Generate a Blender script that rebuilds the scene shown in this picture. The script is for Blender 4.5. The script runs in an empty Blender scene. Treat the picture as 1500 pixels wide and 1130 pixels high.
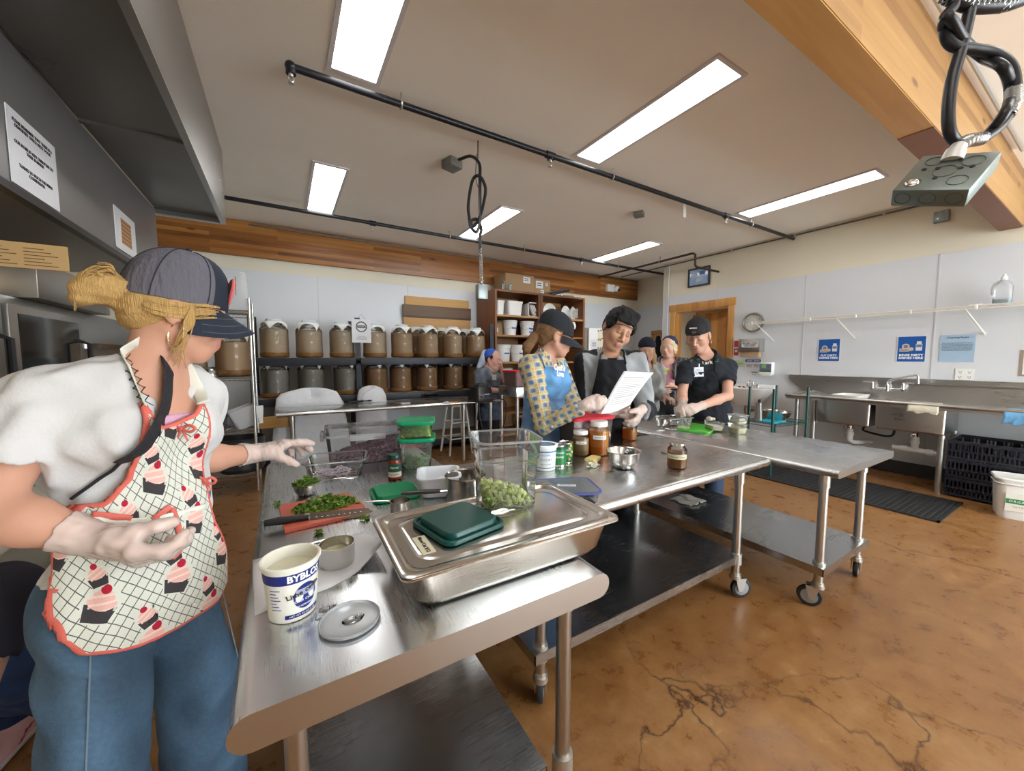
import bpy, bmesh, math, random
import numpy as np
from mathutils import Vector, Matrix, Euler
S = bpy.context.scene
COL = S.collection
PI = math.pi
rnd = random.Random(7)
# ------------------------------------------------------------------ camera
F, YAW, PIT, HC = 554.4, math.radians(31.13), math.radians(4.245), 1.35
cyw, syw, cpt, spt = math.cos(YAW), math.sin(YAW), math.cos(PIT), math.sin(PIT)
FW = Vector((syw*cpt, cyw*cpt, -spt)); RT = Vector((cyw, -syw, 0)); UPV = RT.cross(FW)
CAM = Vector((0, 0, HC))
def ray(u, v): return FW + RT*((u-750)/F) + UPV*((565-v)/F)
def P(u, v, t=None, x=None, y=None, z=None):
    d = ray(u, v)
    if x is not None: t = x/d.x
    elif y is not None: t = y/d.y
    elif z is not None: t = (z-HC)/d.z
    return CAM + d*t
cd = bpy.data.cameras.new('camera'); cam = bpy.data.objects.new('camera', cd); COL.objects.link(cam)
cd.sensor_width = 36; cd.lens = F/1500*36; cd.clip_start = .02
cam.location = CAM
cam.rotation_euler = Matrix((RT, UPV, -FW)).transposed().to_euler()
S.camera = cam
S.view_settings.view_transform = 'Standard'; S.view_settings.look = 'None'; S.view_settings.gamma = 1
S.view_settings.use_curve_mapping = False
# ------------------------------------------------------------------ mesh builder
class MB:
    def __init__(s): s.bm = bmesh.new()
    def box(s, c, d, bev=0, rot=None, seg=2):
        b = bmesh.new(); bmesh.ops.create_cube(b, size=1)
        bmesh.ops.scale(b, vec=Vector(d), verts=b.verts)
        if bev: bmesh.ops.bevel(b, geom=b.edges[:], offset=bev, segments=seg, affect='EDGES', profile=.5)
        return s._add(b, Matrix.Translation(Vector(c)) @ (rot.to_matrix().to_4x4() if rot else Matrix()))
    def bx(s, x0, x1, y0, y1, z0, z1, bev=0, seg=2):
        return s.box(((x0+x1)/2, (y0+y1)/2, (z0+z1)/2), (abs(x1-x0), abs(y1-y0), abs(z1-z0)), bev, None, seg)
    def _add(s, b, M=None):
        if M is not None: bmesh.ops.transform(b, matrix=M, verts=b.verts)
        mp = {}
        for v in b.verts: mp[v] = s.bm.verts.new(v.co)
        for f in b.faces:
            try: s.bm.faces.new([mp[v] for v in f.verts])
            except ValueError: pass
        b.free(); return s
    def rings(s, R, closed=False, cap=(True, True), loop=False):
        vs = [[s.bm.verts.new(p) for p in r] for r in R]
        n = len(vs[0])
        pairs = list(zip(vs[:-1], vs[1:])) + ([(vs[-1], vs[0])] if loop else [])
        for a, b in pairs:
            for i in range(n if not closed else n):
                j = (i+1) % n
                if closed and j == 0: continue
                try: s.bm.faces.new((a[i], a[j], b[j], b[i]))
                except ValueError: pass
        if not closed and not loop:
            if cap[0] and n > 2: s.bm.faces.new(vs[0][::-1])
            if cap[1] and n > 2: s.bm.faces.new(vs[-1])
        return s
    def tube(s, pts, r, n=10, caps=True, loop=False, flat=None):
        pts = [Vector(p) for p in pts]; m = len(pts)
        rr = r if isinstance(r, (list, tuple)) else [r]*m
        T = []
        for i in range(m):
            if loop: t = pts[(i+1) % m]-pts[i-1]
            else: t = pts[min(i+1, m-1)]-pts[max(i-1, 0)]
            T.append(t.normalized() if t.length > 1e-9 else Vector((0, 0, 1)))
        u = T[0].orthogonal().normalized(); R = []
        if flat is not None:
            u = (Vector(flat) - T[0]*Vector(flat).dot(T[0])).normalized()
        for i in range(m):
            u = (u - T[i]*u.dot(T[i])); u = u.normalized() if u.length > 1e-6 else T[i].orthogonal().normalized()
            w = T[i].cross(u)
            ra, rb = rr[i] if isinstance(rr[i], tuple) else (rr[i], rr[i])
            R.append([pts[i]+u*math.cos(2*PI*k/n)*ra+w*math.sin(2*PI*k/n)*rb for k in range(n)])
        return s.rings(R, cap=(caps, caps), loop=loop)
    def cyl(s, a, b, r, r2=None, n=20): return s.tube([a, b], [r, r if r2 is None else r2], n)
    def lathe(s, prof, c=(0, 0, 0), n=28, cap=(True, True)):
        c = Vector(c)
        return s.rings([[c+Vector((r*math.cos(2*PI*k/n), r*math.sin(2*PI*k/n), z)) for k in range(n)] for r, z in prof], cap=cap)
    def loft(s, secs, c=(0, 0, 0), k=4, cap=(True, True)):
        # sections: (z, width, depth, corner radius[, dx, dy]) rounded rectangles
        c = Vector(c); R = []
        for q in secs:
            z, w, d, r = q[:4]; ox, oy = (q[4], q[5]) if len(q) > 4 else (0, 0)
            r = min(r, w/2-1e-4, d/2-1e-4); ring = []
            for sx, sy, a0 in ((1, 1, 0), (-1, 1, PI/2), (-1, -1, PI), (1, -1, 1.5*PI)):
                for i in range(k+1):
                    a = a0+PI/2*i/k
                    ring.append(c+Vector((ox+sx*(w/2-r)+r*math.cos(a), oy+sy*(d/2-r)+r*math.sin(a), z)))
            R.append(ring)
        return s.rings(R, cap=cap)
    def prism(s, poly, z0, z1, M=None):
        b = bmesh.new()
        lo = [b.verts.new((x, y, z0)) for x, y in poly]; hi = [b.verts.new((x, y, z1)) for x, y in poly]
        n = len(poly); b.faces.new(lo[::-1]); b.faces.new(hi)
        for i in range(n): b.faces.new((lo[i], lo[(i+1) % n], hi[(i+1) % n], hi[i]))
        return s._add(b, M)
    def grid(s, G, thick=0):
        # G: rows of points -> sheet
        vs = [[s.bm.verts.new(p) for p in r] for r in G]
        for a, b in zip(vs[:-1], vs[1:]):
            for i in range(len(a)-1): s.bm.faces.new((a[i], a[i+1], b[i+1], b[i]))
        if thick:
            g = s.bm.faces[:]; bmesh.ops.recalc_face_normals(s.bm, faces=g)
            bmesh.ops.solidify(s.bm, geom=g, thickness=thick)
        return s
    def quad(s, a, b, c, d): s.bm.faces.new([s.bm.verts.new(Vector(p)) for p in (a, b, c, d)]); return s
    def ball(s, c, r, n=12):
        b = bmesh.new(); bmesh.ops.create_uvsphere(b, u_segments=n, v_segments=max(6, n*2//3), radius=1)
        rr = r if isinstance(r, (tuple, list)) else (r, r, r)
        bmesh.ops.scale(b, vec=Vector(rr), verts=b.verts)
        return s._add(b, Matrix.Translation(Vector(c)))
    def build(s, name, mat, parent=None, smooth=38, recalc=True):
        if recalc: bmesh.ops.recalc_face_normals(s.bm, faces=s.bm.faces[:])
        me = bpy.data.meshes.new(name); s.bm.to_mesh(me); s.bm.free()
        return link(name, me, mat, parent, smooth)
def link(name, me, mat, parent=None, smooth=38):
    for m in (mat if isinstance(mat, (list, tuple)) else [mat]):
        if m is not None: me.materials.append(m)
    if smooth and len(me.polygons):
        me.polygons.foreach_set('use_smooth', [True]*len(me.polygons))
        if smooth < 180: me.set_sharp_from_angle(angle=math.radians(smooth))
    o = bpy.data.objects.new(name, me); COL.objects.link(o)
    if parent: o.parent = parent
    return o
def tag(o, label, cat, group=None):
    o['label'] = label; o['category'] = cat
    if group: o['group'] = group
    return o
def thing(name, label, cat, loc=(0, 0, 0), rz=0, group=None):
    o = bpy.data.objects.new(name, None); COL.objects.link(o); o.empty_display_size = .05
    o.location = loc; o.rotation_euler = (0, 0, rz)
    return tag(o, label, cat, group)
def struct(o): o['kind'] = 'structure'; return o
def dup(root, loc, rz=0, label=None, group=None):
    r = root.copy(); COL.objects.link(r); r.location = loc; r.rotation_euler = (0, 0, rz)
    if label: r['label'] = label
    if group: r['group'] = group
    for ch in list(root.children):
        c = ch.copy(); COL.objects.link(c); c.parent = r
        for g in list(ch.children):
            d = g.copy(); COL.objects.link(d); d.parent = c
    return r
def text(s, size, mat, parent=None, name='lettering', M=None, align='CENTER', depth=.0006, sp=1.0, bold=0, valign='CENTER', ls=1.0):
    cu = bpy.data.curves.new('t', 'FONT'); cu.body = s; cu.size = size; cu.align_x = align; cu.align_y = valign
    cu.extrude = depth; cu.space_character = sp; cu.offset = bold; cu.resolution_u = 2; cu.space_line = ls
    o = bpy.data.objects.new('t', cu); COL.objects.link(o)
    dg = bpy.context.evaluated_depsgraph_get()
    me = bpy.data.meshes.new_from_object(o.evaluated_get(dg)); me.name = name
    bpy.data.objects.remove(o); bpy.data.curves.remove(cu)
    me.materials.clear()
    if M is not None: me.transform(M)
    return link(name, me, mat, parent, 0)
def frame(o, x, y, z=None):
    # matrix with origin o, x axis, y axis
    x = Vector(x).normalized(); y = Vector(y); y = (y-x*x.dot(y)).normalized(); z = x.cross(y)
    return Matrix(((x.x, y.x, z.x, o[0]), (x.y, y.y, z.y, o[1]), (x.z, y.z, z.z, o[2]), (0, 0, 0, 1)))
# ------------------------------------------------------------------ materials
MATS = {}
def mat(name, col=(.8, .8, .8), rough=.5, metal=0, bump=0, bscale=40, var=0, vscale=8, trans=0, ior=1.45, alpha=1, spec=.5, stretch=None, coat=0, sss=0, emit=None, rvar=0):
    if name in MATS: return MATS[name]
    m = bpy.data.materials.new(name); m.use_nodes = True; N = m.node_tree.nodes; L = m.node_tree.links
    b = N['Principled BSDF']; MATS[name] = m
    b.inputs['Base Color'].default_value = (*col, 1); b.inputs['Roughness'].default_value = rough
    b.inputs['Metallic'].default_value = metal; b.inputs['IOR'].default_value = ior
    b.inputs['Transmission Weight'].default_value = trans; b.inputs['Alpha'].default_value = alpha
    b.inputs['Specular IOR Level'].default_value = spec; b.inputs['Coat Weight'].default_value = coat
    if sss:
        b.inputs['Subsurface Weight'].default_value = sss; b.inputs['Subsurface Radius'].default_value = (.02, .008, .004); b.inputs['Subsurface Scale'].default_value = .3
    if emit: b.inputs['Emission Color'].default_value = (*col, 1); b.inputs['Emission Strength'].default_value = emit
    if bump or var or rvar:
        tc = N.new('ShaderNodeTexCoord'); mp = N.new('ShaderNodeMapping'); L.new(tc.outputs['Object'], mp.inputs[0])
        if stretch: mp.inputs['Scale'].default_value = stretch
    if bump:
        n = N.new('ShaderNodeTexNoise'); n.inputs['Scale'].default_value = bscale; n.inputs['Detail'].default_value = 3
        L.new(mp.outputs[0], n.inputs[0]); bp = N.new('ShaderNodeBump'); bp.inputs['Strength'].default_value = bump; bp.inputs['Distance'].default_value = .01
        L.new(n.outputs[0], bp.inputs['Height']); L.new(bp.outputs[0], b.inputs['Normal'])
    if var or rvar:
        n2 = N.new('ShaderNodeTexNoise'); n2.inputs['Scale'].default_value = vscale; n2.inputs['Detail'].default_value = 4
        L.new(mp.outputs[0], n2.inputs[0])
    if var:
        mx = N.new('ShaderNodeMix'); mx.data_type = 'RGBA'
        L.new(n2.outputs[0], mx.inputs['Factor'])
        mx.inputs[6].default_value = (*[max(0, c*(1-var)) for c in col], 1); mx.inputs[7].default_value = (*[min(1, c*(1+var)) for c in col], 1)
        L.new(mx.outputs[2], b.inputs['Base Color'])
    if rvar:
        mr = N.new('ShaderNodeMapRange'); mr.inputs[1].default_value = .3; mr.inputs[2].default_value = .7
        mr.inputs[3].default_value = max(.02, rough-rvar); mr.inputs[4].default_value = rough+rvar
        L.new(n2.outputs[0], mr.inputs[0]); L.new(mr.outputs[0], b.inputs['Roughness'])
    return m
def clear(name, col=(1, 1, 1), dens=.12, rough=.05, ior=1.45, milky=0, mcol=(.9, .92, .95), tlm=.4, bump=0, bscale=30):
    # thin clear plastic / glass sheet: see-through, tinted, with surface reflection
    if name in MATS: return MATS[name]
    m = bpy.data.materials.new(name); m.use_nodes = True; N = m.node_tree.nodes; L = m.node_tree.links; MATS[name] = m
    N.remove(N['Principled BSDF']); out = N['Material Output']
    t = N.new('ShaderNodeBsdfTransparent'); t.inputs[0].default_value = (*[c*(1-dens) for c in col], 1)
    base = t.outputs[0]
    if milky:
        d = N.new('ShaderNodeBsdfDiffuse'); d.inputs[0].default_value = (*mcol, 1)
        tl = N.new('ShaderNodeBsdfTranslucent'); tl.inputs[0].default_value = (*mcol, 1)
        a = N.new('ShaderNodeMixShader'); a.inputs[0].default_value = tlm; L.new(d.outputs[0], a.inputs[1]); L.new(tl.outputs[0], a.inputs[2])
        mm = N.new('ShaderNodeMixShader'); mm.inputs[0].default_value = milky; L.new(base, mm.inputs[1]); L.new(a.outputs[0], mm.inputs[2]); base = mm.outputs[0]
    g = N.new('ShaderNodeBsdfGlossy'); g.inputs['Roughness'].default_value = rough
    fr = N.new('ShaderNodeFresnel'); fr.inputs[0].default_value = ior
    if bump:
        tc = N.new('ShaderNodeTexCoord'); n = N.new('ShaderNodeTexNoise'); n.inputs['Scale'].default_value = bscale; L.new(tc.outputs['Object'], n.inputs[0])
        bp = N.new('ShaderNodeBump'); bp.inputs['Strength'].default_value = bump; bp.inputs['Distance'].default_value = .01
        L.new(n.outputs[0], bp.inputs['Height']); L.new(bp.outputs[0], g.inputs['Normal']); L.new(bp.outputs[0], fr.inputs['Normal'])
    mx = N.new('ShaderNodeMixShader'); L.new(fr.outputs[0], mx.inputs[0]); L.new(base, mx.inputs[1]); L.new(g.outputs[0], mx.inputs[2])
    L.new(mx.outputs[0], out.inputs[0]); return m
def nodes(name):
    m = bpy.data.materials.new(name); m.use_nodes = True; MATS[name] = m
    return m, m.node_tree.nodes, m.node_tree.links, m.node_tree.nodes['Principled BSDF']
def ramp(N, stops):
    r = N.new('ShaderNodeValToRGB'); e = r.color_ramp.elements
    while len(e) < len(stops): e.new(.5)
    for k, (p, c) in enumerate(stops): e[k].position = p; e[k].color = (*c, 1)
    return r
def wood(name, cols, axis='X', strip=.04, length=2.5, rough=.4, grain=1.0, plane='XZ', knots=True):
    # laminated strips running along axis; object coordinates in metres
    m, N, L, b = nodes(name); tc = N.new('ShaderNodeTexCoord'); sp = N.new('ShaderNodeSeparateXYZ'); L.new(tc.outputs['Object'], sp.inputs[0])
    cb = N.new('ShaderNodeCombineXYZ'); other = plane.replace(axis, '')
    L.new(sp.outputs[axis], cb.inputs[0]); L.new(sp.outputs[other], cb.inputs[1])
    br = N.new('ShaderNodeTexBrick'); L.new(cb.outputs[0], br.inputs[0]); br.inputs['Scale'].default_value = 1
    br.inputs['Mortar Size'].default_value = .0006; br.inputs['Brick Width'].default_value = length; br.inputs['Row Height'].default_value = strip
    br.inputs['Color1'].default_value = (0, 0, 0, 1); br.inputs['Color2'].default_value = (1, 1, 1, 1); br.inputs['Mortar'].default_value = (.2, .2, .2, 1); br.offset = .37
    # grain
    mp = N.new('ShaderNodeMapping'); sc = {'X': 0, 'Y': 1, 'Z': 2}
    v = [22, 22, 22]; v[sc[axis]] = 1.3; mp.inputs['Scale'].default_value = v; L.new(tc.outputs['Object'], mp.inputs[0])
    n = N.new('ShaderNodeTexNoise'); n.inputs['Scale'].default_value = 1; n.inputs['Detail'].default_value = 5; n.inputs['Distortion'].default_value = .6; L.new(mp.outputs[0], n.inputs[0])
    ma = N.new('ShaderNodeMath'); ma.operation = 'MULTIPLY_ADD'; L.new(n.outputs[0], ma.inputs[0]); ma.inputs[1].default_value = .55*grain
    mb = N.new('ShaderNodeMath'); mb.operation = 'MULTIPLY'; L.new(br.outputs[0], mb.inputs[0]); mb.inputs[1].default_value = .5
    L.new(mb.outputs[0], ma.inputs[2])
    r = ramp(N, [(.15, cols[0]), (.5, cols[1]), (.85, cols[2])]); L.new(ma.outputs[0], r.inputs[0])
    last = r.outputs[0]
    if knots:
        vo = N.new('ShaderNodeTexVoronoi'); mp2 = N.new('ShaderNodeMapping'); v2 = [5, 5, 5]; v2[sc[axis]] = 1.6; mp2.inputs['Scale'].default_value = v2
        L.new(tc.outputs['Object'], mp2.inputs[0]); L.new(mp2.outputs[0], vo.inputs[0]); vo.inputs['Scale'].default_value = 1
        kr = ramp(N, [(.0, (1, 1, 1)), (.07, (.6, .6, .6)), (.11, (0, 0, 0))]); L.new(vo.outputs['Distance'], kr.inputs[0])
        mx = N.new('ShaderNodeMix'); mx.data_type = 'RGBA'; L.new(kr.outputs[0], mx.inputs['Factor']); L.new(last, mx.inputs[6]); mx.inputs[7].default_value = (*[c*.35 for c in cols[0]], 1); last = mx.outputs[2]
    L.new(last, b.inputs['Base Color']); b.inputs['Roughness'].default_value = rough
    bp = N.new('ShaderNodeBump'); bp.inputs['Strength'].default_value = .15; bp.inputs['Distance'].default_value = .004; L.new(n.outputs[0], bp.inputs['Height']); L.new(bp.outputs[0], b.inputs['Normal'])
    return m
def vcol(name, rough=.6, bump=0, bscale=60, sss=0, spec=.4, sheen=0, stretch=None):
    if name in MATS: return MATS[name]
    m = mat(name, rough=rough, bump=bump, bscale=bscale, sss=sss, spec=spec, stretch=stretch); N = m.node_tree.nodes; L = m.node_tree.links
    a = N.new('ShaderNodeVertexColor'); a.layer_name = 'Col'; L.new(a.outputs[0], N['Principled BSDF'].inputs['Base Color'])
    if sheen: N['Principled BSDF'].inputs['Sheen Weight'].default_value = sheen
    return m
def steel(name, col=(.6, .6, .6), rough=.28, axis=0, amp=.05):
    # brushed stainless: fine scratches stretched along one axis and cloudy roughness
    m, N, L, b = nodes(name); b.inputs['Metallic'].default_value = 1; b.inputs['Base Color'].default_value = (*col, 1)
    tc = N.new('ShaderNodeTexCoord'); mp = N.new('ShaderNodeMapping'); L.new(tc.outputs['Object'], mp.inputs[0])
    v = [260, 260, 260]; v[axis] = 5; mp.inputs['Scale'].default_value = v
    n = N.new('ShaderNodeTexNoise'); n.inputs['Scale'].default_value = 1; n.inputs['Detail'].default_value = 2; L.new(mp.outputs[0], n.inputs[0])
    n2 = N.new('ShaderNodeTexNoise'); n2.inputs['Scale'].default_value = 3.5; n2.inputs['Detail'].default_value = 6; L.new(tc.outputs['Object'], n2.inputs[0])
    ad = N.new('ShaderNodeMath'); ad.operation = 'MULTIPLY_ADD'; L.new(n.outputs[0], ad.inputs[0]); ad.inputs[1].default_value = .45; L.new(n2.outputs[0], ad.inputs[2])
    mr = N.new('ShaderNodeMapRange'); L.new(ad.outputs[0], mr.inputs[0]); mr.inputs[1].default_value = .45; mr.inputs[2].default_value = 1.0
    mr.inputs[3].default_value = rough-.05; mr.inputs[4].default_value = rough+.07; L.new(mr.outputs[0], b.inputs['Roughness'])
    bp = N.new('ShaderNodeBump'); bp.inputs['Strength'].default_value = amp*.12; bp.inputs['Distance'].default_value = .002; L.new(n.outputs[0], bp.inputs['Height']); L.new(bp.outputs[0], b.inputs['Normal'])
    return m
white = mat('white_plastic', (.82, .82, .8), .4); white2 = mat('white_enamel', (.85, .85, .83), .25)
ink = mat('black_ink', (.02, .02, .025), .6); paperm = mat('paper', (.70, .71, .74), .7)
black = mat('black_plastic', (.015, .015, .018), .4); rubber = mat('black_rubber', (.02, .02, .022), .65)
chrome = mat('chrome', (.75, .75, .76), .12, 1); galv = mat('galvanized', (.26, .29, .29), .45, .75, var=.25, vscale=25)
whiteink = mat('white_ink', (.9, .9, .9), .6)
# ================================================================== the room
ZC = 3.06; XR = 6.1; XL = -.81; YB = 5.95; XF = 6.83; YC = 4.65
def floor_mat():
    m, N, L, b = nodes('stained_concrete'); tc = N.new('ShaderNodeTexCoord')
    n1 = N.new('ShaderNodeTexNoise'); n1.inputs['Scale'].default_value = .9; n1.inputs['Detail'].default_value = 8; n1.inputs['Roughness'].default_value = .62; n1.inputs['Distortion'].default_value = .5
    n2 = N.new('ShaderNodeTexNoise'); n2.inputs['Scale'].default_value = 9; n2.inputs['Detail'].default_value = 8; n2.inputs['Roughness'].default_value = .7
    n3 = N.new('ShaderNodeTexNoise'); n3.inputs['Scale'].default_value = 60; n3.inputs['Detail'].default_value = 3
    for n in (n1, n2, n3): L.new(tc.outputs['Object'], n.inputs[0])
    a = N.new('ShaderNodeMath'); a.operation = 'MULTIPLY_ADD'; L.new(n2.outputs[0], a.inputs[0]); a.inputs[1].default_value = .5
    h = N.new('ShaderNodeMath'); h.operation = 'MULTIPLY'; L.new(n1.outputs[0], h.inputs[0]); h.inputs[1].default_value = .6; L.new(h.outputs[0], a.inputs[2])
    r = ramp(N, [(.36, (.13, .05, .018)), (.5, (.235, .105, .032)), (.6, (.31, .155, .055)), (.74, (.40, .23, .10))]); L.new(a.outputs[0], r.inputs[0])
    # pale worn flecks
    w = ramp(N, [(.66, (0, 0, 0)), (.74, (1, 1, 1))]); L.new(n2.outputs[0], w.inputs[0])
    mx = N.new('ShaderNodeMix'); mx.data_type = 'RGBA'; k = N.new('ShaderNodeMath'); k.operation = 'MULTIPLY'; L.new(w.outputs[0], k.inputs[0]); L.new(n3.outputs[0], k.inputs[1])
    L.new(k.outputs[0], mx.inputs['Factor']); L.new(r.outputs[0], mx.inputs[6]); mx.inputs[7].default_value = (.55, .38, .22, 1)
    # hairline cracks
    dn = N.new('ShaderNodeTexNoise'); dn.inputs['Scale'].default_value = 2.2; dn.inputs['Detail'].default_value = 6; L.new(tc.outputs['Object'], dn.inputs[0])
    vm = N.new('ShaderNodeVectorMath'); vm.operation = 'MULTIPLY_ADD'; L.new(dn.outputs['Color'], vm.inputs[0]); vm.inputs[1].default_value = (.7, .7, .7); L.new(tc.outputs['Object'], vm.inputs[2])
    vo = N.new('ShaderNodeTexVoronoi'); vo.feature = 'DISTANCE_TO_EDGE'; vo.inputs['Scale'].default_value = .62; L.new(vm.outputs[0], vo.inputs[0])
    cr = ramp(N, [(0, (1, 1, 1)), (.0022, (.7, .7, .7)), (.005, (0, 0, 0))]); L.new(vo.outputs['Distance'], cr.inputs[0])
    mk = ramp(N, [(.45, (0, 0, 0)), (.56, (1, 1, 1))]); L.new(n1.outputs[0], mk.inputs[0])
    c2 = N.new('ShaderNodeMath'); c2.operation = 'MULTIPLY'; L.new(cr.outputs[0], c2.inputs[0]); L.new(mk.outputs[0], c2.inputs[1])
    m2 = N.new('ShaderNodeMix'); m2.data_type = 'RGBA'; L.new(c2.outputs[0], m2.inputs['Factor']); L.new(mx.outputs[2], m2.inputs[6]); m2.inputs[7].default_value = (.06, .025, .012, 1)
    L.new(m2.outputs[2], b.inputs['Base Color'])
    mr = N.new('ShaderNodeMapRange'); L.new(n2.outputs[0], mr.inputs[0]); mr.inputs[1].default_value = .3; mr.inputs[2].default_value = .75; mr.inputs[3].default_value = .2; mr.inputs[4].default_value = .5
    L.new(mr.outputs[0], b.inputs['Roughness'])
    bp = N.new('ShaderNodeBump'); bp.inputs['Strength'].default_value = .12; bp.inputs['Distance'].default_value = .004; L.new(n2.outputs[0], bp.inputs['Height']); L.new(bp.outputs[0], b.inputs['Normal'])
    return m
m_ceil = mat('ceiling_paint', (.93, .875, .785), .85, var=.04, vscale=2, bump=.05, bscale=90)
m_cream = mat('cream_paint', (.76, .71, .58), .8, var=.03, vscale=2, bump=.04, bscale=80)
m_frp = mat('white_wall_panel', (.66, .685, .72), .38, bump=.10, bscale=150, var=.03, vscale=2)
m_seam = mat('panel_seam', (.58, .59, .62), .5)
m_band = wood('fir_band', [(.12, .035, .008), (.33, .125, .028), (.52, .24, .062)], 'X', .047, 1.9, .4, plane='XZ')
m_beam = wood('fir_beam', [(.17, .07, .018), (.32, .165, .050), (.42, .24, .085)], 'X', .062, 3.2, .42, plane='XZ')
m_beamu = wood('fir_beam_under', [(.20, .075, .018), (.40, .19, .05), (.50, .27, .085)], 'X', .3, 9, .42, plane='XY', grain=1.3)
m_stain = mat('brown_stained_board', (.20, .09, .05), .55, var=.12, vscale=6)
m_hood = mat('hood_steel', (.20, .195, .185), .34, .8, var=.2, vscale=2.5, rvar=.1)
m_hoodp = mat('hood_panel', (.235, .23, .23), .42, .55, var=.12, vscale=2)
m_door = wood('door_fir', [(.34, .13, .025), (.55, .25, .06), (.68, .36, .10)], 'Z', .14, 5, .4, plane='YZ')
def wallbox(name, mt, *a): return struct(MB().bx(*a).build(name, mt))
struct(MB().bx(-2.2, 7.6, -4.6, 7.2, -.1, 0).build('floor', floor_mat()))
struct(MB().bx(-2.2, 7.6, -4.6, 7.2, ZC, ZC+.1).build('ceiling', m_ceil))
# back wall: cream above, white panel below (2.46 m) and a fir band under the ceiling
w = MB(); w.bx(-2.1, XF+.1, YB, YB+.12, 0, ZC); struct(w.build('wall_back', m_cream))
w = MB(); w.bx(-2.0, XF, YB-.008, YB, 0, 2.46)
struct(w.build('wall_back_panel', m_frp))
w = MB()
for x in (.45, 1.70, 2.92, 4.14, 5.36): w.bx(x-.006, x+.006, YB-.011, YB-.006, 0, 2.46)
struct(w.build('trim_1', m_seam))
struct(MB().bx(-2.0, XF, YB-.06, YB-.001, 2.62, ZC-.012, .004).build('trim_2', m_band))
# right wall with a door opening, then the recess behind it
w = MB(); w.bx(XR, XR+.14, -4.6, 3.43, 0, ZC); w.bx(XR, XR+.14, 4.38, YC, 0, ZC); w.bx(XR, XR+.14, 3.43, 4.38, 2.16, ZC)
struct(w.build('wall_right', m_cream))
w = MB(); w.bx(XR-.008, XR, -4.6, 3.34, .0, 2.46); w.bx(XR-.008, XR, 4.48, YC+.001, 0, 2.46); w.bx(XR-.008, XR, 3.34, 4.48, 2.28, 2.46)
struct(w.build('wall_right_panel', m_frp))
w = MB()
for y in (3.62, 2.4, 1.18, -.04): w.bx(XR-.012, XR-.006, y-.006, y+.006, 2.29 if y > 3.3 else 0, 2.46)
struct(w.build('trim_3', m_seam))
w = MB(); w.bx(XR+.14, XF+.15, YC-.1, YC, 0, ZC); w.bx(XF, XF+.14, YC, YB, 0, ZC); struct(w.build('wall_recess', m_cream))
w = MB(); w.bx(XF-.008, XF, YC, YB-.06, 0, 2.46); struct(w.build('wall_recess_panel', m_frp))
struct(MB().bx(XR-.02, XR-.008, -2.4, 3.33, 0, .15, .003).build('baseboard_right', mat('dark_base', (.03, .025, .025), .6)))
struct(MB().bx(-1.5, 1.9, -4.7, -4.6, 0, ZC).build('wall_front', m_cream))  # unseen part wall, added to cut world light on the nearest woman
struct(MB().bx(-2.0, XF, YB-.02, YB-.008, 0, .1).build('baseboard_back', mat('dark_base2', (.04, .035, .03), .6)))
# room beyond the door
w = MB(); w.bx(XR+.14, 8.0, 3.0, 3.05, 0, 2.6); w.bx(7.9, 8, 3.0, YC-.1, 0, 2.6); w.bx(XR+.14, 8, 3, YC-.1, 2.55, 2.6); w.bx(6.95, 8, YC-.12, YC-.06, 0, 2.6)
struct(w.build('wall_side_room', mat('ochre_paint', (.45, .30, .16), .8)))
# door: fir casing, jamb, leaf ajar with panels
w = MB(); w.bx(XR-.03, XR-.008, 3.335, 3.425, 0, 2.17, .003); w.bx(XR-.03, XR-.008, 4.385, 4.475, 0, 2.17, .003); w.bx(XR-.036, XR-.008, 3.315, 4.495, 2.17, 2.29, .003)
w.bx(XR, XR+.14, 3.43, 3.45, 0, 2.16); w.bx(XR, XR+.14, 4.36, 4.38, 0, 2.16); w.bx(XR, XR+.14, 3.45, 4.36, 2.14, 2.16)
door = struct(w.build('door_1', m_door))
w = MB(); w.bx(-.02, .02, 0, .88, .02, 2.12, .003)
for y0, y1, z0, z1 in ((.12, .76, 1.12, 1.98), (.12, .76, .25, .98)):
    w.bx(-.028, -.02, y0-.03, y1+.03, z0-.03, z0); w.bx(-.028, -.02, y0-.03, y1+.03, z1, z1+.03); w.bx(-.028, -.02, y0-.03, y0, z0, z1); w.bx(-.028, -.02, y1, y1+.03, z0, z1)
leaf = w.build('door_leaf', m_door, door); leaf.location = (XR+.16, 3.455, 0); leaf.rotation_euler = (0, 0, math.radians(-16))
w = MB(); w.ball((-.065, .82, 1.0), .028); w.cyl((-.06, .82, 1.0), (-.02, .82, 1.0), .012); w.build('door_handle', chrome, leaf)
# beam with a stained pad under its wall end
struct(MB().bx(-1.6, XR, .655, .80, 2.602, ZC).build('ceiling_beam', [m_beam]))
struct(MB().bx(-1.6, XR-.001, .658, .797, 2.597, 2.603).build('trim_4', m_beamu))
struct(MB().bx(3.06, XR-.002, .656, .799, 2.592, 2.598).build('trim_5', m_stain))
# left wall: grey steel panel over the ovens
struct(MB().bx(-1.5, XL, -2.4, 4.06, 1.97, 2.5).build('wall_left', m_hoodp))
struct(MB().bx(-1.5, -1.4, -4.6, 5.95, 0, ZC).build('wall_left_back', m_cream))
struct(MB().bx(XL-.03, XL+.006, -2.4, 4.055, 1.942, 1.972).build('trim_6', black))
struct(MB().bx(-1.4, -1.30, -2.4, 4.0, 1.3, 1.97).build('wall_left_lining', mat('heat_tinted_steel', (.62, .47, .31), .3, 1, var=.25, vscale=1.6, rvar=.12)))  # warm colour stands in for wood reflected in the steel
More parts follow.
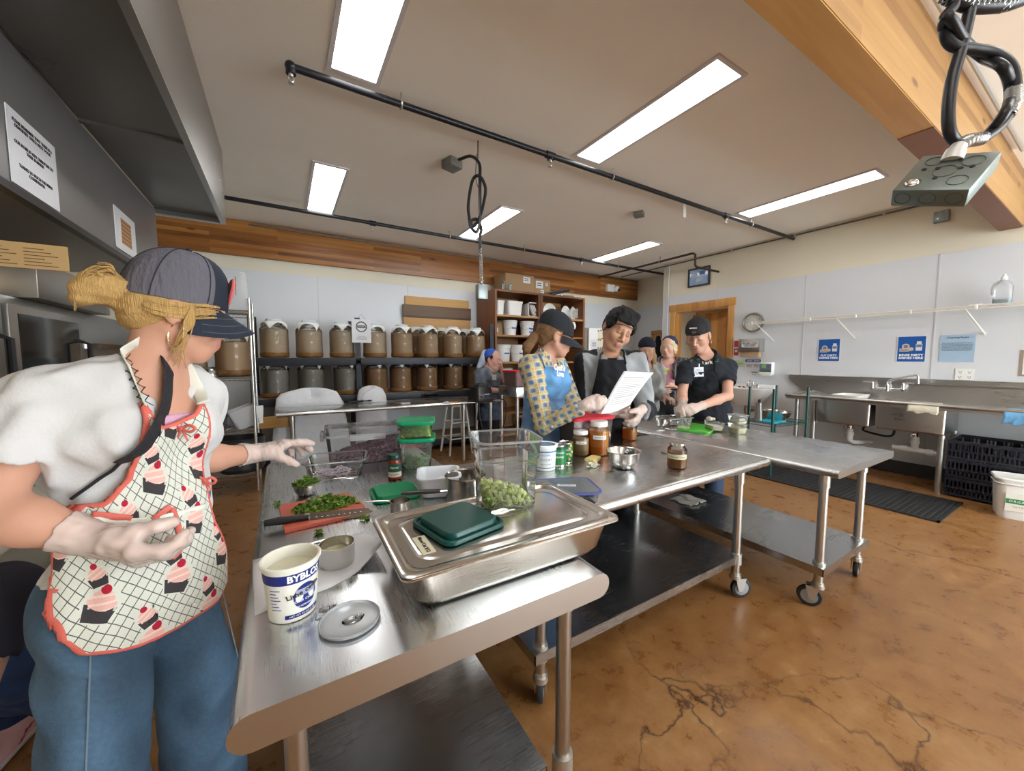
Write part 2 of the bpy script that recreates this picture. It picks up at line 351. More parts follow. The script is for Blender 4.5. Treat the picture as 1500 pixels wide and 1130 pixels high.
# exhaust hood
t = thing('exhaust_hood', 'long grey stainless exhaust hood along the left under the ceiling', 'exhaust hood', (-.6, 1.4, 2.46))
o3 = (.6, -1.4, -2.46)
def rel(*a, o=(0, 0, 0)): return [a[0]+o[0], a[1]+o[0], a[2]+o[1], a[3]+o[1], a[4]+o[2], a[5]+o[2]]
MB().bx(*rel(-.375, -.368, -2.4, 4.06, 2.47, ZC-.002, o=o3)).build('front_panel', mat('hood_front', (.36, .36, .35), .33, .85, var=.1, vscale=3), t)
MB().bx(*rel(XL, -.375, 4.052, 4.06, 2.47, ZC-.002, o=o3)).build('end_panel', m_hood, t)
MB().bx(*rel(XL+.002, -.376, -2.4, 4.05, 2.51, 2.52, o=o3)).build('underside', m_hood, t)
w = MB(); w.bx(*rel(-.40, -.366, -2.4, 4.062, 2.462, 2.472, o=o3)); w.bx(*rel(XL, -.37, 4.035, 4.062, 2.462, 2.472, o=o3)); w.build('rim', mat('hood_rim', (.45, .45, .44), .3, .9), t)
w = MB()
for y in (1.45, 2.75): MB().bx(*rel(XL+.003, -.40, y-.012, y+.012, 2.496, 2.51, o=o3)).build('seam_strip', m_hood, t)
for y, z in ((3.55, 2.75), (3.78, 2.72), (3.9, 2.68)): MB().ball((-.368+.6, y-1.4, z-2.46), .006, 8).build('rivet', chrome, t)
# ceiling lights: 1 x 4 ft panels on the grid (unseen row behind the camera added to brighten the room)
m_led = mat('led_diffuser', (1, .985, .96), .5, emit=11.0); m_trim = mat('light_frame', (.72, .70, .72), .5)
LN = {(.31, 1.36): 'recessed LED panel nearest the hood, cut by the top of the photo', (.31, 3.85): 'short looking LED panel beside the hood, far from camera',
      (2.19, 1.36): 'large LED panel in the middle of ceiling, between the pipe and the beam', (2.19, 3.85): 'LED panel behind the looped hanging cord',
      (4.68, 1.36): 'long LED panel at right, ending near the hanging metal box', (4.68, 3.85): 'farthest LED panel, above the man with the headband',
      (.31, -1.13): 'LED panel behind the camera by the hood', (2.19, -1.13): 'LED panel behind the camera, middle of row', (4.68, -1.13): 'LED panel behind the camera by the sink wall'}
for (x, y), lb in LN.items():
    t = thing('ceiling_light', lb, 'ceiling light', (x+.125, y+.6, ZC), 0, 'recessed LED ceiling panels')
    w = MB(); 
    for a in ((-.150, -.125, -.628, .628), (.125, .150, -.628, .628), (-.125, .125, -.628, -.603), (-.125, .125, .603, .628)): w.bx(*a, -.012, 0)
    w.build('frame', m_trim, t); MB().bx(-.125, .125, -.603, .603, -.006, -.001).build('diffuser', m_led, t)
# sprinkler pipes
m_pipe = mat('black_iron_pipe', (.018, .019, .024), .32, .3); m_brass = mat('brass', (.5, .42, .25), .3, 1); m_clamp = mat('clip_steel', (.55, .55, .52), .4, .8)
def pend(w, x, y, z):
    w.cyl((x, y, z), (x, y, z-.035), .022, .02); w.cyl((x, y, z-.035), (x, y, z-.06), .012)
def spr(t, x, z):
    w = MB(); w.cyl((x, 0, z-.03), (x, 0, z-.055), .013); w.tube([(x-.012, 0, z-.055), (x-.014, 0, z-.07), (x, 0, z-.085)], .004, 6); w.tube([(x+.012, 0, z-.055), (x+.014, 0, z-.07), (x, 0, z-.085)], .004, 6); w.cyl((x, 0, z-.085), (x, 0, z-.09), .016, n=12)
    w.build('sprinkler_head', m_clamp, t)
def pipe_run(lab, y, x0, x1, heads, clamps):
    t = thing('sprinkler_pipe', lab, 'pipe', (0, y, 2.985)); w = MB(); w.cyl((x0, 0, 0), (x1, 0, 0), .021)
    for x in heads: w.cyl((x-.04, 0, 0), (x+.04, 0, 0), .028); w.cyl((x, 0, 0), (x, 0, -.035), .024)
    if x0 > 0: w.ball((x0, 0, 0), .03); w.cyl((x0, 0, 0), (x0, 0, -.04), .026)
    w.build('pipe', m_pipe, t)
    for x in heads + ([x0] if x0 > 0 else []): spr(t, x, 0)
    for x in clamps:
        c = MB(); c.tube([(x, .026*math.cos(a), .026*math.sin(a)) for a in [k*PI/8 for k in range(16)]], .006, 6, loop=True); c.cyl((x, 0, .02), (x, 0, .073), .006, n=8); c.build('hanger', m_clamp, t)
pipe_run('black sprinkler pipe nearer the camera, ending in an elbow beside the hood', 2.58, .10, XR, [1.92, 4.45], [.72, 2.62, 5.0])
pipe_run('farther black sprinkler pipe, running along the ceiling near the wood band', 4.95, -.8, 6.7, [1.0, 4.35], [2.0, 3.2, 5.2])
t = thing('branch_pipe', 'brown pipe bending down the wall over the picture frame by the door', 'pipe', (5.52, 4.6, 2.96)); w = MB()
p0, p1, p2, p3 = P(945, 388, x=5.52), P(1022, 369, x=5.62), P(1024, 391, x=5.7), P(1050, 397, x=6.09)
o = Vector(t.location); w.tube([Vector((5.52, 5.75, 2.965))-o, p0*0+Vector((5.52, 4.6, 2.965))-o, Vector((5.52, 3.70, 2.965))-o, Vector((5.52, 3.66, 2.94))-o, Vector((5.52, 3.655, 2.78))-o, Vector((5.55, 3.65, 2.75))-o, Vector((6.09, 3.62, 2.735))-o], .017, 10)
w.build('pipe', mat('brown_pipe', (.06, .035, .025), .45, .4), t); w = MB(); w.cyl((0, -.3, 0), (0, -.3, .095), .006, n=8); w.tube([(0.024*math.cos(a), -.3, .024*math.sin(a)) for a in [k*PI/6 for k in range(12)]], .005, 6, loop=True); w.build('hanger', m_clamp, t)
m_cond = mat('grey_conduit', (.17, .165, .16), .45, .6)
t = thing('conduit', 'thin grey conduit running along the top of the right wall', 'conduit', (XR-.03, 2, ZC-.03)); w = MB(); w.tube([(-.02, 3.65, -.02), (-.02, 2.2, -.02), (0, 2.0, -.01), (0, -1.2, -.01)], .011, 8); w.build('tube', m_cond, t)
for y in (1.4, .55, -.35): MB().bx(-.016, .03, y-.012, y+.012, -.026, .004, .003).build('strap', m_clamp, t)
tag(MB().tube([(XR+.02, YC+.012, 2.96), (XR+.02, YC+.012, .1)], .012, 8).tube([(XR-.025, YC-.12, 3.03), (XR-.025, YC-.12, 0.1)], .012, 8).build('conduit', mat('white_conduit', (.7, .7, .72), .4)), 'white painted vertical conduit on wall corner left of the door', 'conduit')
tag(MB().cyl((-.3, YB-.09, ZC-.05), (XF-.05, YB-.09, ZC-.05), .012, n=8).build('conduit', m_cond), 'thin dark conduit along the top of the wood band', 'conduit')
tag(MB().cyl((1.0, .60, ZC-.03), (5.2, .60, ZC-.03), .014, n=8).build('conduit', mat('bright_conduit', (.55, .55, .54), .35, .8)), 'bright metal conduit beside the wooden beam', 'conduit')
def jbox(name, lab, loc, d, hang=True, mt=galv, rot=0):
    t = thing(name, lab, 'electrical box', loc, rot)
    MB().box((0, 0, 0), d, .004).build('box', mt, t); MB().box((0, 0, -d[2]/2-.002), (d[0]*.96, d[1]*.96, .004), .002).build('cover_plate', mt, t)
    MB().cyl((d[0]*.2, d[1]*.2, -d[2]/2-.008), (d[0]*.2, d[1]*.2, -d[2]/2), .008, n=8).build('screw', chrome, t); MB().cyl((-d[0]*.3, -d[1]*.3, -d[2]/2-.007), (-d[0]*.3, -d[1]*.3, -d[2]/2), .005, n=8).build('screw', chrome, t)
    return t
m_gray = mat('grey_box', (.22, .23, .22), .5, .5)
jbox('junction_box', 'grey ceiling box with a black cord arching out of it', P(662, 241, z=ZC-.035), (.13, .13, .07), mt=m_gray, rot=.3)
jbox('junction_box', 'small grey box on ceiling right of the looped cord', P(936, 314, z=ZC-.025), (.11, .11, .05), mt=m_gray, rot=.5)
t = jbox('junction_box', 'square metal box on wall below the beam end', (XR-.026, 1.19, 2.85), (.115, .115, .05)); t.rotation_euler = (0, PI/2, 0)
t = thing('ceiling_sensor', 'white paper tag hanging below the ceiling near the long pipe', 'tag', P(1003, 296, z=ZC)); w = MB(); w.box((0, 0, -.09), (.05, .008, .15), .003); w.build('card', white, t); MB().cyl((0, 0, -.02), (0, 0, 0), .003, n=6).build('string', ink, t)
# hanging outlet on the looped cord (middle of the room)
def helix(pts, r, turns, n=40, ph=0):
    pts = [Vector(p) for p in pts]; out = []
    for k in range(n+1):
        f = k/n*(len(pts)-1); i = min(int(f), len(pts)-2); a = pts[i].lerp(pts[i+1], f-i); tt = (pts[i+1]-pts[i]).normalized(); u = tt.orthogonal().normalized(); v = tt.cross(u)
        an = ph+turns*2*PI*k/n; out.append(a+u*math.cos(an)*r+v*math.sin(an)*r)
    return out
def spline(pts, n=8):
    pts = [Vector(p) for p in pts]; Q = [pts[0]*2-pts[1]]+pts+[pts[-1]*2-pts[-2]]; out = []
    for i in range(1, len(Q)-2):
        for k in range(n):
            t = k/n; a, b, c, d = Q[i-1], Q[i], Q[i+1], Q[i+2]
            out.append(.5*((2*b)+(c-a)*t+(2*a-5*b+4*c-d)*t*t+(3*b-a-3*c+d)*t**3))
    return out+[pts[-1]]
m_cord = mat('black_cord', (.012, .013, .018), .35); m_mesh = mat('wire_mesh_grip', (.45, .45, .44), .35, .9)
TD = 2.95
hk = P(700, 206, z=ZC); TD = (hk-CAM).dot(FW)
t = thing('hanging_outlet', 'galvanized outlet box hanging at the end of the looped black cord', 'electrical box', hk); q = lambda u, v, dt=0: P(u, v, t=TD+dt)-hk
MB().tube(spline([q(698, 226, .1), q(697, 262), q(703, 280)], 6), .003, 6).tube([q(700, 206), q(700, 232)], .004, 6).build('hook', m_cord, t)
MB().tube(spline([q(672, 234, .12), q(690, 229, .05), q(702, 240), q(703, 262), q(703, 300), q(703, 325), q(698, 340), q(690, 333), q(688, 325)], 8), .0125, 8).tube(spline([q(688, 325, .02), q(686, 300), q(692, 265), q(702, 258, -.03), (q(711, 275)), (q(708, 300)), q(701, 322), q(693, 332), q(690, 324), q(699, 322, .03), q(705, 335), q(703, 348), q(704, 372)], 8), .0125, 8).build('cord', m_cord, t)
g = MB()
for k in range(6): g.tube(helix([q(704, 365), q(705, 410)], .013, 4 if k % 2 else -4, 36, k*PI/3), .0022, 5)
g.build('strain_relief', m_mesh, t)
MB().cyl(q(704.5, 405), q(705, 418), .014).cyl(q(705, 411), q(705, 414), .022).build('connector', chrome, t)
MB().box(q(705.5, 428), (.085, .055, .115), .005).build('box', galv, t)
# hanging outlet on the right, close to the camera
TD2 = .80; o = P(1395, 228, t=TD2)
t = thing('hanging_outlet', 'square metal box on a twisted black cord, in front of the beam', 'electrical box', o)
def q(u, v, dt=0): return P(u, v, t=TD2+dt)-o
m4 = frame(q(1381, 264), q(1412, 291, -.045)-q(1330, 291, .02), q(1360, 237)-q(1332, 292, -.03))
bw = MB(); bw.box((0, 0, 0), (.118, .118, .04), .004); bx = bw.build('box', mat('galv_grey_green', (.20, .235, .225), .42, .7, var=.2, vscale=30), t); bx.matrix_local = m4
kw = MB()
for x, y, r in ((-.03, .035, .014), (.03, .03, .016), (.0, .0, .018), (.03, -.03, .015), (-.035, -.036, .013)): kw.tube([(x+r*math.cos(a*PI/10), y+r*math.sin(a*PI/10), .0205) for a in range(20)], .0008, 5, loop=True)
for x in (-.04, .0, .04): kw.tube([(x+.013*math.cos(a*PI/10), -.0595, .013*math.sin(a*PI/10)) for a in range(20)], .0008, 5, loop=True)
b2 = kw.build('knockout', mat('galv_dark', (.13, .155, .15), .4, .8), bx)
for x, y in ((-.035, .008), (.01, .034), (.02, .008), (.035, .012), (-.006, -.022), (-.015, .01)): MB().cyl((x, y, .0195), (x, y, .0212), .0042, n=8).build('hole', ink, bx)
cw = MB(); cw.ball((-.036, -.036, .02), (.012, .012, .006)); cw.build('screw', chrome, bx)
MB().cyl(q(1393, 238), q(1400, 221), .019, .016).cyl(q(1398, 226), q(1405, 214), .013).build('connector', mat('white_metal', (.7, .7, .7), .4, .3), t)
main = spline([q(1404, 216), q(1418, 206), q(1440, 203), q(1468, 180), q(1484, 150), q(1486, 120), q(1478, 95), q(1455, 78), q(1425, 72), q(1398, 68), q(1386, 52), q(1385, 25), q(1396, 10), q(1400, -12)], 10)
loop2 = spline([q(1404, 212, .01), q(1392, 195), q(1389, 165), q(1394, 120), q(1405, 80), q(1414, 45), q(1422, 5), q(1424, -20)], 10)
loop3 = spline([q(1392, 60, .02), q(1382, 40), q(1390, 25, -.02), q(1412, 60), (q(1440, 84, .02)), q(1470, 100, -.02), q(1480, 135, .02), q(1472, 165, -.02), q(1440, 204, .02)], 10)
MB().tube(main, .0105, 10).build('cord', m_cord, t); MB().tube(loop2, .0105, 10).build('cord', m_cord, t); MB().tube(loop3, .0095, 10).build('cord', m_cord, t)
MB().tube(spline([q(1384, -6), q(1420, 9), q(1470, 8), q(1512, -6)], 8), .0125, 10).build('cord', m_cord, t)
e0 = q(1512, -6); MB().tube(spline([e0, e0+Vector((.05, -.01, .05)), e0+Vector((.07, -.01, .25)), Vector((e0.x+.07, e0.y-.01, ZC-o.z))], 6), .0125, 10).build('cord', m_cord, t)
for u_ in (1400, 1424): e1 = q(u_, -14); MB().tube(spline([e1, e1+Vector((.01, 0, .05)), e1+Vector((.05, 0, .07)), q(1450, 6)], 6), .0105, 10).build('cord', m_cord, t)
for pth in ([q(1404, 214), q(1418, 206), q(1440, 203)], [q(1474, 170), q(1484, 150), q(1485, 130)], [q(1384, -6), q(1420, 9), q(1470, 8), q(1505, -4)]):
    g = MB()
    for k in range(8): g.tube(helix(pth, .0125, 5 if k % 2 else -5, 50, k*PI/4), .0011, 4)
    g.build('strain_relief', m_mesh, t)
# ================================================================== furniture
m_st_y = steel('brushed_steel_long', (.58, .595, .61), .27, 1, .05)
m_st_x = steel('brushed_steel_cross', (.58, .595, .61), .27, 0, .05)
m_st_d = steel('brushed_steel_shelf', (.47, .48, .49), .24, 0, .05)
m_leg = mat('steel_tube', (.55, .54, .52), .30, 1); m_sock = mat('cast_socket', (.55, .54, .51), .4, .9)
m_wheel = mat('caster_tyre', (.018, .018, .02), .55); m_hub = mat('caster_hub', (.30, .31, .33), .5, .3)
m_edge = mat('steel_edge', (.58, .56, .53), .3, 1)
def caster(par, x, y, a, lock=False):
    w = MB(); w.cyl((x, y, .135), (x, y, .115), .03); w.cyl((x, y, .15), (x, y, .135), .024)
    c, s = math.cos(a), math.sin(a); ox, oy = x+c*.022, y+s*.022
    f = w.build('caster_fork', m_sock, par)
    w = MB()
    for k in (-1, 1):
        px, py = -s*.022*k, c*.022*k
        w.prism([(-.03, 0), (.03, 0), (.012, -.075), (-.012, -.075)], -.0015, .0015, Matrix.Translation((ox+px, oy+py, .12)) @ Matrix(((c, 0, -s, 0), (s, 0, c, 0), (0, 1, 0, 0), (0, 0, 0, 1))))
    w.build('bracket', m_sock, f)
    prof = [(.02, -.012), (.046, -.013), (.054, -.011), (.0575, 0), (.054, .011), (.046, .013), (.02, .012)]
    M = Matrix.Translation((ox+c*.012, oy+s*.012, .0575)) @ Matrix(((c, 0, -s, 0), (s, 0, c, 0), (0, 1, 0, 0), (0, 0, 0, 1)))
    w = MB(); w.lathe(prof, n=28); bmesh.ops.transform(w.bm, matrix=M, verts=w.bm.verts); wh = w.build('wheel', m_wheel, f)
    w = MB(); w.lathe([(.004, -.016), (.015, -.015), (.018, -.014), (.042, -.0125), (.042, .0125), (.018, .014), (.015, .015), (.004, .016)], n=24); bmesh.ops.transform(w.bm, matrix=M, verts=w.bm.verts); w.build('wheel_hub', m_hub, f)
def table(lab, x0, x1, y0, y1, zt, along, legs, shelf, casters=None, th=.05, group='stainless prep tables', r=.021, splash=0):
    # along: axis of the rolled edges
    cx, cy = (x0+x1)/2, (y0+y1)/2
    t = thing('prep_table', lab, 'table', (cx, cy, 0), 0, group); w = MB()
    hw, hl = ((x1-x0)/2, (y1-y0)/2) if along == 'Y' else ((y1-y0)/2, (x1-x0)/2)
    rr = th/2; prof = [(-hw+rr+rr*math.cos(a), -rr+rr*math.sin(a)) for a in [PI/2+PI*k/8 for k in range(9)]]+[(hw-rr+rr*math.cos(a), -rr+rr*math.sin(a)) for a in [-PI/2+PI*k/8 for k in range(9)]]
    ends = [-hl, hl]
    def pt(a, b, z): return Vector((a, b, zt+z)) if along == 'Y' else Vector((b, a, zt+z))
    w.rings([[pt(a, e, z) for a, z in prof] for e in ends])
    top = w.build('tabletop', [m_st_y if along == 'Y' else m_st_x, m_edge], t, 30)
    for f_ in top.data.polygons:
        if abs(f_.normal.y if along == 'Y' else f_.normal.x) > .9: f_.material_index = 1
    for (x, y) in legs:
        l = MB(); l.cyl((x-cx, y-cy, .15 if casters else .02), (x-cx, y-cy, zt-th), r); l.cyl((x-cx, y-cy, zt-th-.07), (x-cx, y-cy, zt-th), r+.005); lg = l.build('leg', m_leg, t)
        if shelf:
            s = MB(); s.cyl((x-cx, y-cy, shelf[4]-.05), (x-cx, y-cy, shelf[4]+.012), r+.008); s.build('shelf_socket', m_sock, lg)
        if not casters:
            s = MB(); s.cyl((x-cx, y-cy, 0), (x-cx, y-cy, .06), r*.7, r*1.08); s.build('foot', m_sock, lg)
    if casters:
        for (x, y), a in zip(legs, casters): caster(t, x-cx, y-cy, a)
    if shelf:
        a, b, c, d, z = shelf; w = MB(); w.bx(a-cx, b-cx, c-cy, d-cy, z-.004, z); 
        for q in ((a, b, c, c+.004), (a, b, d-.004, d), (a, a+.004, c, d), (b-.004, b, c, d)): w.bx(q[0]-cx, q[1]-cx, q[2]-cy, q[3]-cy, z-.042, z-.003)
        w.build('undershelf', m_st_d, t)
    return t
T = .78
table('nearest stainless prep table, covered with food tubs, pan and cutting board', -.10, .728, .70, 2.395, T, 'Y', [(-.005, .80), (.655, .80), (-.005, 2.30), (.655, 2.30)], (.0, .60, .80, 2.30, .19), th=.066, r=.022)
table('middle stainless prep table on casters, with jars and steel bowl', .74, 2.345, 1.045, 1.86, T, 'X', [(.80, 1.115), (2.13, 1.10), (.80, 1.80), (2.13, 1.80)], (.755, 2.165, 1.085, 1.83, .25), [.9, -.5, 2.6, .4], th=.05)
table('right-hand stainless prep table on casters, mostly empty at its near end', 2.36, 3.19, .745, 2.50, T, 'Y', [(2.42, .82), (2.95, .82), (2.42, 2.42), (2.95, 2.42)], (2.36, 2.99, .78, 2.46, .25), [1.9, .2, 2.3, 1.0], th=.042)
table('long back stainless table with blender base and dark tools', -.08, 2.50, 4.45, 5.00, .785, 'X', [(.06, 4.52), (1.98, 4.50), (2.38, 4.50), (.06, 4.93), (2.38, 4.93)], None, th=.04)
t = thing('steel_stand', 'small tall steel stand holding the red-lidded pink bin at back', 'stand', (2.62, 4.1, 0))
w = MB(); w.bx(-.20, .24, -.2, .25, .86, .985, .006); w.build('top_box', m_st_x, t)
for x, y in ((-.17, -.17), (.21, -.17), (-.17, .22), (.21, .22)): MB().cyl((x, y, 0), (x, y, .87), .019).build('leg', m_leg, t)
# ---------------------------------------------------------------- sink run on the right wall
t = thing('compartment_sink', 'long stainless two-basin sink with drainboards along the right wall', 'sink', (5.78, 1.2, 0)); ox, oy = 5.78, 1.2
m_sink = steel('sink_steel', (.55, .54, .52), .3, 1, .04)
w = MB(); y0, y1 = -1.0, 2.3
def sb(w, x0, x1, ya, yb, z0, z1, bev=0): w.bx(x0-ox, x1-ox, ya-oy, yb-oy, z0, z1, bev)
sb(w, 5.46, 6.05, 1.98, y1, .862, .868); sb(w, 5.46, 6.05, y0, .94, .862, .868); sb(w, 5.46, 5.50, .94, 1.98, .862, .868); sb(w, 5.98, 6.05, .94, 1.98, .862, .868); sb(w, 5.46, 6.0, 1.445, 1.495, .862, .868)
w.build('drainboard', m_sink, t)
w = MB(); w.cyl((5.465-ox, y0-oy, .877), (5.465-ox, y1-oy, .877), .021); sb(w, 5.455, 5.46, y0, y1, .835, .875); w.tube([(5.465-ox, y1-oy, .877), (6.06-ox, y1-oy, .877)], .018, 10); w.build('rolled_rim', m_edge, t)
w = MB(); w.prism([(y1+.0-oy, .86), (2.53-oy, 1.06), (2.53-oy, 1.11), (y0-oy, 1.11), (y0-oy, .86)], 6.05-ox, 6.085-ox, Matrix(((0, 0, 1, 0), (1, 0, 0, 0), (0, 1, 0, 0), (0, 0, 0, 1))))
w.prism([(6.05-ox, 1.045), (6.05-ox, 1.05), (6.085-ox, 1.11), (6.09-ox, 1.045)], y0-oy, 2.5-oy, Matrix(((1, 0, 0, 0), (0, 0, 1, 0), (0, 1, 0, 0), (0, 0, 0, 1)))); w.build('backsplash', m_sink, t)
for ya, yb in ((1.49, 1.985), (.935, 1.45)):
    w = MB(); w.loft([(.862, .54, yb-ya, .02), (.60, .535, yb-ya-.006, .022), (.583, .50, yb-ya-.03, .03), (.59, .44, yb-ya-.08, .05), (.615, .48, yb-ya-.035, .05), (.862, .50, yb-ya-.02, .04)], (5.74-ox, (ya+yb)/2-oy, 0), cap=(False, True)); bs = w.build('basin', m_sink, t)
    cy = (ya+yb)/2-oy; w = MB(); w.cyl((-.02, cy, .59), (-.02, cy, .54), .045, .03); w.cyl((-.02, cy, .55), (-.02, cy, .48), .025); w.build('drain', chrome, bs)
    w = MB(); w.cyl((-.02, cy, .535), (-.10, cy+.02, .525), .009); w.ball((-.11, cy+.02, .524), .014); w.build('drain_lever', chrome, bs)
for x, y in ((5.52, .960), (5.53, 2.02), (5.53, 2.2), (6.0, .96), (6.0, 2.2)): MB().cyl((x-ox, y-oy, 0), (x-ox, y-oy, .86 if y > 2 else .585), .024).build('leg', mat('pitted_steel', (.42, .42, .40), .42, .9), t)
pv = MB(); zz = .46
p2_ = MB(); p2_.cyl((-.02, 1.737-oy, .50), (-.02, 1.737-oy, .38), .03); p2_.cyl((-.02, 1.737-oy, .43), (-.02, 1.737-oy, .46), .038); p2_.tube([(-.02, 1.737-oy, .40), (-.02, 1.737-oy, .365), (-.0, 1.70-oy, .34), (.2, 1.6-oy, .34)], .026, 10); p2_.build('waste_pipe', mat('white_pvc', (.8, .8, .78), .35), t)
for cy in (1.19-oy,): pv.cyl((-.02, cy, .50), (-.02, cy, .37), .03); pv.cyl((-.02, cy, .43), (-.02, cy, .46), .038)
pv.cyl((-.02, 1.36-oy, .36), (-.02, 1.00-oy, .355), .028); pv.cyl((-.02, 1.10-oy, .355), (-.02, 1.05-oy, .352), .036); pv.cyl((-.02, 1.30-oy, .36), (-.02, 1.24-oy, .36), .036)
pv.build('waste_pipe', mat('white_pvc', (.8, .8, .78), .35), t)
w = MB(); w.tube(spline([(.05, 1.62-oy, .55), (.0, 1.62-oy, .50), (0, 1.48-oy, .47), (0, 1.40-oy, .47), (.02, 1.37-oy, .50), (.03, 1.37-oy, .58)], 5), .012, 8); w.build('waste_pipe', black, t)
fa = MB(); fx = 6.05-ox; fa.cyl((fx, 1.63-oy, .985), (fx, 1.37-oy, .985), .012)
for y in (1.63, 1.37): fa.cyl((fx, y-oy, .985), (fx-.05, y-oy, .985), .018); fa.cyl((fx-.045, y-oy, .985), (fx-.045, y-oy, 1.045), .014)
fb = fa.build('faucet_body', chrome, t)
fa = MB(); fa.tube(spline([(fx-.04, 1.50-oy, .985), (fx-.04, 1.50-oy, 1.07), (fx-.10, 1.42-oy, 1.11), (fx-.22, 1.25-oy, 1.155), (fx-.235, 1.22-oy, 1.15), (fx-.237, 1.215-oy, 1.09)], 6), .010, 10); fa.cyl((fx-.04, 1.5-oy, .96), (fx-.04, 1.5-oy, 1.03), .016); fa.cyl((fx-.237, 1.215-oy, 1.10), (fx-.237, 1.215-oy, 1.07), .014); fa.build('faucet_spout', chrome, fb)
for y, s in ((1.63, 1), (1.37, -1)):
    fa = MB(); fa.tube([(fx-.045, y-oy, 1.05), (fx-.05, y+s*.05-oy, 1.06), (fx-.06, y+s*.085-oy, 1.058)], .008, 8); fa.ball((fx-.045, y-oy, 1.05), .016); fa.build('faucet_handle', chrome, fb)
# towels over the sink rim
def drape(name, lab, yc, wd, hang, col, cat='towel'):
    w = MB(); G = []
    for i in range(17):
        f = i/16*(.10+.045+hang); row = []
        for j in range(15):
            y = yc+wd*(j/14-.5); wob = .006*math.sin(j*1.7+i*.4)+.004*math.sin(j*3.1)
            if f < .10: p = (5.59-f, y, .893+.002*math.sin(i+j)+abs(wob)*.4)
            elif f < .145: a = (f-.10)/.045*PI/2; p = (5.49-.055*math.sin(a), y, .84+.055*math.cos(a)+.001)
            else: p = (5.431-abs(wob), y+.004*math.sin(i*.8+j), .84-(f-.145)-.01*math.sin(j*.9))
            row.append(Vector(p))
        G.append(row)
    w.grid(G, .005); return tag(w.build(name, mat(name+'_cloth_%d' % int(yc*100), col, .9, bump=.3, bscale=120), smooth=180), lab, cat)
drape('dish_towel', 'cream towel folded over the front rim of the sink', 1.09, .215, .045, (.70, .66, .54))
drape('dish_towel', 'blue towel on the sink rim at the right edge of the photo', .50, .19, .075, (.16, .42, .72))
tag(MB().loft([(0, .34, .22, .03), (.02, .36, .24, .03), (.045, .38, .26, .03), (.047, .36, .24, .03), (.022, .34, .22, .03)], (5.72, 2.02-.28, .87), cap=(True, True)).build('plastic_tray', white), 'pale flat tray lying across the left sink basin', 'tray')
w = MB(); G = []
for i in range(13):
    row = []
    for j in range(17):
        x, y = 5.62+.36*i/12, 2.02+.24*j/16; e = math.sin(PI*i/12)*math.sin(PI*j/16)
        row.append(Vector((x, y, .87+.075*e**.6*(.6+.4*math.sin(i*2.1+j*1.3)*math.cos(j*1.9-i)))))
    G.append(row)
w.grid(G); tag(w.build('plastic_bag', clear('crumpled_film', dens=.05, milky=.3, rough=.12, bump=.5, bscale=25), smooth=180), 'crumpled clear plastic bag on the left drainboard', 'bag')
# mat, crates, bucket
w = MB(); w.bx(-.40, .40, -.92, .92, 0, .008, .003)
for k in range(44): y = -.88+k*.0409; w.bx(-.36, .36, y-.010, y+.010, .007, .0135, .002, 1)
for a in ((-.40, -.37, -.92, .92), (.37, .40, -.92, .92), (-.4, .4, -.92, -.90), (-.4, .4, .90, .92)): w.bx(*a, .006, .014)
o = tag(w.build('floor_mat', rubber), 'black ribbed rubber mat on floor before the sink', 'mat'); o.location = (4.93, 1.68, 0)
def crate(lab, x, y, z, rows):
    t = thing('glass_rack_crate', lab, 'crate', (x, y, z), 0, 'black dish crates under the drainboard'); W_, D_, H_ = .5, .5, .175
    for nm, ax, s in (('side', 'x', -1), ('side', 'x', 1), ('side', 'y', -1), ('side', 'y', 1)):
        w = MB()
        def bb(a0, a1, z0, z1, dd=.006):
            if ax == 'y': w.bx(a0, a1, s*(D_/2-.006), s*(D_/2-.006+dd), z0, z1)
            else: w.bx(s*(W_/2-.006), s*(W_/2-.006+dd), a0, a1, z0, z1)
        bb(-.25, .25, .0, .02, .01); bb(-.25, .25, .145, .175, .012); bb(-.25, .25, .07, .085, .008)
        if rows == 0: bb(-.25, .25, .0, .06)
        for k in range(20):
            a = -.25+.5*k/19; bb(a-.006, a+.006, .02, .145)
        for k in range(-2, 3): bb(k*.1-.02, k*.1+.02, .085, .145) if rows else None
        w.build(nm, m_crate, t)
    w = MB()
    for k in range(9): a = -.24+.48*k/8; w.bx(-.245, .245, a-.004, a+.004, 0, .008); w.bx(a-.004, a+.004, -.245, .245, 0, .008)
    w.build('base_grid', m_crate, t)
m_crate = mat('crate_plastic', (.016, .018, .028), .4)
crate('lowest black crate under the drainboard, next to the sink leg', 5.75, .66, .02, 0); crate('middle black crate of the stack beside the sink leg', 5.75, .66, .20, 0); crate('top black crate of the stack beside the sink leg', 5.75, .66, .38, 1)
crate('lowest black crate of the stack behind the white bucket', 5.75, .12, .02, 0); crate('middle black crate of the stack behind the white bucket', 5.75, .12, .20, 0); crate('top black crate of the stack behind the white bucket', 5.75, .12, .38, 1)
t = thing('bucket', 'square white bucket with green label on floor at right edge', 'bucket', (5.28, .46, 0), .25)
w = MB(); w.loft([(0, .22, .22, .05), (.02, .235, .235, .05), (.30, .265, .265, .05), (.335, .27, .27, .05), (.336, .262, .262, .05), (.31, .255, .255, .05), (.03, .225, .225, .05)]); w.build('body', white, t)
w = MB(); w.loft([(.285, .275, .275, .055), (.297, .29, .29, .055), (.30, .275, .275, .055)], cap=(False, False)); w.loft([(.322, .284, .284, .055), (.337, .292, .292, .055), (.345, .28, .28, .05), (.333, .2, .2, .05)], cap=(False, True)); w.build('lid', white2, t)
lb = MB(); lb.box((-.126, 0, .155), (.004, .17, .15)); lb = lb.build('paper_label', mat('label_cream', (.75, .74, .66), .6), t); lb.rotation_euler = (0, math.radians(-2.8), 0)
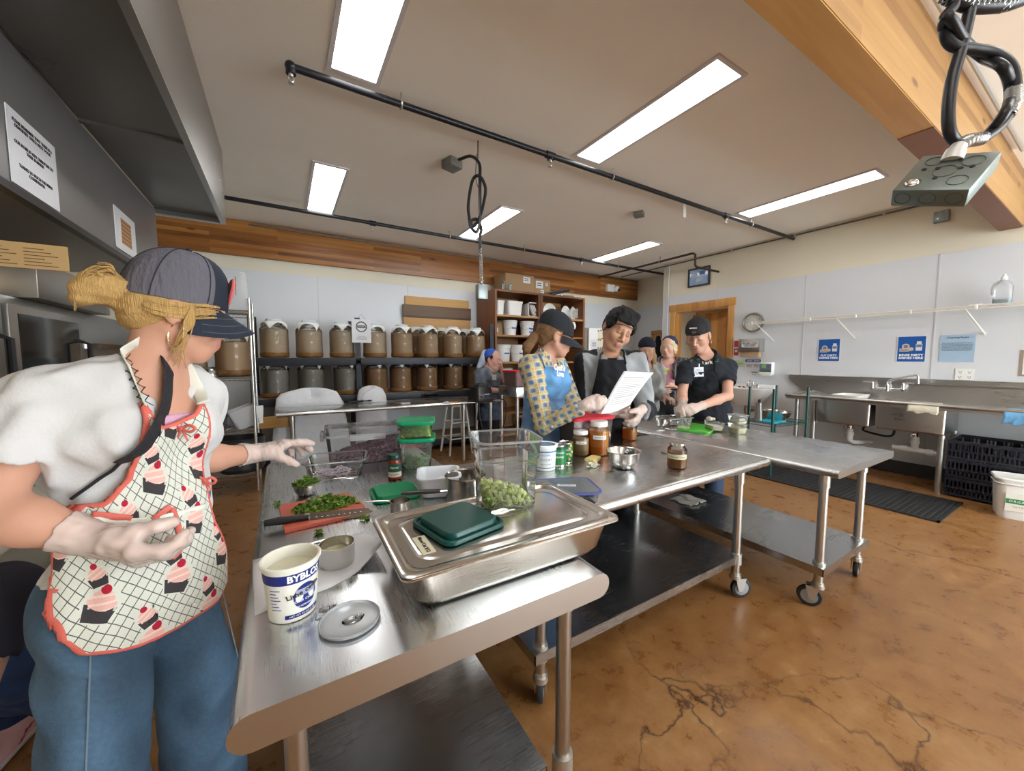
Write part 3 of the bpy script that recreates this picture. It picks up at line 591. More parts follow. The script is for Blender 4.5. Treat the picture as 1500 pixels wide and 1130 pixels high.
MB().box((-.1285, 0, .165), (.002, .165, .04)).build('green_band', mat('label_green', (.04, .24, .08), .5), lb)
text('ORGANIC', .026, whiteink, lb, M=frame((-.1298, 0, .165), (0, -1, 0), (0, 0, 1)), sp=1.2); text('Soap & Sanitizer', .014, mat('red_ink', (.4, .05, .04), .6), lb, M=frame((-.1285, 0, .12), (0, -1, 0), (0, 0, 1)))
# ---------------------------------------------------------------- white wire shelf on the right wall
m_wire = mat('white_coated_wire', (.72, .70, .64), .4)
t = thing('wall_shelf', 'long white wire shelf on brackets above the sink', 'shelf', (5.9, 1.0, 1.85)); w = MB()
for dx, z in ((-.15, .0), (-.15, -.03), (-.05, 0), (.05, 0), (.15, 0), (.19, 0)): w.cyl((dx, -1.9, z), (dx, 1.94, z), .0045, n=6)
for k in range(150): y = -1.9+k*.0257; w.cyl((-.15, y, .004), (.19, y, .004), .0019, n=5); w.cyl((-.15, y, .004), (-.15, y, -.03), .0018, n=4)
w.build('wire_deck', m_wire, t)
for y in (2.9, 2.2, 1.75, 1.3, .85): MB().box((-.152, y-1, -.015), (.014, .02, .045), .003).build('clip', white, t)
for y in (2.86, 1.95, .93):
    w = MB(); w.cyl((-.14, y-1, -.01), (.185, y-1-.10, -.26), .007, n=8); w.box((.195, y-1-.10, -.27), (.008, .03, .04), .002); w.build('bracket', m_wire, t)
t = thing('soap_jug', 'clear square jug with white handle and blue liquid on the wire shelf', 'jug', (5.93, .72, 1.857)); 
jm = clear('jug_plastic', (1, 1, 1), .05, .2, 1.4, milky=.45)
w = MB(); w.loft([(0, .09, .10, .02), (.01, .10, .115, .025), (.17, .10, .115, .025), (.20, .085, .09, .03), (.225, .05, .05, .024), (.235, .036, .036, .017)], k=4); w.build('jug_body', jm, t)
w = MB(); w.loft([(.004, .092, .105, .02), (.05, .094, .108, .02)]); w.build('blue_liquid', mat('blue_soap', (.22, .5, .62), .2), t)
MB().lathe([(.022, .232), (.022, .262), (.012, .268), (.011, .285)], n=16).build('cap', white, t)
MB().tube(spline([(0, .025, .225), (0, .055, .20), (0, .068, .15), (0, .062, .10)], 5), .010, 8).build('handle', white, t)
tag(MB().loft([(0, .03, .09, .012), (.012, .03, .09, .012), (.016, .02, .07, .01)], (5.86, .87, 1.857)).build('scrub_brush', white2), 'small white brush lying left of the jug on the wire shelf', 'brush')
# ---------------------------------------------------------------- hand sink and the things on the wall near the door
t = thing('hand_sink', 'small white wall-hung hand sink right of the door', 'hand sink', (5.86, 2.98, .75)); m_por = mat('porcelain', (.82, .82, .81), .15)
w = MB(); w.loft([(-.10, .22, .30, .1), (.0, .36, .46, .1), (.10, .44, .56, .08), (.15, .47, .60, .06), (.155, .46, .59, .06), (.15, .36, .50, .12), (.06, .28, .40, .12), (.03, .1, .2, .05)]); w.build('basin', m_por, t)
w = MB(); w.bx(.17, .232, -.29, .29, .13, .20, .01); w.build('back_ledge', m_por, t)
w = MB(); w.cyl((.16, 0, .15), (.16, 0, .23), .018); w.tube(spline([(.16, 0, .22), (.10, 0, .255), (.04, 0, .24), (.02, 0, .21)], 4), .012, 8); w.cyl((.16, .07, .15), (.16, .07, .2), .02); w.cyl((.16, -.07, .15), (.16, -.07, .2), .02); w.build('faucet', chrome, t)
w = MB(); w.tube(spline([(0, 0, -.09), (0, 0, -.2), (.05, .0, -.27), (.1, 0, -.2), (.2, 0, -.2)], 5), .022, 10); w.build('trap_pipe', mat('bronze_pipe', (.3, .22, .15), .4, .7), t)
w = MB()
for k in range(6): w.ball((-.06+.03*(k % 3), .02*(k-2), .163), (.022, .014, .008), 8)
tag(w.build('scrub_pad', mat('dark_red_scrap', (.14, .02, .025), .7)), 'dark red scraps on the edge of the hand sink', 'scrap').location = (5.80, 3.0, .755)
t = thing('paper_towel_dispenser', 'steel paper towel dispenser on wall above the hand sink', 'dispenser', (6.04, 3.03, 1.43))
w = MB(); w.bx(-.09, .05, -.155, .155, 0, .20, .006); w.build('case', steel('dispenser_steel', (.55, .53, .5), .32, 1), t)
MB().bx(-.094, -.09, -.13, .10, .07, .15).build('notice', paperm, t); w = MB(); w.bx(-.07, .03, -.13, .13, -.075, .005, .01); w.build('towel_paper', mat('kraft', (.42, .29, .17), .8), t)
nt = list(t.children)[1]; text('USE PAPER TOWELS\nTO DRY HANDS\nONLY PLEASE', .024, ink, nt, M=frame((-.0945, -.015, .11), (0, -1, 0), (0, 0, 1)), bold=.0006, ls=.85)
FYR = lambda y, z, x=6.09: frame((x, y, z), (0, -1, 0), (0, 0, 1))
def wallsheet(lab, y0, y1, z0, z1, mt, name='wall_sign', cat='sign', th=.003, x=XR-.0095):
    t = thing(name, lab, cat, (x, (y0+y1)/2, (z0+z1)/2)); MB().bx(-th, 0, -(y1-y0)/2, (y1-y0)/2, -(z1-z0)/2, (z1-z0)/2).build('sheet', mt, t); return t
WM = lambda y, z, d=.0036: frame((-d, y, z), (0, -1, 0), (0, 0, 1))
m_blue = mat('sign_blue', (.012, .10, .38), .35); m_skin_i = mat('sign_beige', (.62, .50, .40), .6); m_lblue = mat('pale_blue_paper', (.36, .50, .66), .6)
for lab, y0, y1, msg in (('blue sign reading PUT DIRTY DISHES HERE, nearer the hand sink', 1.99, 2.215, 'PUT DIRTY\nDISHES HERE'), ('blue sign reading RINSE DIRTY DISHES HERE, above the faucet', 1.235, 1.457, 'RINSE DIRTY\nDISHES HERE')):
    t = wallsheet(lab, y0-.006, y1+.006, 1.294, 1.594, paperm); MB().bx(-.0034, -.003, -.111, .111, -.141, .141).build('blue_field', m_blue, t)
    text(msg, .034, whiteink, t, M=WM(0, -.085), bold=.0012, ls=.9)
    pw = MB(); pw.cyl((-.0036, .045, .03), (-.0046, .045, .03), .032, n=20); pw.box((-.004, .055, -.01), (.001, .08, .036)); pw.cyl((-.0036, -.0, .0), (-.0046, -.0, .0), .02, n=14); pw.build('plate_picture', m_skin_i, t)
    pw = MB(); pw.box((-.004, -.06, .02), (.001, .05, .075)); pw.box((-.004, -.06, .07), (.001, .036, .03)); pw.build('sink_picture', paperm, t)
    m_sg = mat('sign_grey', (.16, .2, .3), .6); MB().cyl((-.0047, .045, .03), (-.0052, .045, .03), .019, n=16).build('plate_rim', m_sg, t); MB().box((-.0048, -.06, .035), (.001, .044, .03)).build('basin_picture', m_sg, t); MB().box((-.0048, .055, -.01), (.001, .07, .010)).build('picture_line', m_sg, t)
t = wallsheet('pale blue sheet of dishwashing rules on wall by the outlet', .885, 1.13, 1.302, 1.588, m_lblue, 'notice_sheet', 'notice'); text('Cleaning Rules', .026, ink, t, M=WM(0, .115))
text('Rinse dirty dishes before wash. Fill basins\nwith hot water and one pump of soap. Wash,\nrinse and sanitize everything that you use.\nLet dishes dry on the rack overnight. Wipe\nthe drainboards. Sweep and mop the floor.\nTake out compost and recycling each day.', .0125, ink, t, M=WM(0, .02), ls=1.2)
t = wallsheet('white double outlet cover on wall above the sink backsplash', .872, 1.002, 1.114, 1.232, white, 'wall_outlet', 'outlet', .006)
for y in (.032, -.032):
    for z in (.025, -.025):
        w = MB(); w.box((-.0065, y-.008, z), (.001, .004, .012)); w.box((-.0065, y+.008, z), (.001, .004, .012)); w.cyl((-.006, y, z-.013), (-.0072, y, z-.013), .004, n=8); w.build('socket_slot', ink, t)
t = wallsheet('brown edged notice at far right on the wall, cut by photo edge', .30, .60, 1.17, 1.42, mat('brown_card', (.30, .22, .17), .6), 'notice_sheet', 'notice'); MB().bx(-.0036, -.003, -.13, .13, -.108, .108).build('paper', paperm, t)
for k in range(5): MB().bx(-.0042, -.0036, -.11, .11, .07-k*.035, .076-k*.035).build('text_line', ink, t)
t = thing('wall_clock', 'round white wall clock at left end of the wire shelf', 'clock', (6.085, 3.04, 1.875)); MW = Matrix(((0, 0, -1, 0), (-1, 0, 0, 0), (0, 1, 0, 0), (0, 0, 0, 1)))
def lw(prof, nm, mt, n=40):
    w = MB(); w.lathe(prof, n=n); bmesh.ops.transform(w.bm, matrix=MW, verts=w.bm.verts); return w.build(nm, mt, t)
lw([(.145, 0), (.15, .02), (.143, .04), (.13, .045), (.122, .035), (.12, .01)], 'rim', mat('pewter', (.30, .29, .25), .4, .6)); lw([(.125, .005), (.125, .012)], 'face', mat('clock_face', (.70, .70, .66), .5))
for k in range(12):
    a = k*PI/6; text(str(12 if k == 0 else k), .026, ink, t, 'numeral', frame((-.0125, -.095*math.sin(a), .095*math.cos(a)), (0, -1, 0), (0, 0, 1)))
for nm, a, l, wd in (('hour_hand', 2.0, .06, .006), ('minute_hand', 4.9, .09, .004)): MB().tube([(-.015, 0, 0), (-.015, -l*math.sin(a), l*math.cos(a))], wd/2, 6).build(nm, ink, t)
t = wallsheet('red and white safety poster on wall left of the towel dispenser', 3.245, 3.33, 1.36, 1.68, paperm, 'wall_poster', 'poster')
m_red = mat('poster_red', (.55, .06, .05), .5); MB().bx(-.0038, -.003, -.038, .03, -.01, .09).build('red_block', m_red, t); MB().bx(-.0038, -.003, -.04, .03, -.14, -.03).build('red_block', m_red, t); MB().cyl((-.0038, -.004, -.07), (-.0045, -.004, -.07), .02, n=14).build('white_figure', paperm, t)
t = wallsheet('small pale green notice on wall left of the blue-headed notice', 3.15, 3.335, 1.205, 1.305, mat('pale_green_paper', (.45, .58, .35), .6), 'notice_sheet', 'notice'); text('WASH HANDS', .022, ink, t, M=WM(0, 0))
t = wallsheet('two-column notice with dark blue heading above the hand sink', 2.915, 3.135, 1.165, 1.325, paperm, 'notice_sheet', 'notice'); MB().bx(-.0036, -.003, -.11, .11, .035, .075).build('blue_heading', mat('notice_blue', (.03, .06, .25), .5), t); text('NOTICE   NOTICE', .022, whiteink, t, M=WM(0, .054), bold=.0006)
for y in (.055, -.055): text('Employees must\nwash hands and\nsinks before\nreturning here', .013, ink, t, M=WM(y, -.02))
t = wallsheet('small white and green notice right above the hand sink faucet', 2.95, 3.05, 1.07, 1.142, paperm, 'notice_sheet', 'notice'); MB().bx(-.0036, -.003, -.045, .045, .01, .03).build('green_heading', mat('notice_green', (.12, .30, .2), .5), t); text('Thank you\nfor washing', .013, ink, t, M=WM(0, -.012))
t = thing('soap_dispenser', 'white soap dispenser with dark screen-like picture on wall by hand sink', 'dispenser', (6.05, 2.81, 1.19)); w = MB(); w.bx(-.05, .04, -.085, .085, -.09, .09, .01); w.bx(-.04, .03, -.06, .06, -.11, -.09, .008); w.build('case', white2, t)
MB().bx(-.0515, -.05, -.078, .078, -.05, .068).build('picture', mat('slate_picture', (.12, .15, .24), .35), t); MB().bx(-.0522, -.0512, -.01, .05, .005, .06).build('green_card', mat('leaf_green', (.22, .45, .15), .5), t); MB().bx(-.0522, -.0512, -.07, .06, -.05, -.02).build('grass_strip', mat('dark_green_strip', (.08, .13, .09), .5), t)
t = thing('picture_frame', 'black framed blue poster high on wall over the door', 'picture', (XR-.01, 3.95, 2.71))
w = MB()
for a in ((-.195, .195, .13, .155), (-.195, .195, -.155, -.13), (-.195, -.17, -.13, .13), (.17, .195, -.13, .13)): w.bx(-.025, 0, *a)
w.build('frame', black, t); MB().bx(-.012, -.004, -.17, .17, -.13, .13).build('poster', mat('blue_poster', (.26, .42, .66), .25, var=.3, vscale=14, coat=.6), t); None
for k, (yy, zz) in enumerate(((.08, .04), (-.06, .06), (.0, -.05))): MB().bx(-.0135, -.012, yy-.05, yy+.05, zz-.03, zz+.03).build('picture_detail', mat('poster_pale_%d' % k, [(.45, .55, .68), (.07, .14, .36), (.5, .58, .7)][k], .5), t)
# ---------------------------------------------------------------- green wire cart
m_grn = mat('green_epoxy', (.008, .06, .055), .35)
t = thing('wire_cart', 'dark green wire cart between the prep table and the sink', 'cart', (4.66, 2.08, 0), math.radians(-8)); w = MB()
CW, CD = .62, .36
for x, y in ((0, 0), (CW, 0), (.12, CD), (CW, CD)): MB().cyl((x, y, .02), (x, y, 1.0), .014).build('post', m_grn, t)
for z in (.60, .16):
    w = MB()
    for y in (0, CD): w.cyl((0, y, z), (CW, y, z), .004, n=6); w.cyl((0, y, z-.03), (CW, y, z-.03), .004, n=6); w.tube([(CW*k/30, y, z-.03*(k % 2)) for k in range(31)], .0028, 5)
    for x in (0, CW): w.cyl((x, 0, z), (x, CD, z), .004, n=6); w.cyl((x, 0, z-.03), (x, CD, z-.03), .004, n=6)
    for k in range(13): w.cyl((0, CD*k/12, z+.003), (CW, CD*k/12, z+.003), .0025, n=5)
    for k in (1, 2): w.cyl((CW*k/3, 0, z-.003), (CW*k/3, CD, z-.003), .003, n=5)
    w.build('wire_shelf', m_grn, t)
def oncart(x, y, z=.607): return Vector((4.66, 2.08, 0))+Matrix.Rotation(math.radians(-8), 3, 'Z') @ Vector((x, y, z))
o = tag(MB().loft([(0, .30, .2, .02), (.012, .30, .2, .02)]).build('cutting_board', mat('teal_plastic', (.03, .38, .50), .45)), 'teal cutting board lying on the green cart', 'cutting board'); o.location = oncart(.16, .12)
t = thing('box_grater', 'steel box grater standing on the green cart', 'grater', oncart(.06, .20, .62), .3); w = MB(); w.loft([(0, .10, .075, .01), (.20, .075, .05, .01)]); w.build('blade_box', steel('grater_steel', (.42, .42, .42), .4, 2, .5), t); w = MB(); w.tube([(-.035, 0, .2), (-.035, 0, .235), (.035, 0, .235), (.035, 0, .2)], .008, 8); w.build('handle', black, t)
def bowl(lab, loc, r, h, mt, name='mixing_bowl', tilt=0, group=None):
    prof = [(r*.45, 0), (r*.62, h*.06), (r*.86, h*.45), (r*.97, h*.95), (r*1.03, h), (r*1.03, h+.003), (r*.95, h*.96), (r*.83, h*.46), (r*.6, h*.09), (r*.1, .004)]
    o = tag(MB().lathe(prof, n=36).build(name, mt, smooth=60), lab, 'bowl', group); o.location = loc; o.rotation_euler = (tilt, 0, 0); return o
m_bowl = mat('spun_steel', (.62, .62, .61), .18, 1, rvar=.06, vscale=12)
bowl('wide steel mixing bowl on the green cart', oncart(.36, .20), .17, .10, m_bowl); bowl('smaller steel bowl nested in the wide bowl on the cart', oncart(.30, .22, .64), .10, .075, m_bowl)
tag(MB().tube(spline([P(985, 470, y=4.9)]+[P(985, 475, y=4.9)], 2), .01, 6).build('coat_peg', mat('peg_wood', (.35, .2, .08), .5)), 'wooden peg by the coats', 'peg') if False else None
# ================================================================== back of the room
m_dark = mat('dark_rack_steel', (.03, .033, .042), .45, .3)
t = thing('storage_rack', 'dark steel storage rack full of large jars along the back wall', 'rack', (1.27, 5.5, 0)); ox = 1.27
for x in (-.30, .84, 2.80):
    for y in (-.24, .33):
        w = MB(); w.bx(x-ox-.03, x-ox+.03, y-.02, y+.02, 0, 1.86); po = w.build('post', m_dark, t)
for z, x0, x1 in ((1.345, -.3, 2.8), (.865, -.3, 2.8), (.16, -.3, 2.8)):
    w = MB(); w.bx(x0-ox, x1-ox, -.26, -.235, z-.095, z-.002, .004); w.bx(x0-ox, x1-ox, .325, .35, z-.095, z-.002, .004); w.build('shelf_beam', m_dark, t)
    MB().bx(x0-ox, x1-ox, -.25, .43, z-.02, z).build('shelf_deck', mat('particle_board', (.34, .25, .16), .7), t)
w = MB()
for x in (.84, 2.80):
    for k in range(22): w.bx(x-ox-.012, x-ox+.012, -.262, -.2605, .4+k*.065, .43+k*.065)
w.build('slot_row', ink, t)
# large fermenting jars
m_glass = clear('jar_glass', (.97, .99, .98), .02, .04, 1.4, milky=.05, mcol=(.8, .8, .78), bump=.04, bscale=14)
def liq(name, col, a=.9, var=.25):
    # murky translucent brew
    return clear(name, tuple(min(1, c*1.75) for c in col), .08, .25, 1.2, milky=.55, mcol=tuple(min(1, c*1.6) for c in col), tlm=.2)
m_brew = [liq('brew_pale', (.50, .40, .29)), liq('brew_tan', (.47, .33, .20)), liq('brew_brown', (.33, .17, .065)), liq('brew_grey', (.27, .25, .22))]
m_sed = mat('culture_disc', (.20, .09, .02), .5, var=.5, vscale=30, bump=.3, bscale=50); m_clothw = mat('cover_cloth', (.80, .80, .76), .9, bump=.2, bscale=150, var=.05); m_lidw = mat('jar_band', (.62, .72, .80), .5)
JR, JH = .150, .40
def jar_proto(brew, cloth=True):
    t = thing('ferment_jar', 'x', 'jar', (0, 0, -50))
    prof = [(.10, 0), (.145, .006), (.152, .02), (JR, .04), (JR, .13), (JR-.003, .137), (JR, .145), (JR, .235), (JR-.003, .242), (JR, .25), (JR, .31), (.147, .345), (.12, .375), (.095, .39), (.09, .40), (.09, .425)]
    MB().lathe(prof, n=32, cap=(True, False)).build('glass', m_glass, t)
    MB().lathe([(.09, .008), (.14, .012), (.147, .04), (.148, .29), (.14, .33), (.1, .345)], n=24).build('brew', brew, t)
    MB().lathe([(.1, .002), (.149, .012), (.1535, .03), (.1545, .05), (.1535, .062), (.14, .066)], n=24).build('culture', m_sed, t)
    MB().lathe([(.080, .43), (.084, .436), (.084, .456), (.080, .462), (.05, .463)], n=28).build('lid_band', m_lidw, t)
    if cloth:
        G = []; n = 48
        for i in range(7):
            f = i/6; row = []
            for k in range(n+1):
                a = 2*PI*k/n; sq = 1/max(abs(math.cos(a)), abs(math.sin(a)))  # square cloth: corners hang lower
                ext = .030+.10*(sq-1)/.414; s = f*ext; r = .092+min(s, .055)*.85; z = .436-.004*f-max(0, s-.012)*.85+.004*math.sin(7*a+1)*f
                row.append(Vector((r*math.cos(a), r*math.sin(a), z)))
            G.append(row)
        MB().grid(G, .0025).build('cover_cloth', m_clothw, t, 180)
    return t
pr = [jar_proto(m) for m in m_brew]
for p_ in pr: pass
used = set()
def jar(kind, loc, rz, lab, group):
    p_ = pr[kind]
    if kind not in used:
        used.add(kind); p_.location = loc; p_.rotation_euler = (0, 0, rz); p_['label'] = lab; p_['group'] = group; return p_
    return dup(p_, loc, rz, lab, group)
OR = ['first', 'second', 'third', 'fourth', 'fifth', 'sixth', 'seventh', 'eighth', 'ninth']
top = [(402, 0), (453, 0), (501, 0), (549, 0), (589, 1), (627, 1), (663, 1), (697, 1)]
Yj = 5.40
for i, (u, k) in enumerate(top):
    jar(k, (P(u, 500, y=Yj).x, Yj, 1.346), .5+.9*i, OR[i]+' large pale jar from the left in front row, top shelf of dark rack', 'large jars on the top shelf')
for i, (u, k) in enumerate([(609, 1), (648, 1), (682, 1)]):
    jar(k, (P(u, 500, y=5.70).x, 5.705, 1.346), 1.1*i, ['left', 'middle', 'right'][i]+'most jar of those standing in the back row, top shelf of dark rack'.replace('most jar', '-hand jar' if i != 1 else ' jar'), 'large jars on the top shelf')
bot = [(404, 3), (456, 3), (507, 3), (551, 2), (587, 2), (626, 2), (664, 2), (696, 2)]
for i, (u, k) in enumerate(bot):
    jar(k, (P(u, 560, y=Yj).x, Yj, .866), .2+1.3*i, OR[i]+(' large grey jar' if k == 3 else ' large jar')+' from the left, lower shelf of dark rack', 'large jars on the lower shelf')
for i, (u, k) in enumerate([(610, 2), (649, 2), (682, 2)]):
    jar(k, (P(u, 560, y=5.70).x, 5.705, .866), .7*i, ['left-hand', 'middle', 'right-hand'][i]+' brown jar of those in the back row, lower shelf of dark rack', 'large jars on the lower shelf')
# sign on the rack post
t = thing('shelf_sign', 'white sign with round black logo hung on the rack post', 'sign', (.885, 5.235, 1.69)); MB().bx(-.118, .118, -.004, 0, -.15, .15).build('card', paperm, t)
FS = lambda x, z, d=.0045: frame((x, -d, z), (1, 0, 0), (0, 0, 1))
w = MB(); w.tube([(.062*math.cos(a), -.005, .055+.062*math.sin(a)) for a in [k*PI/16 for k in range(32)]], .006, 6, loop=True); w.build('logo_ring', ink, t); MB().bx(-.05, .05, -.0055, -.004, .04, .072).build('logo_band', ink, t)
text('KITCHEN', .018, whiteink, t, M=FS(0, .056, .006)); text('Please keep\nthe jars covered\nand off the floor', .019, ink, t, M=FS(0, -.085))
MB().tube([(-.05, 0, .15), (0, 0, .215), (.05, 0, .15)], .002, 5).build('string', ink, t)
# boards leaning on the wall
for lab, x0, x1, z0, z1, y, c in (('light fir board at the back of the leaning planks', 1.645, 2.72, 1.347, 2.30, 5.925, ((.36, .17, .05), (.50, .27, .09), (.6, .36, .14))), ('dark weathered plank leaning in front of the lighter boards', 1.60, 2.74, 1.97, 2.165, 5.885, ((.07, .04, .025), (.11, .065, .04), (.16, .1, .06))), ('wide tan board leaning below the dark plank', 1.61, 2.72, 1.347, 1.968, 5.885, ((.45, .24, .09), (.54, .31, .12), (.6, .36, .15)))):
    tag(MB().bx(x0, x1, y-.016, y+.016, z0, z1, .003).build('wood_plank', wood('plank_'+str(int(z0*100)), c, 'X', .5, 9, .55, knots=False)), lab, 'plank')
# ---------------------------------------------------------------- chrome wire rack on the left
m_chr = mat('chrome_wire', (.62, .62, .60), .22, 1)
t = thing('wire_rack', 'chrome wire rack behind the woman in the cupcake apron', 'rack', (-.26, 4.5, 0))
for x, y in ((0, 0), (-.9, 0), (0, .45), (-.9, .45)): MB().cyl((x, y, .02), (x, y, 1.92), .0135).build('post', m_chr, t)
for z in (1.80, 1.16, .635, .19):
    w = MB()
    for y in (0, .45):
        w.cyl((-.9, y, z), (0, y, z), .0045, n=6); w.cyl((-.9, y, z-.032), (0, y, z-.032), .0045, n=6); w.tube([(-.9+.9*k/44, y, z-.002-.028*(k % 2)) for k in range(45)], .003, 5)
    for x in (-.9, 0): w.cyl((x, 0, z), (x, .45, z), .0045, n=6); w.cyl((x, 0, z-.032), (x, .45, z-.032), .0045, n=6)
    for k in range(19): w.cyl((-.9, .45*k/18, z+.003), (0, .45*k/18, z+.003), .0026, n=5)
    w.build('wire_shelf', m_chr, t)
t = thing('measuring_bucket', 'white bucket with measuring marks upside down atop the chrome rack', 'bucket', (-.385, 4.66, 1.806)); w = MB(); w.loft([(0, .27, .27, .06), (.02, .27, .27, .06), (.03, .25, .25, .06), (.36, .215, .215, .05), (.372, .195, .195, .045)]); w.build('body', clear('milky_bucket', dens=.1, milky=.85, rough=.3), t)
MB().bx(.02, .024, -.119, -.117, .06, .32).build('scale_line', ink, t)
for k in range(4): MB().bx(-.02, .022, -.1205+.006*k*.9, -.118+.006*k, .10+k*.065, .104+k*.065).build('scale_mark', ink, t)
jar(1, (-.42, 4.67, 1.166), .3, 'large jar at the right end of the chrome rack', 'jars on the chrome rack'); jar(0, (-.78, 4.70, 1.166), 1.2, 'large jar left of it on the chrome rack, half behind the face', 'jars on the chrome rack')
bowl('upturned steel bowl on the chrome rack beside the jars', (-.62, 4.58, 1.20), .10, .09, m_bowl).rotation_euler = (PI, 0, 0)
list(x for x in S.objects if x.name.startswith('mixing_bowl'))[-1].location = (-.615, 4.60, 1.262)
jar(3, (-.20-.22, 4.78, .66), .8, 'grey jar low on the chrome rack, under the upper jars', 'jars on the chrome rack') if False else None
m_cl = clear('clear_plastic', (.93, .95, .97), .06, .06, 1.45, milky=.06); m_clb = clear('smoke_plastic', (.62, .60, .72), .15, .1, milky=.25, mcol=(.35, .34, .45))
o = tag(MB().loft([(0, .2, .16, .03), (.2, .23, .19, .03), (.2, .22, .18, .03), (.01, .19, .15, .03)]).build('food_container', clear('milky_plastic', dens=.08, milky=.6, rough=.25)), 'milky container tipped on the middle shelf of chrome rack', 'container'); o.location = (-.21-.12, 4.66, .655); o.rotation_euler = (0, -.35, .2)
o = tag(MB().loft([(0, .10, .16, .02), (.20, .12, .19, .02), (.2, .11, .18, .02), (.01, .09, .15, .02)]).build('food_container', m_clb), 'smoky purple container on the middle shelf of chrome rack', 'container'); o.location = (-.55, 4.6, .642)
o = tag(MB().loft([(0, .18, .012, .005), (.19, .20, .014, .005)]).build('container_lid', white), 'white lid standing behind the containers on chrome rack', 'lid'); o.location = (-.30, 4.86, .642); o.rotation_euler = (-.15, 0, 0)
o = tag(MB().lathe([(.03, 0), (.032, .26)], n=16).build('paper_roll', paperm), 'white roll lying at the front of the chrome rack middle shelf', 'roll'); o.location = (-.82, 4.54, .675); o.rotation_euler = (0, PI/2, 0)
o = tag(MB().lathe([(.18, 0), (.20, .02), (.205, .17), (.215, .18), (.2, .18), (.19, .03), (.05, .01)], n=32).build('roasting_pan', mat('dark_enamel', (.03, .033, .036), .35)), 'dark round roasting pan on the lower shelf of chrome rack', 'pan'); o.location = (-.40, 4.72, .196); o.scale = (1, 1, 1.9)
o = tag(MB().bx(-.05, .25, -.08, .08, 0, .115, .005).build('wood_block', wood('block_wood', ((.42, .2, .05), (.55, .29, .08), (.62, .36, .12)), 'X', .04, 1, .5, knots=False)), 'small wooden block shelf between chrome rack and white cover', 'block'); o.location = (-.20, 5.05, .56)
MB  # ------------------------------------------------------------ white plastic covers behind the back table
def mound(lab, cx, cy, wx, wy, h, seed):
    r2 = random.Random(seed); G = []; n = 40; ph = [r2.uniform(0, 6) for _ in range(6)]
    for i in range(15):
        f = i/14; row = []
        for k in range(n+1):
            a = 2*PI*k/n
            if f < .4: rr = f/.4*.80; z = h-.06*(f/.4)**2
            else: rr = .80+.22*(f-.4)/.6+.075*math.sin(5*a+ph[0]+f*2)*(f-.3)+.03*math.sin(11*a+ph[1]-3*f)*(f-.3); z = h-.06-(h-.06)*((f-.4)/.6)
            sx = math.copysign(abs(math.cos(a))**.6, math.cos(a)); sy = math.copysign(abs(math.sin(a))**.6, math.sin(a))
            zz = z+(.05*math.sin(3*a+ph[2]+5*f)+.012*math.sin(9*a+9*f+ph[3]))*min(1, z/.1)
            row.append(Vector((cx+wx*rr*sx, cy+wy*rr*sy, max(zz, .003))))
        G.append(row)
    tag(MB().grid(G).build('plastic_cover', mat('white_sheeting', (.70, .72, .76), .30, bump=1.0, bscale=9, spec=.6), smooth=180), lab, 'cover')
mound('white plastic sheeting covering bins behind the left end of back table', .27, 5.125, .44, .085, .93, 3); mound('second white plastic cover, right of the bigger one, behind back table', .97, 5.125, .22, .085, .93, 5)
# ---------------------------------------------------------------- things on the back table
ZT4 = .786
w = MB()
for k in range(9): a = k*.35; w.tube(spline([(-.17+.02*k, -.02+.01*math.sin(k), .012), (-.08, .02*math.cos(k), .035+.004*k), (.05, -.02*math.sin(k*2), .04), (.16, .01*k-.04, .012)], 5), .016, 8, flat=(0, 0, 1))
o = tag(w.build('oven_mitt', mat('olive_cloth', (.16, .18, .10), .9, bump=.2, bscale=90), smooth=180), 'olive green folded cloth on the left of the back table', 'cloth'); o.location = P(503, 586, z=ZT4+.01)
t = thing('hand_tool', 'black handled tool lying in front of the olive cloth', 'tool', P(527, 590, z=ZT4)); w = MB(); w.tube([(-.13, -.02, .012), (-.02, 0, .014), (.04, .01, .016)], .013, 8); w.build('handle', black, t); w = MB(); w.tube([(.04, .01, .016), (.12, .03, .012)], .007, 8); w.ball((.12, .03, .014), (.035, .02, .012)); w.build('head', black, t)
t = thing('kitchen_scale', 'black kitchen scale with oval platform on back table', 'scale', P(632, 582, z=ZT4)); w = MB(); w.loft([(0, .22, .15, .05), (.02, .23, .16, .06), (.028, .21, .14, .06)]); w.build('base', black, t); w = MB(); w.loft([(.03, .16, .12, .055), (.042, .24, .16, .07), (.046, .22, .14, .06), (.036, .15, .1, .05)]); w.build('platform', mat('black_gloss', (.012, .012, .014), .2), t)
MB().lathe([(.0, 0), (.03, .002), (.034, .022), (.012, .03)], n=16).build('dial', chrome, t).location = (-.10, .06, .03)
t = thing('blender_base', 'black blender motor base on right end of back table', 'blender', P(704, 588, z=ZT4), .1); w = MB(); w.loft([(0, .25, .24, .03), (.02, .26, .25, .03), (.13, .24, .22, .04), (.19, .22, .20, .04)]); w.build('housing', mat('blender_black', (.014, .014, .016), .3), t)
w = MB(); w.loft([(.19, .16, .15, .03), (.215, .15, .14, .03), (.22, .09, .09, .03), (.235, .09, .09, .03)]); w.build('jar_pad', rubber, t)
w = MB(); w.box((0, -.121, .07), (.20, .006, .07), .002); w.build('control_panel', mat('panel_grey', (.05, .05, .055), .35), t)
for x in (-.07, 0, .07): w = MB(); w.cyl((x, -.122, .075), (x, -.138, .075), .014, n=14); w.build('knob', black, t)
MB().box((.02, -.1245, .10), (.08, .002, .014)).build('name_strip', mat('silver_print', (.4, .4, .42), .4, .6), t)
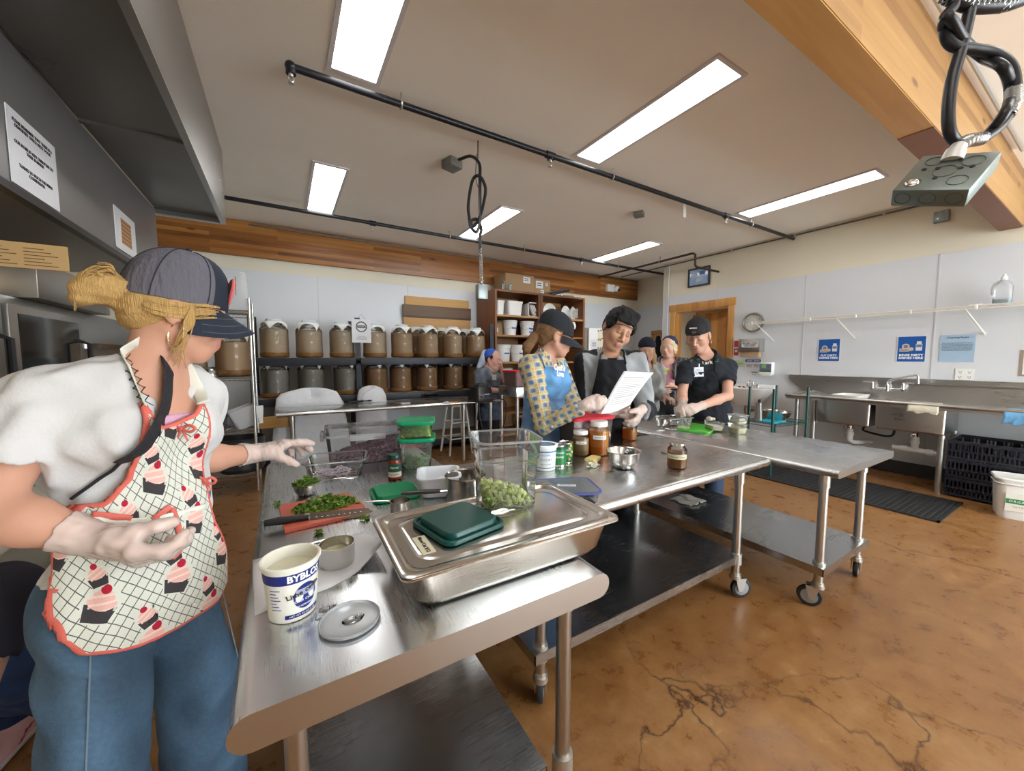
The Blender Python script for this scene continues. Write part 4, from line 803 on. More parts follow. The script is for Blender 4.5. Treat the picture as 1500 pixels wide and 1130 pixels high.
w = MB(); o3_ = Vector(t.location); w.tube(spline([(-.08, -.12, .02), (-.14, -.2, .005), (-.16, -.22, -.10), (-.10, -.23, -.34), (.05, -.235, -.40), (.20, -.23, -.3), (.26, -.2, -.1), (.28, -.12, .01), (.2, .0, .01)], 7), .0055, 8); w.build('power_cord', m_cord, t)
for u, v, lab, c in ((594, 592, 'clear plastic scrap in middle of the back table', (.6, .65, .7)), (655, 591, 'white small tray by the black scale', (.8, .8, .8)), (666, 591, 'orange yellow scrap beside the blender base', (.7, .4, .1))):
    w = MB(); w.loft([(0, .10, .05, .01), (.012, .12, .06, .01), (.016, .10, .045, .01)]); o = tag(w.build('food_scrap', mat('scrap_%d' % u, c, .5)), lab, 'scrap'); o.location = P(u, v, z=ZT4); o.rotation_euler = (0, 0, u)
o = tag(MB().lathe([(.03, 0), (.04, .01), (.045, .05), (.042, .05), (.035, .012), (.0, .008)], n=20).build('small_cup', chrome), 'little steel cup left of the black scale', 'cup'); o.location = P(607, 578, z=ZT4)
# stool
t = thing('stool', 'white wooden stool under the right end of the back table', 'stool', (2.08, 4.98, 0)); m_stool = mat('stool_paint', (.72, .70, .64), .5)
MB().lathe([(.14, .66), (.15, .665), (.15, .69), (.14, .695)], n=28).build('seat', m_stool, t)
cs = [(-1, -1), (1, -1), (1, 1), (-1, 1)]
for sx, sy in cs: MB().cyl((.10*sx, .10*sy, .67), (.17*sx, .17*sy, 0), .016, .014).build('leg', m_stool, t)
for z, f in ((.22, .147), (.44, .124)):
    for k in range(4):
        a, b = cs[k], cs[(k+1) % 4]; MB().cyl((a[0]*f, a[1]*f, z), (b[0]*f, b[1]*f, z), .009).build('rung', m_stool, t)
# bin with red lid on the stand
def bin_(name, lab, cat, loc, w_, d_, h_, mt, lidm=None, rz=0, r=.03, th=.003, lidname='lid', group=None, taper=.92):
    t = thing(name, lab, cat, loc, rz, group); w = MB()
    w.loft([(0, w_*taper-.02, d_*taper-.02, r), (.006, w_*taper, d_*taper, r), (h_-.012, w_, d_, r), (h_-.012, w_+.012, d_+.012, r+.006), (h_, w_+.014, d_+.014, r+.006), (h_, w_-.004, d_-.004, r), (.012, w_*taper-th*2, d_*taper-th*2, r)]); w.build('tub', mt, t)
    if lidm: w = MB(); w.loft([(h_-.010, w_+.018, d_+.018, r+.008), (h_+.006, w_+.024, d_+.024, r+.01), (h_+.010, w_+.012, d_+.012, r+.006), (h_+.009, w_-.02, d_-.02, r), (h_+.003, w_-.035, d_-.035, r)], cap=(True, True)); w.build(lidname, lidm, t)
    return t
m_redlid = mat('red_lid', (.62, .02, .045), .4); m_pink = clear('pinkish_tub', (.95, .80, .80), .1, .15, milky=.35, mcol=(.7, .5, .5))
bin_('storage_bin', 'pinkish bin with red lid on the small steel stand', 'bin', (2.64, 4.1, .986), .42, .34, .19, m_pink, m_redlid)
# low wooden chair with a bag, seen under the stand
t = thing('wooden_chair', 'small wooden chair half hidden behind the steel stand', 'chair', (3.25, 4.75, 0)); m_ch = wood('chair_wood', ((.30, .13, .03), (.45, .23, .07), (.55, .3, .1)), 'Z', .1, 3, .5, knots=False)
MB().bx(-.20, .20, -.2, .2, .42, .45, .005).build('seat', m_ch, t); w = MB(); w.bx(-.2, .2, .16, .19, .72, .80); w.build('backrest', m_ch, t)
for sx, sy in cs: MB().bx(.18*sx-.02, .18*sx+.02, .175*sy-.02, .175*sy+.02, 0, .42 if sy < 0 else .80).build('leg', m_ch, t)
o = tag(MB().loft([(0, .16, .12, .05), (.05, .2, .15, .06), (.16, .17, .1, .05), (.2, .1, .05, .02)]).build('cloth_bag', mat('canvas', (.66, .62, .54), .9)), 'pale cloth bag resting on the small wooden chair', 'bag'); o.location = (3.2, 4.68, .452)
# ---------------------------------------------------------------- wooden cabinet
m_cab = wood('cabinet_wood', ((.10, .035, .012), (.20, .075, .028), (.28, .12, .05)), 'Z', .4, 9, .45, plane='XZ', knots=False)
m_cabi = wood('cabinet_inside', ((.26, .12, .045), (.36, .18, .07), (.43, .24, .1)), 'X', .5, 9, .5, plane='XZ', knots=False)
t = thing('wooden_cabinet', 'open brown wooden cabinet of shelves with white buckets and tubs', 'cabinet', (3.78, 5.59, 0)); ox = 3.78
for x0, x1 in ((2.868, 2.90), (3.695, 3.735), (3.745, 3.785), (4.68, 4.72)): MB().bx(x0-ox, x1-ox, -.33, .33, 0, 2.42).build('side_panel', m_cab, t)
MB().bx(2.87-ox, 4.72-ox, .315, .33, 0, 2.42).build('back_panel', m_cabi, t)
for z in (2.42, 2.03, 1.712, 1.28, .89, .45, .1):
    MB().bx(2.90-ox, 3.695-ox, -.325, .315, z-.03, z).build('shelf', m_cab if z > 2.4 else m_cabi, t); MB().bx(3.785-ox, 4.68-ox, -.325, .315, z-.03, z).build('shelf', m_cab if z > 2.4 else m_cabi, t)
CABY = 5.42
def whitetub(lab, u, z, w_, h_, lid=False, name='food_tub'):
    x = P(u, 450, y=CABY).x; t = thing(name, lab, 'tub', (x, CABY+.06, z), 0, 'white tubs in the wooden cabinet'); w = MB()
    w.loft([(0, w_*.86, .22, .04), (h_-.03, w_, .26, .045), (h_-.03, w_+.016, .276, .05), (h_, w_+.016, .276, .05), (h_, w_-.006, .25, .04), (.012, w_*.84, .2, .04)]); w.build('body', white, t); return t
def pail(lab, u, z, r, h, tape=1, handle=True):
    x = P(u, 480, y=CABY).x; t = thing('pail', lab, 'bucket', (x, CABY+.05, z), 0, 'white pails in the wooden cabinet')
    MB().lathe([(r*.86, 0), (r*.88, .008), (r, h-.05), (r+.012, h-.045), (r+.012, h-.036), (r+.002, h-.034), (r+.004, h)], n=28).build('body', white, t); MB().lathe([(r+.014, h-.014), (r+.016, h), (r+.008, h+.008), (r-.02, h+.005)], n=28).build('lid', white2, t)
    for k in range(tape):
        w = MB(); w.rings([[Vector((math.cos(a)*(r*.96+.003), math.sin(a)*(r*.96+.003), z0)) for z0 in (h*.5-.012-.055*k, h*.5+.012-.055*k)] for a in [-PI/2+(-.25+.9*i/10) for i in range(11)]], closed=True); w.build('blue_tape', mat('painter_tape', (.02, .11, .45), .5), t)
    if handle: MB().tube(spline([(-r-.012, 0, h-.05), (-r-.03, -.05, h*.6), (-r*.7, -r*.95, h*.45), (-r*.2, -r-.02, h*.62)], 6), .005, 6).build('handle', mat('pail_wire', (.6, .6, .58), .4, .3), t)
# shelf z: items
whitetub('white tub at the left end of the top cabinet shelf', 731, 2.031, .15, .23); whitetub('white tub turned with a ring on its face, top cabinet shelf', 753, 2.031, .28, .24)
x = P(778, 450, y=CABY).x; t = thing('food_tub', 'white tub on its side holding stacked lids, top cabinet shelf', 'tub', (x, CABY+.14, 2.031+.12), 0, 'white tubs in the wooden cabinet'); w = MB(); w.loft([(0, .21, .21, .04), (.24, .25, .235, .04), (.24, .23, .215, .035), (.02, .19, .19, .035)]); o = w.build('body', white, t); o.rotation_euler = (PI/2, 0, 0)
for k in range(3): w = MB(); w.box((-.03+.035*k, -.20, -.01), (.012, .06, .19), .003, Euler((0, -.45, 0))); w.build('stacked_lid', white2, t)
for i, (u, r_) in enumerate(((806, .13), (828, .12), (838, .12), (846, .13))):
    x = P(u, 450, y=CABY).x; o = tag(MB().lathe([(r_*.55, 0), (r_*.62, .005), (r_, .10), (r_+.01, .105), (r_-.006, .10), (r_*.55, .012)], n=28).build('plastic_bowl', white2), ['leftmost', 'second', 'third', 'rightmost'][i]+' white bowl standing on edge, top shelf of the right cabinet half', 'bowl', 'white bowls standing on edge'); o.location = (x, CABY+.12, 2.031+r_); o.rotation_euler = (PI/2, 0, .25*i)
def cbox(lab, c, d, rz=0, labels=()):
    t = thing('cardboard_box', lab, 'box', c, rz); MB().box((0, 0, d[2]/2), d, .003).build('carton', mat('cardboard', (.36, .23, .12), .8, var=.08, vscale=4), t); MB().box((0, 0, d[2]), (d[0], .05, .002)).build('tape', mat('brown_tape', (.42, .28, .15), .3), t)
    for x, z, w_, h_ in labels: MB().box((x, -d[1]/2-.001, z), (w_, .002, h_)).build('paper_label', paperm, t); 
    for x, z, w_, h_ in labels:
        for k in range(2): MB().box((x-.01, -d[1]/2-.0025, z+h_*.2-k*h_*.3), (w_*.6, .001, h_*.1)).build('print_line', ink, t)
    return t
cbox('open-sided cardboard box with one label, left one atop the cabinet', (3.42, 5.60, 2.421), (.56, .40, .30), 0, [(.13, .22, .14, .10)])
cbox('cardboard box with three labels, right one atop the cabinet', (3.90, 5.60, 2.421), (.34, .32, .27), 0, [(-.06, .18, .15, .12), (.09, .2, .05, .05), (0, .05, .07, .09)])
cbox('small cardboard box on the second cabinet shelf', (3.02, 5.6, 1.713), (.22, .2, .21), 0, [(.0, .09, .07, .07)])
pail('white pail with a wire handle, second cabinet shelf', 749, 1.713, .115, .24, 1); pail('white pail with two blue tape strips, second cabinet shelf', 774, 1.713, .115, .24, 2)
pail('white pail with blue tape at left, third cabinet shelf', 738, 1.281, .13, .27, 1, False); pail('white pail with blue tape at right, third cabinet shelf', 760, 1.281, .13, .27, 1); pail('white pail with blue tape on fourth cabinet shelf', 741, .891, .13, .27, 1, False)
whitetub('shallow white tub on the fourth cabinet shelf', 758, .891, .25, .17)
o = tag(MB().lathe([(.08, 0), (.085, .14), (.08, .14), (.07, .01)], n=20).build('plastic_cup', clear('cloudy_cup', dens=.1, milky=.6)), 'cloudy cup at left on the third cabinet shelf, behind pails', 'cup'); o.location = (3.05, 5.62, 1.45) if False else (2.99, 5.75, 1.281)
for i, u in enumerate((739, 749)):
    t = thing('bar_clamp', ['left', 'right'][i]+' small blue clamp standing on the cabinet top', 'clamp', (P(u, 420, y=5.32).x, 5.34, 2.421), 0, 'clamps on the cabinet top'); m_cl_b = mat('clamp_blue', (.25, .38, .46), .4, .5)
    w = MB(); w.bx(-.03, .03, -.012, .012, 0, .02, .003); w.bx(-.03, -.012, -.012, .012, .02, .10, .003); w.bx(-.03, .02, -.01, .01, .085, .105, .003); w.build('jaw', m_cl_b, t); w = MB(); w.cyl((.012, 0, .02), (.012, 0, .15), .006, n=8); w.cyl((-.012, 0, .148), (.036, 0, .148), .005, n=8); w.build('screw', m_cl_b, t)
o = tag(MB().bx(-.14, .22, -.05, .05, 0, .008).build('clamp_rail', black), 'dark thin board under the clamps on cabinet top', 'board'); o.location = (3.05, 5.34, 2.421)
t = thing('folding_frame', 'black open frame stand lying on the right cabinet top', 'frame', (4.20, 5.45, 2.421)); w = MB(); w.tube([(-.26, -.14, .02), (.14, -.14, .13), (.40, .1, .17), (0, .1, .06)], .018, 8, loop=True); w.build('frame', black, t); w = MB(); w.loft([(0, .16, .06, .01), (.03, .16, .06, .01)], (.1, -.1, 0)); w.bx(.05, .3, -.15, -.13, .005, .025); w.build('clip', chrome, t)
# refrigerator with papers
t = thing('refrigerator', 'white refrigerator with papers on it behind the man', 'refrigerator', (5.20, 5.6, 0)); MB().bx(-.36, .36, -.28, .28, .02, 1.90, .012).build('cabinet', white2, t); MB().bx(-.36, .36, -.33, -.285, .06, 1.89, .012).build('door', white2, t); MB().bx(-.33, -.30, -.37, -.335, .9, 1.35, .006).build('handle', white, t)
w = MB(); w.bx(-.14, .10, -.335, -.332, 1.52, 1.86); pp = w.build('patterned_sheet', mat('cream_sheet', (.76, .74, .62), .6), t)
r9 = random.Random(4); w = MB(); g2 = MB()
for k in range(14): (w if k % 2 else g2).box((-.13+.22*(k % 5)/4+r9.uniform(-.01, .01), -.3365, 1.54+.3*(k//5)/2+r9.uniform(-.02, .02)), (.035, .002, .03))
w.build('red_motif', mat('motif_red', (.5, .12, .06), .6), pp); g2.build('green_motif', mat('motif_green', (.15, .3, .08), .6), pp); text('Kitchen Veggies', .03, mat('motif_ink', (.35, .1, .05), .6), pp, M=frame((-.02, -.337, 1.7), (1, 0, 0), (0, 0, 1)))
for x0, x1, z0, z1 in ((-.32, -.16, 1.50, 1.68), (-.30, -.15, 1.2, 1.46)): MB().bx(x0, x1, -.335, -.332, z0, z1).build('note_sheet', paperm, t); text('open daily\nkeep closed\nlabel food\nno personal\nitems', .02, ink, t, M=frame(((x0+x1)/2, -.336, (z0+z1)/2), (1, 0, 0), (0, 0, 1)))
# security camera on the band
t = thing('security_camera', 'small white security camera on the wood band', 'camera', (6.0, YB-.06, 2.80)); MB().bx(-.16, .05, -.08, 0, -.075, .075, .012).build('bracket', white2, t); MB().ball((.07, -.10, -.01), .062).build('dome', white2, t); MB().ball((.085, -.145, -.035), .034).build('lens', black, t)
# coat pegs and coats on the recess wall
t = thing('coat_hook_board', 'small wooden hook board on the recess wall by the door', 'hook board', (XF-.02, 5.17, 1.83)); MB().bx(-.02, .01, -.30, .30, -.09, .09, .004).build('board', m_ch, t)
for y in (-.2, 0, .2): MB().tube([(-.02, y, 0), (-.07, y, -.01), (-.075, y, .03)], .007, 6).build('hook', ink, t)
def coat(lab, y, z0, z1, w_, mt, x=XF-.12):
    w = MB(); G = []
    for i in range(12):
        f = i/11; row = []
        for k in range(21):
            a = 2*PI*k/20; ww = w_*(.25+.75*min(1, f*3))*(1+.1*math.sin(4*a+f*3)); row.append(Vector((x+.07*math.cos(a)*(.4+.6*min(1, f*3)), y+ww/2*math.sin(a), z1-(z1-z0)*f)))
        G.append(row)
    return tag(w.grid(G).build('coat', mt, smooth=180), lab, 'coat')
coat('black coat hanging on the recess wall', 5.22, .75, 1.80, .26, mat('black_cloth', (.012, .012, .014), .95)); coat('dark red coat hanging beside the black coat', 5.56, .9, 1.66, .34, mat('maroon_cloth', (.16, .012, .02), .95)); coat('pale pink coat hanging nearest the door corner', 5.00, .8, 1.8, .14, mat('pink_cloth', (.62, .45, .46), .95))
# ---------------------------------------------------------------- ovens and notices on the left
t = thing('double_oven', 'dark glass double oven on the left behind the woman', 'oven', (-1.1, 2.0, 0)); ox, oy = -1.1, 2.0; m_ov = mat('oven_steel', (.33, .32, .30), .32, .9, var=.1, vscale=3)
KO = 1.155
MB().bx(-1.39-ox, -.83*KO-ox, 1.6-oy, 3.9-oy, .78, 1.35+.22*KO, .004).build('body', m_ov, t)
m_og = mat('oven_glass', (.012, .013, .013), .08)
for y0 in (1.64, 2.33):
    w = MB(); w.bx(-.83*KO-ox, -.80*KO-ox, y0-oy, y0+.65-oy, .84, 1.565, .006); d = w.build('door', m_ov, t); MB().bx(-.803*KO-ox, -.797*KO-ox, y0+.06-oy, y0+.59-oy, .93, 1.53).build('window', m_og, d)
    w = MB(); w.tube([(-.80*KO-ox, y0+.57-oy, .96), (-.76*KO-ox, y0+.57-oy, .98), (-.76*KO-ox, y0+.57-oy, 1.42), (-.80*KO-ox, y0+.57-oy, 1.44)], .011, 8); w.build('handle', black, d)
MB().bx(-1.0-ox, -.90-ox, 3.1-oy, 3.85-oy, 1.40, 1.43).build('side_rail', chrome, t)
for x, y in ((-1.36, 1.66), (-.99, 1.66), (-1.36, 3.84), (-.99, 3.84)): MB().bx(x-ox-.02, x-ox+.02, y-oy-.02, y-oy+.02, 0, .78).build('leg', m_ov, t)
MB().bx(-1.38-ox, -.97-ox, 1.64-oy, 3.86-oy, .22, .25).build('lower_rack', m_ov, t)
t = thing('warming_cabinet', 'stainless cabinet top with brown instruction strip above the ovens', 'cabinet', (-1.1, 2.9, 1.607)); MB().bx(-.19, .20, -.4, .4, 0, .165, .004).build('body', m_ov, t)
s_ = MB(); s_.bx(-.20, .30, -.408, -.402, .125, .232); s_ = s_.build('instruction_strip', mat('brown_strip', (.55, .36, .16), .6), t)
for k in range(4):
    for j in range(6): MB().bx(-.19+.12*k, -.19+.12*k+.10-.02*(j % 3), -.4095, -.408, .138+.014*j, .141+.014*j).build('text_line', mat('brown_ink', (.12, .06, .02), .7), s_)
t = thing('notice_sheet', 'white typed notice in plastic sleeve on the grey panel at left', 'notice', (XL+.002, 2.30, 2.115)); th = .10
MB().bx(0, .003, -.17, .17, -.135, .135).build('sheet', paperm, t)
FL = lambda y, z: frame((.0036, y, z), (0, 1, 0), (0, 0, 1))
text('PLEASE REMEMBER THAT THERE IS A\nDENTISTRY OFFICE NEXT DOOR', .017, ink, t, M=FL(0, .09), bold=.0004); text('OUR NOISE IS VERY DISRUPTIVE TO\nTHEIR BUSINESS', .017, ink, t, M=FL(0, .015), bold=.0004); text('THANKS SO MUCH FOR BEING\nCONSIDERATE', .017, ink, t, M=FL(0, -.065), bold=.0004)
None
t = thing('notice_sheet', 'white framed sheet with orange table print on the grey panel', 'notice', (XL+.002, 3.31, 2.115)); MB().bx(0, .004, -.18, .18, -.12, .12).build('sheet', paperm, t); MB().bx(.004, .005, -.085, .09, -.075, .075).build('orange_print', mat('orange_print', (.52, .24, .08), .6), t)
for k in range(6): MB().bx(.005, .0056, -.08, .085, .055-.024*k, .062-.024*k).build('print_line', mat('print_dark', (.12, .13, .10), .6), t)
# ================================================================== things on the prep tables
def at(u, v, z=T): return P(u, v, z=z)
m_clearS = clear('clear_polycarbonate', (.95, .965, .975), .05, .05, 1.5, milky=.05)
m_rimS = clear('clear_rim', (.85, .88, .9), .08, .12, 1.5, milky=.35)
m_grlid = mat('green_lid', (.0, .26, .11), .38); m_dklid = mat('dark_green_lid', (.004, .062, .055), .33)
# paper sheet
t = thing('paper_sheet', 'white printed sheet lying under the yogurt tub on nearest table', 'paper', (.07, 1.13, T+.0008))
G = []
for i in range(13):
    row = []
    for j in range(9):
        a, b = i/12, j/8; x = -.145+.30*a; y = -.125+.25*b-.10*a*a*(1-b)*0; z = .03*max(0, a-.72)**1.2*(1-b)*8
        x -= .02*b; y += .02*a-.03*(1-b)*(1-a)+.09*(1-b)*max(0, a-.5)
        row.append(Vector((x, y, z)))
    G.append(row)
MB().grid(G, .0006).build('sheet', paperm, t, 180)
for k in range(5): MB().bx(-.12+.02*k, .10, .092-.0*k, .095, .0008, .0014).build('text_line', mat('faint_ink', (.25, .27, .3), .7), t) if k == 0 else None
w = MB(); w.tube([(.115+.018*math.cos(a), .02+.018*math.sin(a), .002) for a in [k*PI/8 for k in range(16)]], .0012, 5, loop=True); w.tube([(.115+.010*math.cos(a), .02+.010*math.sin(a), .002) for a in [k*PI/8 for k in range(16)]], .001, 5, loop=True); w.build('printed_seal', mat('faint_ink2', (.45, .5, .55), .7), t)
# yogurt tub
c = at(430, 908); c = Vector((c.x, c.y+.035, T+.001))
t = thing('yogurt_tub', 'open white tub with blue print reading BYBLOS near the table corner', 'tub', c)
tr = [(0, .049), (.135, .0595)]
def trad(z): return .049+(.0595-.049)*z/.135
MB().lathe([(.044, .004), (.046, 0), (.049, .001), (.0592, .130), (.0635, .131), (.0640, .1365), (.0615, .138), (.0575, .1365), (.0472, .006), (.02, .005)], n=48, cap=(True, True)).build('tub_body', mat('tub_white', (.80, .79, .72), .32, sss=.1), t)
MB().lathe([(.001, .108), (.0553, .108)], n=40, cap=(False, False)).build('yogurt', mat('cloudy_whey', (.62, .60, .44), .15, bump=.15, bscale=60), t)
m_byb = mat('tub_blue', (.012, .025, .19), .4)
t.scale = (.95, .95, .92)
camdir = math.atan2(-c.y, -c.x)   # the printed front faces the camera
def wrap(z0, z1, a0, a1, mt, name, par, off=.0006, n=24):
    return MB().rings([[Vector(((trad(z)+off)*math.cos(a), (trad(z)+off)*math.sin(a), z)) for z in (z0, z1)] for a in [a0+(a1-a0)*k/n for k in range(n+1)]], closed=True).build(name, mt, par)
def wraptext(s, size, mt, par, z, a, off=.0012, bold=.0, sp=1.0, name='lettering', tilt=0):
    o = text(s, size, mt, par, name, None, depth=.0002, bold=bold, sp=sp); me = o.data
    for v in me.vertices:
        x, y = v.co.x, v.co.y; x, y = x*math.cos(tilt)-y*math.sin(tilt), x*math.sin(tilt)+y*math.cos(tilt)
        r = trad(z+y)+off+v.co.z; an = a+x/trad(z); v.co = (r*math.cos(an), r*math.sin(an), z+y)
    return o
A0 = camdir+.42
wrap(.096, .120, A0-2.0, A0+1.0, m_byb, 'blue_band', t); wraptext('BYBLOS', .022, whiteink, t, .108, A0+.08, bold=.0008)
wrap(.010, .020, A0-.75, A0+.85, m_byb, 'blue_band', t); wraptext('NET WT 32 OZ (2 LB)', .006, whiteink, t, .015, A0)
w = MB(); R0 = [(.026*math.cos(k*PI/20), .031*math.sin(k*PI/20)) for k in range(40)]
vs = [w.bm.verts.new(((trad(.058+y)+.0007)*math.cos(A0+.1+x/.053), (trad(.058+y)+.0007)*math.sin(A0+.1+x/.053), .058+y)) for x, y in R0]
cv = w.bm.verts.new(((trad(.058)+.0012)*math.cos(A0+.1), (trad(.058)+.0012)*math.sin(A0+.1), .058))
for k in range(40): w.bm.faces.new((vs[k], vs[(k+1) % 40], cv))
w.build('blue_oval', m_byb, t); wrap(.061, .078, A0-.30, A0+.5, mat('tub_grey_blue', (.35, .38, .5), .5), 'pale_stripe', t, .0012)
wraptext('KEFIR CHEESE', .0085, whiteink, t, .049, A0+.1, .0017); wraptext('KEEP REFRIGERATED', .0055, whiteink, t, .036, A0+.1, .0017); wraptext('Lime cedin', .017, ink, t, .071, A0+.02, .0022, bold=.0003, tilt=.22)
wrap(.030, .092, A0-1.32, A0-.80, mat('facts_white', (.8, .8, .78), .5), 'facts_box', t)
for k in range(7): wrap(.035+.008*k, .037+.008*k, A0-1.28, A0-.86-.08*(k % 3), m_byb, 'facts_line', t, .0012, 8)
# lid on the table and spilled water
o = tag(MB().lathe([(.0, .001), (.064, .001), (.068, .003), (.069, .008), (.066, .009), (.063, .005), (.05, .0035), (.0, .003)], n=56, cap=(False, False)).build('tub_lid', clear('milky_lid', (.9, .93, .96), .1, .18, milky=.62, mcol=(.80, .84, .88))), 'round translucent lid lying beside the yogurt tub', 'lid'); lc = (at(553, 900)+at(470, 925))/2; o.location = (lc.x, lc.y+.003, T+.0005); o.scale = (.9, .9, 1)
m_water = clear('water', (.98, .98, .98), .0, .02, 1.33)
def puddle(lab, pts, r):
    w = MB()
    for p_ in pts: w.ball((p_[0], p_[1], 0), (p_[2], p_[3], .0018), 14)
    o = tag(w.build('water_puddle', m_water, smooth=180), lab, 'puddle'); o.location = (0, 0, T+.0004); o['kind'] = 'stuff'; return o
a = at(478, 893); b = at(470, 905); puddle('spilled water between the yogurt tub and its lid', [(a.x, a.y, .016, .010), (a.x+.012, a.y+.008, .01, .008), (b.x, b.y, .012, .009), (a.x-.012, a.y+.014, .008, .006)], 0)
a = lc; puddle('water film lying on the round lid', [(a.x+.005, a.y, .022, .014), (a.x+.02, a.y+.004, .01, .008)], 0).location = (0, 0, T+.005)
# measuring cups
def mcup(lab, loc, r, h, rz, hl, fill=None):
    t = thing('measuring_cup', lab, 'cup', loc, rz); MB().lathe([(r*.93, 0), (r*.97, .003), (r, .01), (r, h-.002), (r+.0012, h), (r-.001, h), (r-.0016, .01), (r*.9, .004), (0, .004)], n=44, cap=(True, False)).build('cup', mat('cup_steel', (.62, .61, .58), .2, 1, rvar=.06, vscale=20), t)
    MB().tube([(r-.001, 0, h-.004), (r+.02, 0, h-.004), (r+hl, 0, h-.01)], [(.002, .010), (.002, .009), (.002, .008)], 8, flat=(0, 0, 1)).build('handle', m_chrome2, t)
    if fill: MB().lathe([(0, h*.55), (r-.002, h*.55)], n=36, cap=(False, False)).build('liquid', fill, t)
m_chrome2 = mat('satin_chrome', (.66, .65, .63), .2, 1)
cc = at(490, 838); mcup('steel measuring cup standing on the paper sheet', (cc.x+.012, cc.y+.04, T+.0022), .045, .058, 2.7, .09, mat('lime_juice', (.42, .40, .24), .1))
cc = at(590, 755); mcup('small steel measuring cup beside the big covered pan', (cc.x, cc.y+.03, T+.001), .036, .045, 2.5, .10)
# hotel pan with lid
c0 = (.508, .928); PW, PD = .625, .362; PH = .105
t = thing('hotel_pan', 'big covered stainless steam table pan on corner of nearest table', 'pan', (c0[0], c0[1], T+.001), math.radians(-1))
m_pan = steel('pan_steel', (.66, .64, .60), .26, 0, .03); m_panlid = mat('pan_lid_steel', (.68, .66, .62), .2, 1, var=.06, vscale=5, rvar=.08)
w = MB(); w.loft([(.004, PW-.11, PD-.11, .05), (0, PW-.12, PD-.12, .05), (.0, PW-.14, PD-.14, .045), (.004, PW-.095, PD-.095, .055), (.025, PW-.06, PD-.06, .06), (PH-.012, PW-.035, PD-.035, .05), (PH-.005, PW-.03, PD-.03, .05), (PH-.003, PW, PD, .025), (PH, PW, PD, .025), (PH+.0005, PW-.03, PD-.03, .045)], k=6, cap=(True, False)); w.build('pan', m_pan, t)
w = MB(); hx, hy, hr = .02, -.02, .055
w.loft([(PH+.001, PW-.004, PD-.004, .025), (PH+.006, PW-.002, PD-.002, .025), (PH+.008, PW-.012, PD-.012, .025), (PH+.007, PW-.05, PD-.05, .035), (PH-.004, PW-.075, PD-.075, .045), (PH-.005, PW-.09, PD-.09, .045), (PH+.003, PW-.115, PD-.115, .05), (PH+.004, PW-.14, PD-.14, .05)], k=6); lid = w.build('pan_lid', m_panlid, t)
w = MB(); w.loft([(PH+.0045, .15, .085, .04), (PH+.0062, .145, .08, .038), (PH+.0045, .13, .066, .033)], (.04, .035, 0), k=6, cap=(False, False)); w.tube([(.0, .035, PH+.006), (.04, .035, PH+.009), (.08, .035, PH+.006)], .006, 8); w.build('lid_handle', m_panlid, lid)
w = MB(); w.box((-.228, -.050, PH+.0048), (.032, .095, .0008)); tp = w.build('tape_label', mat('masking_tape', (.66, .62, .46), .7), t)
text('Mixed Cel 3/12', .0135, ink, tp, M=frame((-.228, -.050, PH+.0055), (.0, -1, 0), (1, 0, 0)), bold=.0002)
def onpan(x, y, z=PH+.0052): return Vector((c0[0], c0[1], T+.001))+Matrix.Rotation(math.radians(-1), 3, 'Z') @ Vector((x, y, z))
# dark green square lid upside down on the pan
def sqlid(lab, loc, rz, s, mt, flip=True, group=None, d=None):
    d = d or s; t = thing('food_box_lid', lab, 'lid', loc, rz, group)
    w = MB(); w.loft([(.0, s*.97, d*.97, .028), (.002, s, d, .03), (.010, s, d, .03), (.012, s*.985, d*.985, .03), (.012, s*.93, d*.93, .03), (.006, s*.90, d*.90, .028), (.006, s*.85, d*.85, .028), (.022, s*.83, d*.83, .026), (.024, s*.81, d*.81, .025), (.024, s*.5, d*.5, .02)], k=6); w.build('lid_body', mt, t); return t
sqlid('dark green square lid lying on the covered pan', onpan(-.112, .012), math.radians(12), .195, m_dklid)
# celery container
cel = onpan(.085, .105)
def cambro(lab, loc, rz, s0, s1, h, name='square_container', mt=None, group=None, fr=.035):
    t = thing(name, lab, 'container', loc, rz, group); mt = mt or m_clearS; w = MB()
    w.loft([(.004, s0*.9, s0*.9, fr), (0, s0*.94, s0*.94, fr), (.006, s0, s0, fr), (h*.70, s0+(s1-s0)*.35, s0+(s1-s0)*.35, fr), (h*.74, s0+(s1-s0)*.8, s0+(s1-s0)*.8, fr), (h, s1, s1, fr)], k=5, cap=(True, False)); w.build('walls', mt, t)
    w = MB(); w.loft([(h-.004, s1-.002, s1-.002, fr), (h-.004, s1+.014, s1+.014, fr+.006), (h+.002, s1+.014, s1+.014, fr+.006), (h+.002, s1-.002, s1-.002, fr)], k=5, cap=(False, False)); w.build('rim', m_rimS, t)
    w = MB(); w.loft([(h*.70, s0+(s1-s0)*.35, s0+(s1-s0)*.35, fr), (h*.725, s0+(s1-s0)*.75+.001, s0+(s1-s0)*.75+.001, fr)], k=5, cap=(False, False)); w.loft([(.003, s0*.95, s0*.95, fr), (.010, s0+.0015, s0+.0015, fr)], k=5, cap=(False, False)); w.build('step_ridge', m_rimS, t)
    return t
t = cambro('large clear square container of chopped celery standing on the pan', cel, math.radians(-16), .168, .196, .21)
mk = MB(); mk.bx(.02, .0215, .0855, .0865, .03, .20)
for k in range(7): mk.bx(.002, .02, .0855, .0865, .04+.025*k, .042+.025*k)
mk.build('scale_line', mat('maroon_ink', (.2, .03, .04), .6), t)
for k, s_ in enumerate(('1L', '2L', '3.5L')): text(s_, .014, mat('maroon_ink', (.2, .03, .04), .6), t, 'scale_numeral', frame((-.015, .0855, .05+.06*k), (1, 0, 0), (0, 0, 1)))
MB().box((-.0885, -.01, .11), (.001, .09, .03)).build('tape_label', mat('masking_tape', (.66, .62, .46), .7), t); text('Celery 5/12', .016, ink, t, M=frame((-.0892, -.01, .11), (0, -1, 0), (0, 0, 1)))
